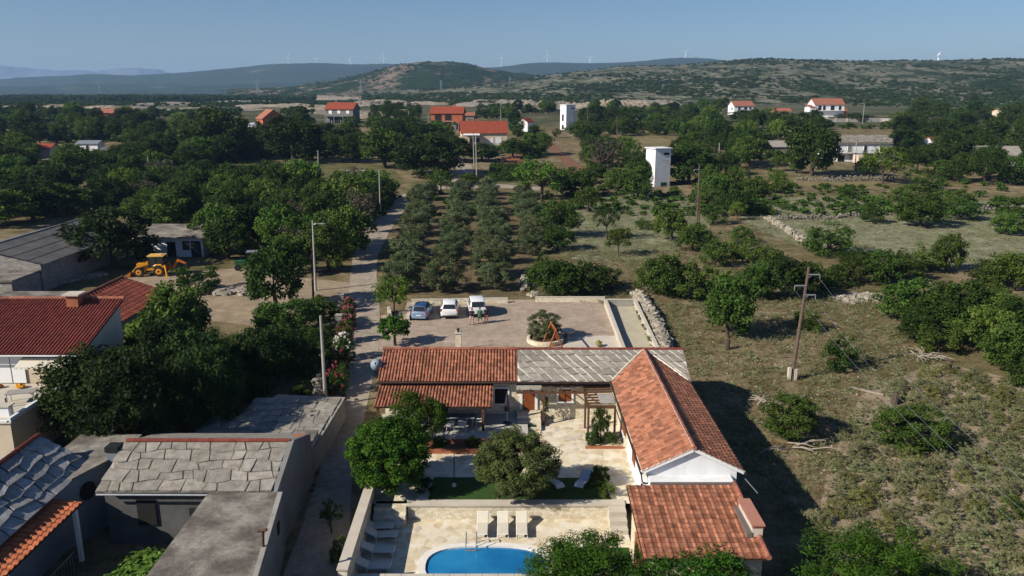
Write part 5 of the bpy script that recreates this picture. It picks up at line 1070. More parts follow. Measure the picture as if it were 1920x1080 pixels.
for px_, py_, l, L0 in ((485,314,'stack of pale boards lying at the left of the dry clearing',3),(510,313,'dark red pile of boards in the dry clearing',2.5),(670,321,'long pale planks on the ground in the dry clearing',6)):
    o = thing('board_stack', l, 'timber', P(px_,py_)); q = MB(); [q.obox((random.uniform(-.2,.2),i*.3-.4,.12+.1*(i%2)),(L0,.25,.1),random.uniform(-.06,.06)) for i in range(5)]; q.build('boards', M['pale_concrete'] if 'red' not in l else M['brick'], o)
# ------------------------------------------------------------------ poles, wires, turbines
def pole(name, label, base_, top, r0=.14, r1=.09, mat='polecon', arms=(), lamp=False, group='utility poles', foot=False):
    p = P(*base_); a, b = ray(*top)
    y = p.y; tp_ = PY(top[0], top[1], y); h_ = tp_.z-p.z; h_ = max(4, min(h_, 14))
    t = thing(name, label, 'street lamp' if lamp else 'pole', p, 0, group); dx = (tp_.x-p.x)
    top_ = Vector((dx, 0, h_))
    MB().path([(0,0,-.3), top_*.5, top_], [r0, (r0+r1)/2, r1], 9).build('pole', M[mat], t)
    for f, L0, s in arms:
        c = top_*f; q = MB(); q.beam(c+Vector((0,-.1,0)), c+Vector((s*L0,-.1,0)), .09, .09); q.tube(c+Vector((s*L0,-.1,0)), c+Vector((s*L0,-.1,-.35)), .035, n=6); q.tube(c+Vector((s*L0*.4,-.1,0)), c+Vector((0,-.1,-.3)), .02, n=5); q.build('crossarm', M['metal'], t)
    if lamp:
        q = MB(); q.path([top_+Vector((0,0,-.5)), top_+Vector((.3,0,-.35)), top_+Vector((.8,0,-.35))], .035, 6); q.build('lamp_arm', M['metal'], t)
        q = MB(); q.ell(top_+Vector((1.15,0,-.35)), (.42,.14,.09), 10, 5); q.build('lamp_head', M['metal'], t)
    if foot:
        q = MB(); q.obox((-.25,-.05,.5),(.22,.35,1.2)); q.obox((.25,-.05,.45),(.22,.35,1.1)); q.build('footing', M['pale_concrete'], t)
    return t, p, top_
tA, pA, topA = pole('utility_pole','leaning dark wooden power pole with three crossarms on the dry field',(1484,712),(1517,500),.17,.11,'polewood',((.935,.95,1),(.84,.95,-1),(.76,.85,1)),foot=True)
tB, pB, topB = pole('utility_pole','dark wooden double power pole in front of the pale field',(1305,443),(1312,308),.16,.1,'polewood',((.93,.9,-1),))
MB().path([(.5,0,-.3),(topB.x-.05,0,topB.z-.4)],[.14,.09],8).build('pole', M['polewood'], tB)
pole('street_lamp','tall grey concrete lamp post with lamp arm on the left verge of the road',(592,545),(586,414),.15,.09,'polecon',lamp=True)
pole('utility_pole','dark wooden post standing just beside the tall lamp post',(588,572),(584,474),.13,.1,'polewood')
pole('utility_pole','plain pale concrete pole beside the oleanders at the road',(611,764),(601,592),.15,.09,'polecon')
PL = [((713,400),(711,318),'polecon','plain pole rising from the bushes on the left of the far road'),((598,345),(596,282),'polecon','pale pole at the right part of the dry clearing'),((283,350),(277,294),'polecon','pale pole between trees left of the dry clearing'),((894,345),(892,252),'polecon','pole at the corner of the crossroad below the cream house, nearer of two'),((889,312),(887,250),'polecon','pole just behind another one at the crossroad below the cream house'),((1347,318),(1349,268),'polecon','pale pole between dark trees right of the nearer white tower'),((1603,325),(1606,264),'polecon','pale pole in front of the long white house'),((1102,262),(1102,188),'polewood','brown pole right of the farther white tower'),((1158,300),(1157,218),'polewood','brown pole above the dry brown tree'),((766,248),(766,208),'polecon','pole among trees left of the brick house'),((803,242),(803,214),'polecon','short pole at the left corner of the brick house'),((939,235),(939,200),'polecon','thin pole behind the small white cottage'),((1617,232),(1621,194),'polecon','pole rising behind the panelled village wall'),((1860,295),(1863,265),'polecon','pale pole above the slab cottage at the right edge'),((1253,212),(1253,194),'polecon','short pole behind the trees right of the farther tower')]
for b_, t_, mt, l in PL: pole('utility_pole', l, b_, t_, .15, .1, mt)
pole('utility_pole','slim dark post with wires standing by the terrace of the red roofed house',(26,850),(16,783),.06,.05,'black')
q = P(0,0) if 0 else None
def cable(label, a, b, sag, r=.007, n=14, mat='metal'):
    a, b = Vector(a), Vector(b); pts = [a.lerp(b, i/n)-Vector((0,0,sag*4*(i/n)*(1-i/n))) for i in range(n+1)]
    o = tag(MB().path(pts, r, 5).build('power_cable', M[mat]), label, 'cable', 'overhead power cables'); return o
tips = [pA+topA*f+Vector((s*L0,-.1,-.35)) for f, L0, s in ((.935,.95,1),(.84,.95,-1),(.76,.85,1))]
nm = ['upper','left','lower']
ends = [PY(2010,975,27), PY(2010,1075,27), PY(2010,1033,27)]
for i in range(3):
    cable(f'pale overhead cable from the {nm[i]} crossarm of the leaning pole towards the bottom right', tips[i], ends[i], .9)
    cable(f'pale overhead cable from the {nm[i]} crossarm of the leaning pole back to the double pole', tips[i], pB+topB*(.93-.06*i), 1.6, .011, mat='black')
cable('thin dark cable crossing the car park from the pillar towards the old tiled roof', P(738,640,2.2), Vector((-1.5,56.9,4.6)), .4, .014, mat='black')
def turbine(px, pyb, pyt, D, ph, label, r=None):
    b = PY(px, pyb+3, D); tpz = PY(px, pyt, D); h_ = tpz.z-b.z; t = thing('wind_turbine', label, 'wind turbine', b, 0, 'wind turbines on the ridges')
    MB().path([(0,0,-4),(0,0,h_)],[2.6,1.7],10).build('mast', M['turbine'], t); q = MB(); q.ell((0,0,h_+1),(2.4,5,2.4),10,6); na = q.build('nacelle', M['turbine'], t)
    for k in range(3):
        a = ph+k*2*math.pi/3; q = MB(); L0 = h_*.55; d = Vector((math.sin(a),0,math.cos(a))); q.path([Vector((0,-4,h_+1)), Vector((0,-4,h_+1))+d*L0*.25, Vector((0,-4,h_+1))+d*L0],[1.2,1.7,.5],6); q.build('blade', M['turbine'], t)
TB = [(541,122,108,.3,'faint wind turbine farthest left on the blue ridge'),(595,123,112,1.1,'faint wind turbine second from the left on the blue ridge'),(657,124,112,.6,'wind turbine left of the dark round hill, farther from it'),(720,123,107,.1,'wind turbine just left of the dark round hill top'),(940,123,108,.2,'wind turbine just right of the dark round hill'),(1026,117,103,0,'wind turbine on the small peak right of the dark hill'),(1106,121,109,1.0,'thin wind turbine seen edge on right of the small peak'),(1285,110,97,.9,'wind turbine at the end of the blue ridge where the stony slope begins')]
for px_, b_, t_, ph, l in TB: turbine(px_, b_, t_, 5600, ph, l)
turbine(1759, 111, 103, 2600, .05, 'wind turbine peeking over the stony plateau at the right')
def pylon(px, pyb, h_px, label):
    D = 1500; b = PY(px, pyb, D); h_ = h_px*D/F; t = thing('pylon', label, 'pylon', b, 0, 'faint lattice pylons'); w0 = h_*.11; q = MB()
    for sx in (-1,1):
        for sy in (-1,1): q.tube((sx*w0,sy*w0,-3),(0,0,h_),.3,.2,n=4)
    for k in range(5): z = h_*k/6; r_ = w0*(1-k/6); q.beam((-r_,0,z),(r_*.8,0,z+h_/6),.2,.2); q.beam((r_,0,z),(-r_*.8,0,z+h_/6),.2,.2)
    q.build('mast', M['metal'], t); q = MB(); [q.beam((-w0*s,0,z*h_),(w0*s,0,z*h_),.3,.3) for s, z in ((2.2,.72),(1.8,.84),(1.2,.95))]; q.build('crossarm', M['metal'], t)
pylon(188,176,26,'faint lattice pylon in front of the far left hills'); pylon(484,174,24,'faint lattice pylon in front of the blue hills left of the grey house'); pylon(677,170,20,'lattice pylon at the foot of the dark hill, left one'); pylon(827,168,17,'lattice pylon at the foot of the dark hill, right one'); pylon(1757,180,27,'lattice pylon on the stony slope at the right'); pylon(956,160,15,'small lattice pylon right of the dark hill foot')
# ------------------------------------------------------------------ vegetation
def leaf_quads(Cn, N, S, asp=.55, droop=.15, rs=None):
    rs = rs or NR; n = len(Cn)
    N = N/np.maximum(1e-6, np.linalg.norm(N, axis=1, keepdims=True))
    a = rs.normal(size=(n, 3)); T = np.cross(N, a); T /= np.maximum(1e-6, np.linalg.norm(T, axis=1, keepdims=True)); B = np.cross(N, T)
    S = S[:, None]
    V = np.stack([Cn-T*S, Cn+B*S*asp, Cn+T*S-N*S*droop, Cn-B*S*asp], 1).reshape(-1, 3)
    return V, np.arange(n*4).reshape(-1, 4)
def crown(seed, clumps, per, leaf, cz=.58, rx=.5, rz=.42, rc=(.10,.17), shell=.62, lump=.16, low=.1, upb=.35, asp=.55, gap=0.0, flat=1.0, multi=None):
    """leaf clumps spread through a lumpy ellipsoid of unit width; returns verts, quads, per-face random"""
    rs = np.random.RandomState(seed); cs = []; k = 0
    lobes = rs.normal(size=(6, 3)); lobes /= np.linalg.norm(lobes, axis=1, keepdims=True)
    while len(cs) < clumps and k < clumps*40:
        k += 1; d = rs.normal(size=3); d /= np.linalg.norm(d)
        if d[2] < -.75: continue
        f = 1-lump+lump*1.6*max(0, (lobes@d).max())**2-lump*.3*rs.rand()
        r = shell+(1-shell)*rs.rand()**.6
        if rs.rand() < .18: r *= rs.rand()
        p = np.array([d[0]*rx*f*r, d[1]*rx*f*r, cz+d[2]*rz*f*r])
        if p[2] < low: p[2] = low+rs.rand()*.05
        if gap and math.sin(d[0]*7+seed)*math.sin(d[1]*6+seed*2)*math.sin(d[2]*7+1) > 1-gap: continue
        cs.append(p)
    cs = np.array(cs); n = len(cs)*per; ci = np.repeat(np.arange(len(cs)), per)
    g = rs.normal(size=(n, 3)); g /= np.linalg.norm(g, axis=1, keepdims=True); rad = rs.rand(n)**.45
    rcs = rs.uniform(rc[0], rc[1], len(cs))[ci]
    pos = cs[ci]+g*(rad*rcs)[:, None]*np.array([1, 1, .8*flat])
    pos[:, 2] = np.maximum(pos[:, 2], low*.5)
    N = g*.75+np.array([0, 0, upb])+rs.normal(size=(n, 3))*.55
    S = leaf*rs.uniform(.65, 1.3, n)
    V, Fq = leaf_quads(pos, N, S, asp, .2, rs)
    crn = rs.rand(len(cs)); rnd = np.clip(crn[ci]*.6+rs.rand(n)*.4, 0, 1)
    return V, Fq, rnd, cs
def trunk_mesh(seed, cs, h0=.3, r=.035, nb=6, lean=.05, thin=1.0):
    rs = random.Random(seed); q = MB(); a = Vector((rs.uniform(-lean, lean), rs.uniform(-lean, lean), h0))
    q.path([(0,0,-.04), a*.5+Vector((rs.uniform(-.01,.01), 0, 0)), a], [r*1.35, r, r*.85], 8)
    for k in range(nb):
        e = Vector(cs[rs.randrange(len(cs))]); m_ = a.lerp(e, .5)+Vector((rs.uniform(-.05,.05), rs.uniform(-.05,.05), .04)); q.path([a, m_, a.lerp(e, .95)], [r*.6*thin, r*.38*thin, r*.12*thin], 5)
    return q
LIB = {}
def proto(kind, variants, mat, crown_kw, trunk_kw=None, name='broadleaf_tree'):
    L0 = []
    for s in range(variants):
        kw = dict(crown_kw); V, Fq, rnd, cs = crown(hash(kind) % 1 + s*17+len(kind)*31+ord(kind[0]), **kw)
        me = raw_mesh('tmp', V, Fq, M[mat], rnd=rnd); mesh_c = me.data; bpy.data.objects.remove(me)
        mesh_t = None
        if trunk_kw is not None:
            o = trunk_mesh(s+5, cs, **trunk_kw).build('tmp', M['bark']); mesh_t = o.data; bpy.data.objects.remove(o)
        L0.append((mesh_c, mesh_t))
    LIB[kind] = (name, L0)
proto('oak', 5, 'oak', dict(clumps=82, per=80, leaf=.030, cz=.52, rz=.48, lump=.22, low=.05), dict(h0=.28))
proto('dark', 4, 'darkleaf', dict(clumps=80, per=80, leaf=.030, cz=.51, rz=.49, lump=.2, low=.05), dict(h0=.25))
proto('mid', 5, 'mid', dict(clumps=76, per=78, leaf=.030, cz=.52, rz=.48, lump=.26, low=.06), dict(h0=.28), name='leafy_tree')
proto('bright', 4, 'bright', dict(clumps=50, per=56, leaf=.030, cz=.60, rz=.40, lump=.26, gap=.35), dict(h0=.32, r=.028, nb=8), name='leafy_tree')
proto('sparse', 4, 'mid', dict(clumps=44, per=34, leaf=.028, cz=.64, rz=.36, rc=(.07,.13), lump=.28, low=.3), dict(h0=.36, r=.03, nb=14), name='leafy_tree')
proto('olive', 5, 'olive', dict(clumps=80, per=110, leaf=.028, asp=.34, cz=.50, rz=.50, rc=(.09,.14), lump=.18, upb=.5, low=.05), dict(h0=.25, r=.04), name='olive_tree')
proto('olivebush', 1, 'olive', dict(clumps=120, per=160, leaf=.022, asp=.3, cz=.42, rz=.56, rc=(.07,.11), lump=.14, low=.03, upb=.4), dict(h0=.15, r=.03, nb=8), name='olive_tree')
proto('bush', 5, 'mid', dict(clumps=52, per=62, leaf=.032, cz=.42, rz=.56, lump=.26, low=.04), dict(h0=.15, r=.02, nb=8), name='bush')
proto('darkbush', 4, 'oak', dict(clumps=52, per=62, leaf=.032, cz=.42, rz=.56, lump=.26, low=.04), dict(h0=.15, r=.02, nb=8), name='bush')
proto('brightbush', 3, 'bright', dict(clumps=46, per=62, leaf=.032, cz=.42, rz=.56, lump=.28, low=.04), dict(h0=.15, r=.02, nb=8), name='bush')
proto('drytree', 2, 'dry', dict(clumps=46, per=30, leaf=.022, cz=.58, rz=.42, rc=(.07,.13), lump=.3), dict(h0=.25, r=.035, nb=34, thin=.9), name='bare_tree')
proto('pine', 3, 'oak', dict(clumps=60, per=70, leaf=.028, asp=.3, cz=.62, rz=.40, lump=.2, low=.2), dict(h0=.45, r=.028), name='pine_tree')
# near trees with their own finer leaves
proto('mulberry', 1, 'walnut', dict(clumps=230, per=210, leaf=.017, cz=.53, rz=.48, rc=(.07,.12), lump=.08, shell=.74, upb=.45), dict(h0=.25, r=.035, nb=16))
proto('walnut', 1, 'walnut', dict(clumps=105, per=150, leaf=.019, cz=.56, rz=.45, rc=(.08,.14), lump=.3, upb=.45, asp=.42), dict(h0=.3, r=.03, nb=18))
proto('peach', 2, 'walnut', dict(clumps=120, per=150, leaf=.018, cz=.54, rz=.46, rc=(.08,.14), lump=.34, upb=.3, asp=.30), dict(h0=.3, r=.03, nb=22))
proto('bigolive', 1, 'olivegreen', dict(clumps=240, per=250, leaf=.016, asp=.32, cz=.54, rz=.47, rc=(.06,.11), lump=.2, upb=.4), dict(h0=.22, r=.04, nb=20), name='olive_tree')
proto('neardark', 2, 'oak', dict(clumps=120, per=130, leaf=.019, cz=.52, rz=.48, rc=(.08,.13), lump=.26), dict(h0=.25, r=.03, nb=14))
proto('nearblack', 2, 'darkleaf', dict(clumps=120, per=130, leaf=.019, cz=.52, rz=.48, rc=(.08,.13), lump=.3), dict(h0=.25, r=.03, nb=14))  # garden trees: darker leaf colour stands in for the deep shade there
proto('nearbush', 2, 'mid', dict(clumps=95, per=130, leaf=.021, cz=.42, rz=.56, rc=(.08,.14), lump=.26, low=.04), dict(h0=.12, r=.02, nb=10), name='bush')
proto('vine', 1, 'vine', dict(clumps=60, per=90, leaf=.030, cz=.42, rz=.5, rc=(.1,.17), lump=.3, low=.05, asp=.75, upb=.6), dict(h0=.2, r=.015, nb=10), name='vine')
proto('fig', 1, 'walnut', dict(clumps=46, per=70, leaf=.034, cz=.62, rz=.38, rc=(.09,.15), lump=.3, asp=.7), dict(h0=.35, r=.045, nb=10), name='fig_tree')
CAT = {'broadleaf_tree':'tree','leafy_tree':'tree','olive_tree':'olive tree','bush':'bush','bare_tree':'tree','pine_tree':'tree','vine':'vine','fig_tree':'tree'}
KT = {'oak':'dark green tree','dark':'very dark green tree','mid':'green leafy tree','bright':'bright green tree','sparse':'thin open crowned tree','olive':'grey green olive tree','bush':'green bush','darkbush':'dark green bush','brightbush':'bright green bush','drytree':'brown half bare tree','pine':'dark pine like tree','neardark':'dark tree','nearbush':'green bush','walnut':'tree','peach':'tree'}
TREES = []; PTS = []
def plant(kind, p, W, Hh, label=None, group=None, rz=None):
    name, var = LIB[kind]; mc, mt = random.choice(var)
    t = thing(name, label or '', CAT[name], p, random.uniform(0, 6.28) if rz is None else rz, group); t.scale = (W, W, Hh)
    if mt: link('trunk', mt, t)
    link('crown' if name not in ('bush',) else 'foliage', mc, t)
    px, py = pix((p[0], p[1], p[2]+Hh*.5)); PTS.append((p[0], p[1], W))
    if not label: TREES.append((t, kind, px, py, W, Hh))
    return t
def tree(kind, cx, base_y, wpx, top_y, label=None, group=None, yfix=None):
    """a plant standing at picture point (cx, base_y), wpx wide, reaching up to top_y"""
    p = P(cx, base_y) if yfix is None else Vector((PY(cx, base_y, yfix).x, yfix, gh(yfix)))
    W = wpx*dep(p)/F; Hh = PY(cx, top_y, p.y).z-p.z
    return plant(kind, p, W, max(.4, Hh), label, group)
# courtyard and foreground trees
def at_y(kind, x, y, z, W, Hh, label): return plant(kind, Vector((x, y, z)), W, Hh, label)
at_y('mulberry', -7.35, 43.3, HZ, 4.7, 4.3, 'big round glossy green tree at the corner of courtyard and road')
at_y('walnut', -6.2, 48.4, HZ, 3.7, 4.2, 'green tree in front of the old tiled porch roof')
at_y('bigolive', .05, 42.5, HZ, 5.0, 4.0, 'wide grey green olive tree on the lawn in the courtyard')
at_y('peach', 3.1, 33.3, -1, 5.6, 3.75, 'leafy green tree in front of the pool at the bottom edge')
at_y('peach', 8.6, 31.2, -1, 6.6, 3.9, 'leafy tree at the bottom edge in front of the tiled annex roof')
at_y('peach', 16.6, 31.8, -1, 6.8, 4.6, 'dense long leaved tree at the bottom right below the lavender field')
tree('fig', 741, 648, 60, 593, 'small fig like tree with dark leaves behind the old tiled roof')
tree('bright', 737, 590, 74, 520, 'bright green tree by the road left of the blue hatchback')
tree('olivebush', 1022, 638, 66, 586, 'dense round olive in the stone ring on the car park').location.z += .2
# courtyard shrubs and climbers
def shrub(kind, x, y, z, W, Hh, label): return plant(kind, Vector((x, y, z)), W, Hh, label)
shrub('nearbush', 5.3, 44.0, HZ, 1.3, 1.3, 'clipped round bush on the lawn corner by the terrace, farther one')
shrub('brightbush', 5.5, 42.5, HZ, 1.1, 1.1, 'small bright round bush on the lawn corner by the terrace wall')
shrub('darkbush', -5.2, 43.3, HZ, 1.3, .9, 'low dark hedge bush at the left end of the shaded lawn')
shrub('nearbush', 6.0, 50.3, HZ, 1.3, 2.6, 'climbing shrub at the pergola post')
shrub('nearbush', 5.4, 49.6, HZ, 1.1, 1.0, 'round bush at the foot of the pergola climber')
shrub('darkbush', 6.8, 49.8, HZ, .9, .9, 'small dark round bush beside the wing wall under the pergola')
shrub('sparse', 2.4, 53.3, HZ, .7, 2.1, 'thin climbing plant on the first pergola post')
for x, y, l, c in ((-4.9,49.2,'low flowering plant in the brick bed below the porch, near the middle','nearbush'),(-2.6,49.3,'flowering plant in the brick bed below the porch posts','nearbush'),(-.4,49.2,'plant with red flowers at the right end of the brick bed','brightbush')): shrub(c, x, y, HZ, 1.1, .75, l)
fb = thing('flower_bed', 'long two stepped orange brick flower bed below the porch', 'flower bed', (-3, 49, HZ), world=True)
q = MB(); q.box(-8.2,.9,49.45,49.69,-.1,.30); q.box(-8.2,-1.2,48.2,48.42,-.1,.18); q.build('brick_edge', M['brick'], fb); MB().box(-8.2,.9,48.42,49.45,-.1,.06).build('soil', M['redsoil'], fb)
V, Fq, rnd, cs = crown(77, 14, 16, .035, cz=.55, rx=.3, rz=.25, rc=(.05,.12)); o = tag(raw_mesh('red_flower_shrub', V, Fq, M['red'], rnd=rnd), 'clump of red flowers at the right end of the brick bed', 'flowers'); o.location = (-.35, 49.1, .15)
be = thing('planting_edge', 'small red brick edging around the pergola bushes', 'edging', (6, 49.3, HZ), world=True); q = MB(); q.box(4.9,7.4,48.95,49.1,-.1,.05); q.build('brick_edge', M['brick'], be)
# oleanders along the road
OL = [(656,585,26,556,'pink','pink flowering oleander farthest up the row beside the road'),(654,615,30,572,'pink','pink flowering oleander second from the top of the roadside row'),(650,642,34,594,'pink','large pink flowering oleander in the middle of the roadside row'),(645,675,42,625,'whiteflower','white flowering oleander in the roadside row'),(640,705,44,650,'pink','dark pink oleander below the white one'),(634,738,44,680,'pink','dark oleander with few pink flowers at the near end of the roadside row')]
for i, (cx, by, wp, ty, fl, l) in enumerate(OL):
    t = tree('nearbush' if fl != 'pink' or i < 3 else 'darkbush', cx, by, wp, ty, l, 'oleanders beside the road'); V, Fq, rnd, cs = crown(300+i, 60 if i < 4 else 34, 14, .038, cz=.46, rz=.56, rc=(.04,.09), shell=.9, low=.1); link('blossoms', raw_mesh('tmp', V, Fq, M[fl], rnd=rnd).data, t); bpy.data.objects.remove(bpy.data.objects['tmp'])
# left foreground vegetation
def lt(kind, cx, by, wp, ty, l=None, yf=None): return tree(kind, cx, by, wp, ty, l, None, yf)
lt('neardark', 185, 815, 220, 655, 'large dark tree between the red roofed house and the slab roofs')
lt('nearblack', 270, 770, 150, 660, 'dark tree behind the large dark one, right of the red roofed house')
lt('mid', 335, 668, 120, 520, 'tall yellow green tree standing right of the brown red shed roof')
lt('bright', 275, 672, 90, 590, 'light green tree at the foot of the large red roof')
lt('nearblack', 350, 745, 160, 630, 'dark tree in the shaded garden below the dirt yard')
lt('nearblack', 440, 735, 150, 625, 'dark tree in the shaded garden left of the roadside oleanders')
lt('darkbush', 530, 700, 110, 630, 'dark bush in the shaded garden near the plain concrete pole')
lt('nearbush', 470, 752, 60, 675, 'narrow ivy covered stump in the shaded garden')
lt('bush', 372, 545, 84, 490, 'round bush in the dirt yard just right of the digger')
lt('oak', 520, 580, 110, 452, 'tall dark tree at the yard entrance left of the lamp post')
lt('mid', 530, 632, 110, 560, 'low green tree at the lower edge of the dirt yard')
lt('mid', 598, 612, 70, 552, 'green tree below the lamp post beside the road')
lt('darkbush', 590, 655, 80, 612, 'dark bush between the lamp post and the oleanders')
lt('oak', 428, 485, 84, 412, 'leafy tree beside the white shed behind the green tractor')
lt('dark', 215, 500, 150, 388, 'big dark tree overhanging the grey warehouse roof')
lt('nearbush', 570, 760, 60, 715, 'dark bush at the end of the old wall by the concrete pole')
at_y('vine', -17.2, 34.2, -1, 4.6, 2.6, 'bright leafy vine bush in the dark yard beside the stained concrete roof')
at_y('vine', -18.8, 31.6, -1, 3.6, 2.2, 'bright leafy vine at the bottom edge in the dark yard')
lt('sparse', 622, 1000, 50, 940, 'low grass like shrub beside the wall on the road edge')
lt('bush', 640, 1060, 40, 1000, 'low green shrub at the foot of the road wall')
for x, y, H_, W_, l in ((-23.9,47.0,8.0,6.6,'dark tree just behind the flat roof next to the bluish slab house'),(-26.5,52.5,6.2,5.5,'dark tree in the shaded garden right beside the cream terrace'),(-23.5,56.5,6.4,6,'tall dark tree in the middle of the shaded garden'),(-20.8,52.6,6.6,5.4,'dark tree overhanging the shaded slab top from the left'),(-19.5,60,5.6,5.5,'dark tree at the top of the shaded garden behind the slab top'),(-27.5,60,6.5,5.5,'dark tree beside the cream gable of the red roofed house'),(-16.8,63,4.4,4.6,'small dark tree near the roadside in the shaded garden')): at_y('nearblack', x, y, -.5, W_, H_, l)
for k, cx, by, wp, ty, l in [('mid',8,424,120,345,'green tree behind the far end of the warehouse, at the left edge'),('oak',62,410,110,338,'dark green tree behind the middle of the warehouse roof'),('mid',118,404,104,340,'green leafy tree behind the far end of the warehouse roof'),('bright',160,398,70,352,'light green tree just left of the big dark tree over the warehouse'),('oak',-20,400,120,330,'dark tree cut by the left edge above the warehouse')]: tree(k, cx, by, wp, ty, l)
# right hand field, hand placed
RT = [('mid',1364,632,100,515,'green tree with leaning trunk on the dry field behind the slab roof'),('bush',1575,692,66,626,'lone green bush right of the leaning power pole'),('bush',1512,618,52,575,'small round bush just behind the leaning power pole'),('nearbush',1486,818,110,738,'large dark bush with dead branches on the dry field beside the wing roof'),('nearbush',1703,832,130,760,'wide dark bush in the middle of the lavender field'),('brightbush',1905,975,60,930,'bright green bush at the right edge of the lavender field'),('bush',1553,478,92,412,'round green bush at the near end of the pale meadow'),('oak',1726,425,90,365,'dark round umbrella shaped tree on the pale meadow'),('bush',1800,412,76,372,'dark bush beside the umbrella shaped tree on the meadow'),('darkbush',1635,418,50,380,'dark bush on the wall across the meadow'),('bush',1695,378,54,345,'round bush at the far edge of the pale meadow'),('bush',1742,360,70,322,'bush at the far right edge of the pale meadow'),('bright',1160,480,48,420,'bright small tree on the pale field above the car park'),('sparse',1138,450,50,380,'thin bare limbed tree on the pale field'),('bright',1103,398,56,345,'bright small tree at the top of the pale field'),('mid',1050,445,70,372,'open tree at the right edge of the olive grove'),('mid',1258,452,66,385,'green tree on the pale field left of the double pole'),('mid',1195,372,60,312,'green tree just left of the nearer white tower'),('mid',1158,362,50,315,'small green tree second left of the nearer white tower'),('bright',1015,375,100,298,'large yellow green tree at the right end of the crossroad'),('oak',1070,368,80,315,'dark tree right of the yellow green tree by the crossroad'),('drytree',1128,325,90,255,'brown half bare tree above the ploughed strip'),('bright',826,365,50,318,'bright green bushy tree at the left corner of the crossroad'),('dark',795,330,130,250,'broad very dark tree left of the lane at the crossroad'),('oak',722,315,100,243,'round dark tree at the right end of the dry clearing'),('oak',660,305,60,250,'dark tree at the back of the dry clearing'),('oak',552,305,112,215,'tall dark tree behind the dry clearing'),('oak',405,300,120,205,'tall dark tree left of the narrow brick house'),('mid',880,345,40,325,'low bushes at the crossroad corner'),('oak',1045,470,60,425,'tree trunked dark tree by the grove edge'),('bright',1655,345,70,272,'bright tree in front of the right end of the long white house'),('oak',1625,330,44,292,'round dark tree below the long white house'),('oak',1520,330,90,230,'tall tree at the left end of the long white house'),('oak',1290,345,90,270,'dark tree standing right of the nearer white tower')]
for k, cx, by, wp, ty, l in RT: tree(k, cx, by, wp, ty, l)
for k, cx, by, wp, ty, l in [('oak',842,304,76,256,'dark tree at the lane corner left of the cream house front'),('oak',905,303,66,270,'dark tree in front of the cream house, by its door'),('mid',962,297,62,256,'green tree at the right corner of the cream house'),('sparse',822,264,62,226,'grey green tree below the unfinished brick house, right one'),('mid',790,264,62,230,'green tree below the unfinished brick house, left one'),('oak',752,268,84,216,'dark tree between lorry and unfinished brick house'),('pine',733,240,56,190,'dark pine like tree right of the grey orange walled house'),('mid',1004,291,60,246,'green tree just below the small white cottage'),('mid',856,241,30,206,'dark bush against the right side of the unfinished brick house'),('bush',660,238,34,218,'round bush at the right end of the grey orange walled house'),('mid',1095,262,70,225,'green bushy tree at the foot of the farther white tower'),('oak',1395,228,60,206,'tree hiding the foot of the left white village house'),('bush',1600,226,90,212,'long grey green shrubs behind the panelled village wall')]: tree(k, cx, by, wp, ty, l)
# bushes above the car park and the right hedge belts (picture base points)
BL = [('bush',1020,552,80,478),('darkbush',1062,556,90,478),('bush',1105,552,80,486),('darkbush',1135,540,60,495),('bush',1215,552,60,488),('mid',1250,556,80,478),('bush',1290,560,80,492),('bush',1325,560,60,500),
('mid',1300,470,70,415),('bush',1340,500,60,450),('bush',1390,490,70,440),('mid',1440,520,70,462),('oak',1480,560,90,480),('mid',1420,560,80,490),('bush',1530,545,60,495),('darkbush',1570,535,70,490),('bush',1610,530,70,478),('mid',1650,530,76,470),('bush',1690,525,70,470),('bush',1730,510,70,458),('mid',1775,508,60,440),('oak',1600,495,60,470),('bush',1870,535,90,475),('mid',1900,545,90,470),('bush',1850,570,70,520),
('mid',1700,600,100,520),('bush',1740,620,90,545),('mid',1790,610,100,520),('bush',1820,650,90,580),('mid',1850,660,100,570),('bush',1880,690,90,610),('mid',1900,700,100,600),('bush',1760,660,80,600),('oak',1720,640,70,580),('bush',1830,600,80,540),('mid',1870,620,90,550),('oak',1905,640,80,560),('darkbush',1690,575,60,530),('bush',1920,720,70,650),
('bush',1205,430,34,410),('bush',1390,455,44,420),('bush',1335,420,50,380),('mid',1380,405,60,355),('mid',1410,380,60,335),('bush',1450,360,60,330),('bush',1415,400,60,365),('mid',1340,380,70,320),('bush',1590,372,40,345),('bush',1800,385,60,355),('bush',1760,335,60,300),('mid',1890,440,60,400),('bush',1910,410,60,370)]
for k, cx, by, wp, ty in BL: tree(k, cx, by, wp, ty)
# olive grove
gi = 0; ROWN = ['first','second','third','fourth','fifth','sixth','seventh','eighth','ninth','tenth','eleventh','twelfth','thirteenth','fourteenth']; COLN = ['next to the road','second from the road','third from the road','farthest from the road']
ROAD_X = lambda y: P(0,0)
rows = 13
for r_ in range(rows):
    yy = 92+r_*7.4; f = r_/(rows-1)
    for c_ in range(4):
        xx = (-13.2, -7.6, -2.0, 3.4)[c_]*(1-f)+(-19.5, -11.5, -5.6, 2.2)[c_]*f+random.uniform(-.7, .7)
        if c_ == 3 and r_ < 3: continue
        if random.random() < .10: continue
        sz = random.uniform(4.3, 5.8)*(1 if c_ < 3 else .95)
        p = Vector((xx, yy+random.uniform(-.9, .9), 0)); p.z = gh(p.y)
        plant('olive', p, sz, sz*random.uniform(.64, .82), f'grey green olive, grove column {COLN[c_]}, {ROWN[r_]} back from the car park', 'olive trees of the grove')
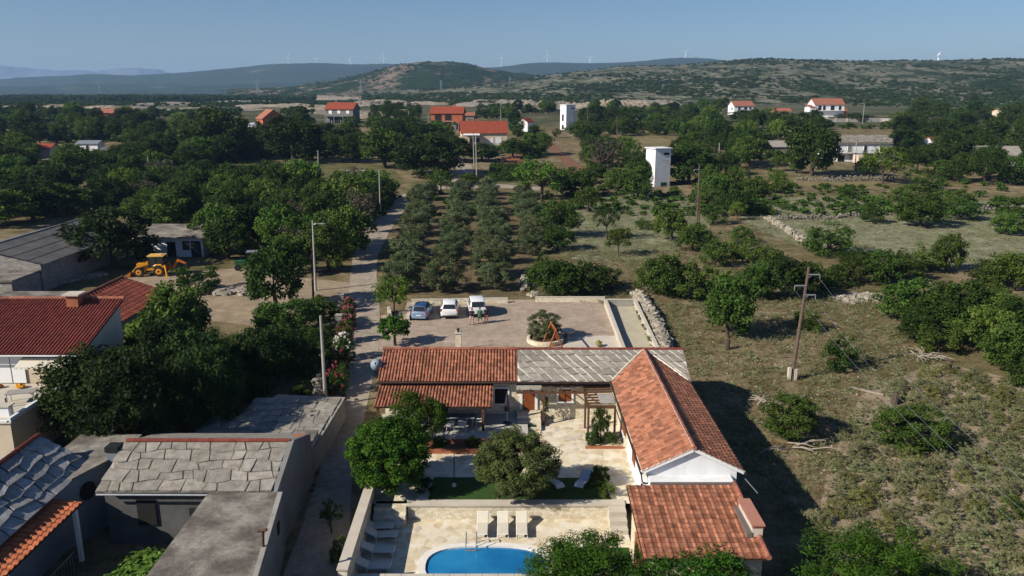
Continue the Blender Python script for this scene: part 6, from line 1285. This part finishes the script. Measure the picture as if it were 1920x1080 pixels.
# zones of wild trees, filled at random
def inside(px, py, poly):
    c = False; j = len(poly)-1
    for i in range(len(poly)):
        xi, yi = poly[i]; xj, yj = poly[j]
        if (yi > py) != (yj > py) and px < (xj-xi)*(py-yi)/(yj-yi)+xi: c = not c
        j = i
    return c
KEEP = [[(0,405),(170,405),(245,520),(240,545),(0,560)],[(240,440),(410,430),(420,500),(520,500),(560,530),(560,610),(240,600)],[(370,336),(390,316),(470,300),(740,306),(770,345),(600,352)],[(60,318),(245,318),(245,270),(60,270)],[(300,330),(365,330),(365,300),(300,300)],[(590,275),(700,275),(700,185),(590,185)],[(450,268),(530,268),(530,200),(450,200)],[(785,250),(895,250),(895,184),(785,184)],[(845,300),(965,300),(965,225),(845,225)],[(850,355),(1100,355),(1100,262),(1010,262),(900,300),(840,300),(840,355)],[(970,255),(1040,255),(1040,215),(970,215)],[(1035,255),(1095,255),(1095,195),(1035,195)],[(1200,358),(1262,358),(1262,275),(1200,275)],[(1355,235),(1430,235),(1430,180),(1355,180)],[(1430,232),(1600,232),(1600,178),(1430,178)],[(1530,345),(1690,345),(1690,245),(1530,245)],[(1440,296),(1490,296),(1490,265),(1440,265)],[(1140,284),(1280,286),(1280,255),(1140,255)],[(1536,240),(1700,240),(1700,205),(1536,205)],[(1845,318),(1915,318),(1915,280),(1845,280)],[(1425,352),(1700,352),(1700,326),(1425,326)],[(665,520),(640,700),(730,700),(715,480),(800,350),(760,345)]]
def fill(poly, n, kinds, dmin, hr, wr=(.85, 1.15), tries=6000):
    xs = [p[0] for p in poly]; ys_ = [p[1] for p in poly]; k = 0; cells = []
    near = [(x, y) for x, y, w_ in PTS]
    for _ in range(tries):
        if k >= n: break
        px = random.uniform(min(xs), max(xs)); py = random.uniform(min(ys_), max(ys_))
        if not inside(px, py, poly) or any(inside(px, py, q) for q in KEEP): continue
        p = P(px, py)
        if any((p.x-x)**2+(p.y-y)**2 < dmin*dmin for x, y in near): continue
        near.append((p.x, p.y)); k += 1; h_ = random.uniform(*hr); plant(random.choice(kinds), p, h_*random.uniform(*wr)*1.03, h_)
    return k
KO = ['oak','bright','dark','mid','oak','mid','oak']
cnt = [fill([(-60,430),(-60,345),(120,340),(260,345),(420,350),(600,352),(735,356),(752,372),(690,430),(655,480),(640,520),(560,520),(420,480),(300,440),(180,415)], 85, ['oak','mid','dark','mid','oak','bright','sparse','drytree'], 3.8, (5.5, 8.5)),
fill([(-80,340),(-80,262),(250,255),(370,262),(470,290),(380,330),(360,348),(120,342)], 70, KO, 4.8, (6, 9)),
fill([(-80,430),(-80,270),(250,262),(470,290),(360,348),(600,352),(735,356),(690,430),(640,520),(420,480),(180,415)], 90, ['darkbush','bush','darkbush','brightbush'], 2.7, (1.8, 3.6)),
fill([(-100,262),(-100,215),(300,222),(450,235),(600,236),(700,238),(830,250),(850,300),(740,306),(560,303),(470,300),(370,262),(250,255)], 70, KO+['mid'], 6.6, (6.5, 10)),
fill([(955,300),(1000,250),(1050,252),(1300,245),(1300,262),(1160,262),(1280,292),(1330,350),(1262,345),(1190,352),(1100,345),(1050,300)], 32, ['mid','oak','bright','mid','sparse','drytree'], 5.4, (4.5, 7.5)),
fill([(1100,250),(1080,205),(1350,205),(1440,232),(1540,240),(1700,242),(1700,300),(1560,300),(1440,300),(1340,345),(1270,300),(1280,250)], 64, ['oak','pine','mid','oak','bright'], 6.6, (6, 9.5)),
fill([(1640,300),(1690,235),(1720,200),(1990,195),(1990,360),(1850,350),(1720,330)], 56, ['dark','oak','pine','oak','mid'], 6.4, (6.5, 10)),
fill([(1330,400),(1300,345),(1440,305),(1560,330),(1500,350),(1430,372),(1400,420)], 14, ['mid','bush','sparse','bright'], 5, (3.5, 5.5)),
fill([(690,250),(700,210),(800,205),(960,205),(1060,210),(960,262),(860,262)], 22, ['oak','mid','dark'], 8, (5, 8)),
fill([(590,206),(600,190),(1360,190),(1360,262),(1100,262),(960,300),(700,255),(690,236)], 95, ['pine','mid','pine','bush','pine'], 6, (3.2, 6)),
fill([(1420,205),(1700,186),(1990,180),(1990,215),(1420,240)], 30, ['pine','bush','pine'], 9, (3.2, 6)),
]
# unique labels for the unnamed trees, from the landmark beside them
LM = [('the yellow digger',292,490),('the grey warehouse',90,470),('the white shed',330,450),('the tall lamp post',590,470),('the dry clearing',560,330),('the narrow brick house',488,222),('the orange walled grey house',635,208),('the unfinished brick house',840,210),('the cream house',905,250),('the small white cottage',993,230),('the farther white tower',1063,218),('the nearer white tower',1230,315),('the crossroad',850,350),('the left white village house',1394,200),('the large white village house',1550,198),('the long white house',1610,275),('the ruined stone house',1461,278),('the double wooden pole',1308,380),('the leaning power pole',1500,610),('the pale meadow',1620,430),('the sand court',1165,590),('the round lone bush',1575,660),('the low flat grey house',150,300),('the ruined stone hut',334,315),('the umbrella shaped tree',1726,400),('the right edge',1915,640),('the slab cottage',1873,295),('the orange roofed pavilion',1467,206),('the olive grove',880,450),('the panelled village wall',1600,220),('the hidden orange roof',195,212),('the left edge',0,380),('the hidden orange roofed cottage',1762,262),('the dark trees at the right border',1915,210)]
ORD = ['nearest','second nearest','third nearest','fourth nearest','fifth nearest','sixth nearest','seventh nearest','eighth nearest','ninth nearest','tenth nearest','eleventh nearest','twelfth nearest','thirteenth nearest','fourteenth nearest','fifteenth nearest','sixteenth nearest','seventeenth nearest','eighteenth nearest','nineteenth nearest','twentieth nearest']+[f'twenty-{q} nearest' for q in ('first','second','third','fourth','fifth','sixth','seventh','eighth','ninth')]+['thirtieth nearest']+[f'thirty-{q} nearest' for q in ('first','second','third','fourth','fifth','sixth','seventh','eighth','ninth')]
B_ = {}
for t, kind, px, py, W, Hh in TREES:
    nmx, lx, ly = min(LM, key=lambda a: (a[1]-px)**2+((a[2]-py)*1.6)**2); dx, dy = px-lx, py-ly
    rel = ('left of' if dx < 0 else 'right of') if abs(dx) > abs(dy)*1.5 else ('behind' if dy < 0 else 'in front of')
    if nmx == 'the left edge': rel = 'near'
    if nmx in ('the right edge', 'the dark trees at the right border'): rel = 'near'
    B_.setdefault((KT[kind], rel, nmx), []).append((math.hypot(dx, dy), t))
for (kd, rel, nmx), L0 in B_.items():
    L0.sort(key=lambda a: a[0])
    for i, (_, t) in enumerate(L0):
        t['label'] = f'{kd} {rel} {nmx}' + (f', {ORD[i]} one' if len(L0) > 1 else ''); t['group'] = 'wild trees around the village' if 'bush' not in kd else 'wild bushes around the fields'
print('TREES', cnt, len(PTS))
# ------------------------------------------------------------------ ground cover
def scatter(poly, n, thin=None):
    xs = [p[0] for p in poly]; ys_ = [p[1] for p in poly]; out = []
    W = [P(x, y) for x, y in poly]; wx = [p.x for p in W]; wy = [p.y for p in W]; wp = [(p.x, p.y) for p in W]; k = 0
    while len(out) < n and k < n*12:
        k += 1; x = random.uniform(min(wx), max(wx)); y = random.uniform(min(wy), max(wy))
        if thin and random.random() < .72 and inside(x, y, thin): continue
        if inside(x, y, wp): out.append((x, y, gh(y)))
    return np.array(out)
FIELD = [(1500,1100),(1540,960),(1560,870),(1600,790),(1660,730),(1760,690),(1900,720),(2060,760),(2100,1100)]
cl = []
for s in range(4):
    V, Fq, rnd, cs = crown(500+s, 60, 34, .042, cz=.16, rx=.44, rz=.62, rc=(.08,.13), lump=.16, low=.03, asp=.28, upb=.35, shell=.85); a = raw_mesh('tmp', V, Fq, M['sage' if s != 3 else 'sageyellow'], rnd=rnd); cl.append(a.data); bpy.data.objects.remove(a)
# rows of cushions run diagonally
cush = []; A0 = P(1560, 1000); 
d1 = Vector((.83, -.56, 0)); d2 = Vector((.56, .83, 0)); FW = [(P(x, y).x, P(x, y).y) for x, y in FIELD]
for i in range(-60, 60):
    for j in range(-40, 60):
        if random.random() < .10: continue
        c = Vector((22, 42, 0))+d1*(i*1.42+random.uniform(-.3,.3))+d2*(j*1.7+random.uniform(-.32,.32))
        if inside(c.x, c.y, FW) and abs(c.x) < .72*(c.y+6) and c.y > 30:
            if any((c.x-x)**2+(c.y-y)**2 < (w_*.42)**2 for x, y, w_ in PTS): continue
            cush.append((c.x, c.y))
cush.sort(key=lambda a: a[1]); NI = 280
for k, (x, y) in enumerate(cush[:NI]):
    o = link('cushion_shrub', random.choice(cl)); s = random.uniform(1.0, 1.75); o.location = (x, y, gh(y)); o.scale = (s*1.12, s*.95, s*random.uniform(.6, .8)); o.rotation_euler = (0,0,random.uniform(0,6.3))
    tag(o, 'low grey green cushion plant in the rows of the field right of the farmhouse', 'cushion plant', 'cushion plants in the field')
def merged(name, meshV, meshF, meshR, pts, scl, mat, zf=.6):
    n = len(pts); k = len(meshV); V = np.empty((n, k, 3), np.float32)
    a = NR.rand(n)*6.283; s = NR.uniform(scl[0], scl[1], n); c_, s_ = np.cos(a), np.sin(a)
    V[:, :, 0] = pts[:, 0:1]+s[:, None]*(meshV[None, :, 0]*c_[:, None]-meshV[None, :, 1]*s_[:, None]); V[:, :, 1] = pts[:, 1:2]+s[:, None]*(meshV[None, :, 0]*s_[:, None]+meshV[None, :, 1]*c_[:, None]); V[:, :, 2] = pts[:, 2:3]+s[:, None]*zf*NR.uniform(.7, 1.2, n)[:, None]*meshV[None, :, 2]
    Fq = meshF[None]+np.arange(n)[:, None, None]*k; r = np.clip(meshR[None]*.5+NR.rand(n)[:, None]*.5, 0, 1)
    return struct(raw_mesh(name, V.reshape(-1, 3), Fq.reshape(-1, 4), mat, rnd=r.ravel()), 'stuff')
if len(cush) > NI:
    V, Fq, rnd, cs = crown(511, 36, 14, .06, cz=.16, rx=.44, rz=.62, rc=(.08,.13), lump=.16, low=.03, asp=.32, upb=.35, shell=.85)
    merged('lavender_cushions', V, Fq, rnd, np.array([(x, y, gh(y)) for x, y in cush[NI:]]), (1.1, 1.9), M['sage'])
V, Fq, rnd, cs = crown(512, 22, 14, .07, cz=.16, rx=.44, rz=.62, rc=(.09,.15), lump=.16, low=.03, asp=.32, upb=.35, shell=.85)
merged('field_tufts', V, Fq, rnd, scatter(FIELD, 800), (.45, .9), M['sage'], .75)
V, Fq, rnd, cs = crown(520, 6, 9, .10, cz=.3, rx=.5, rz=.35, rc=(.15,.25), low=.02, asp=.28, upb=.7)
PF = [[(1025,468),(1032,400),(1095,368),(1170,362),(1275,362),(1335,392),(1330,440),(1270,470),(1190,492),(1085,488)], [(1360,385),(1435,372),(1560,368),(1680,372),(1790,374),(1870,378),(1990,384),(1990,492),(1900,490),(1800,500),(1700,490),(1600,474),(1500,462),(1420,430)]]
merged('pale_meadow_tufts', V, Fq, rnd, np.concatenate([scatter(PF[0], 3600), scatter(PF[1], 5200)]), (.6, 1.1), M['palefield'], .5)
RF = [(1260,700),(1240,580),(1330,560),(1520,560),(1640,560),(1720,660),(1880,730),(1990,790),(2060,1100),(1480,1100),(1420,900),(1330,760)]
merged('dry_grass', V, Fq, rnd, scatter(RF, 2300, FW), (.25, .7), M['grass'], .7)
merged('grey_tufts', V, Fq, rnd, scatter(RF, 1700, FW), (.4, 1.0), M['sage'], .7)
MF = [(1010,560),(1060,470),(1180,470),(1300,450),(1420,420),(1440,480),(1640,540),(1560,570),(1250,580)]
merged('field_grass', V, Fq, rnd, scatter(MF, 1800), (.4, 1.0), M['grass'], .6); merged('field_tufts', V, Fq, rnd, scatter(MF, 1800), (.5, 1.2), M['sage'], .6)
V2, F2, r2, c2 = crown(521, 4, 8, .12, cz=.3, rx=.5, rz=.35, rc=(.15,.25), low=.02, asp=.3)
CF = [(375,335),(470,306),(640,305),(740,320),(755,345),(560,345)]
merged('clearing_grass', V2, F2, r2, scatter(CF, 700), (.6, 1.5), M['sage'], .5)
q = MB()
for x, y, z in scatter(RF, 900): s = random.uniform(.05, .17); q.rock((x, y, z+s*.2), (s*1.3, s, s*.6))
struct(q.build('field_stones', M['palestone']), 'stuff')
# vineyard rows
vr = MB()
for i in range(7):
    a = P(925+i*9, 341); b = P(930+i*8, 312)
V, Fq, rnd, cs = crown(530, 10, 12, .11, cz=.5, rx=.5, rz=.45, rc=(.14,.24), asp=.7); vp = []
for i in range(9):
    a, b = P(920, 312.5+i*3.5), P(1000, 312+i*3.4)
    for k in range(26): c = a.lerp(b, (k+random.random()*.6)/26); vp.append((c.x, c.y, c.z))
merged('vineyard_rows', V, Fq, rnd, np.array(vp), (1.2, 1.7), M['mid'], .8)
for i in range(5):
    a, b = P(988+i*8, 302-i*2), P(975+i*11, 268); pts = np.array([tuple(a.lerp(b, (k+random.random()*.5)/16)) for k in range(16)])
    o = merged('vine_row', V, Fq, rnd, pts, (1.4, 2.0), M['vine'], .9); o['kind'] = 'thing'; tag(o, f'row of green vines beside the ploughed strip, {["first","second","third","fourth","fifth"][i]} from the left', 'vine row', 'vine rows by the ploughed strip')
# strip of green weeds beside the rubble wall
V, Fq, rnd, cs = crown(540, 8, 12, .10, cz=.4, rx=.5, rz=.4, rc=(.14,.24), asp=.4)
merged('wall_weeds', V, Fq, rnd, scatter([(1190,575),(1199,580),(1240,672),(1228,660)], 90), (.4, .9), M['mid'], .9)
merged('verge_weeds', V, Fq, rnd, scatter([(655,570),(628,705),(600,800),(575,890),(568,960),(600,870),(625,770),(645,690)], 160), (.3, .8), M['olivegreen'], .7)
merged('grove_grass', V2, F2, r2, scatter([(758,545),(800,372),(1000,365),(1010,555)], 1600), (.4, 1.0), M['grass'], .4)
# dead branches, stumps, plank
def branches(label, px, py, sp, n):
    p = P(px, py); o = thing('dead_branches', label, 'branches', p); q = MB()
    for k in range(n):
        a = random.uniform(0,6.3); l = random.uniform(.6, 1.3)*sp; s0 = Vector((random.uniform(-.4,.4)*sp, random.uniform(-.3,.3)*sp, .1)); e = s0+Vector((math.cos(a)*l, math.sin(a)*l, random.uniform(.1,.5))); m_ = s0.lerp(e,.5)+Vector((random.uniform(-.2,.2), random.uniform(-.2,.2), .15)); q.path([s0, m_, e], [.06,.045,.015], 5)
    q.build('branches', M['twig'], o)
branches('pale dead branches lying above the large dark bush beside the wing shadow', 1425, 757, 1.6, 12); branches('long pale dead branches in front of the large dark bush', 1490, 838, 2.2, 10); branches('grey brush pile on the dry field behind the lavender rows', 1735, 672, 1.8, 26)
for px_, py_, l in ((1676,758,'dark cut tree stump above the wide bush in the field'),(1777,695,'dark pair of tree stumps right of the lone green bush'),(1362,655,'dark low stump beside the leaning tree')):
    t = thing('tree_stump', l, 'stump', P(px_, py_)); MB().path([(0,0,-.1),(.05,0,.4),(.08,.03,.9)],[.3,.24,.22],9).build('stump', M['bark'], t)
    q = MB(); q.path([(0,0,.4),(.3,.1,.8)],[.12,.08],7); q.build('branch_stub', M['bark'], t)
a = P(1625, 735); t = thing('wooden_plank', 'long weathered plank lying on the dry field', 'plank', a); MB().obox((0,0,.1),(2.6,.25,.1),R(-42)).build('board', M['twig'], t)
# scrub and far woods that read as one mass
V, Fq, rnd, cs = crown(560, 14, 9, .16, cz=.45, rx=.5, rz=.45, rc=(.16,.26), asp=.8, low=.05)
def fscatter(n, y0, y1, seed, dens):
    rs = np.random.RandomState(seed); out = []
    while len(out) < n:
        y = y0*(y1/y0)**rs.rand(); x = rs.uniform(-.75, .75)*y
        if dens(x, y, rs): out.append((x, y, gh(y)+(0 if y < 800 else .3)))
    return np.array(out)
def d1_(x, y, rs):
    v = math.sin(x*.021+1)*math.sin(y*.017)+.6*math.sin(x*.05+y*.03)
    px, py = pix((x, y, gh(y)))
    if any(inside(px, py+2, q_) for q_ in KEEP): return False
    return v+rs.normal()*.5 > -.1
merged('undergrowth', V, Fq, rnd, fscatter(2600, 150, 420, 7, d1_), (.8, 2.4), M['mid'], .6)
merged('village_scrub', V, Fq, rnd, fscatter(2800, 240, 560, 3, d1_), (2.0, 4.5), M['oak'], .75)
merged('heap_scrub', V, Fq, rnd, fscatter(3000, 480, 1000, 9, d1_), (2.0, 4.2), M['oak'], .7)
merged('far_woods', V, Fq, rnd, fscatter(4200, 1000, 1900, 4, d1_), (6, 10), M['oak'], .7)
def on_hill(ob, n, ylo, yhi, seed, thr):
    me = bpy.data.objects[ob].data; co = np.empty(len(me.vertices)*3, np.float32); me.vertices.foreach_get('co', co); co = co.reshape(-1, 3); rs = np.random.RandomState(seed)
    co = co[(co[:, 1] > ylo) & (co[:, 1] < yhi) & (np.abs(co[:, 0]) < co[:, 1]*.72)]; i = rs.randint(0, len(co), n*3); p = co[i]+rs.normal(size=(n*3, 3))*np.array([7, 9, 0]); v = np.sin(p[:, 0]*.011+2)*np.sin(p[:, 1]*.008+1)+.6*np.sin(p[:, 0]*.031+p[:, 1]*.02)+rs.normal(size=n*3)*.5; return p[v > thr][:n]-np.array([0, 0, .8])
merged('hillside_scrub', V, Fq, rnd, np.concatenate([on_hill('stony_slope', 4200, 800, 1250, 15, -.2), on_hill('stony_slope', 2600, 1200, 1900, 5, .5), on_hill('scrub_hill', 1500, 1350, 2250, 6, .1)]), (3.5, 7), M['oak'], .5)
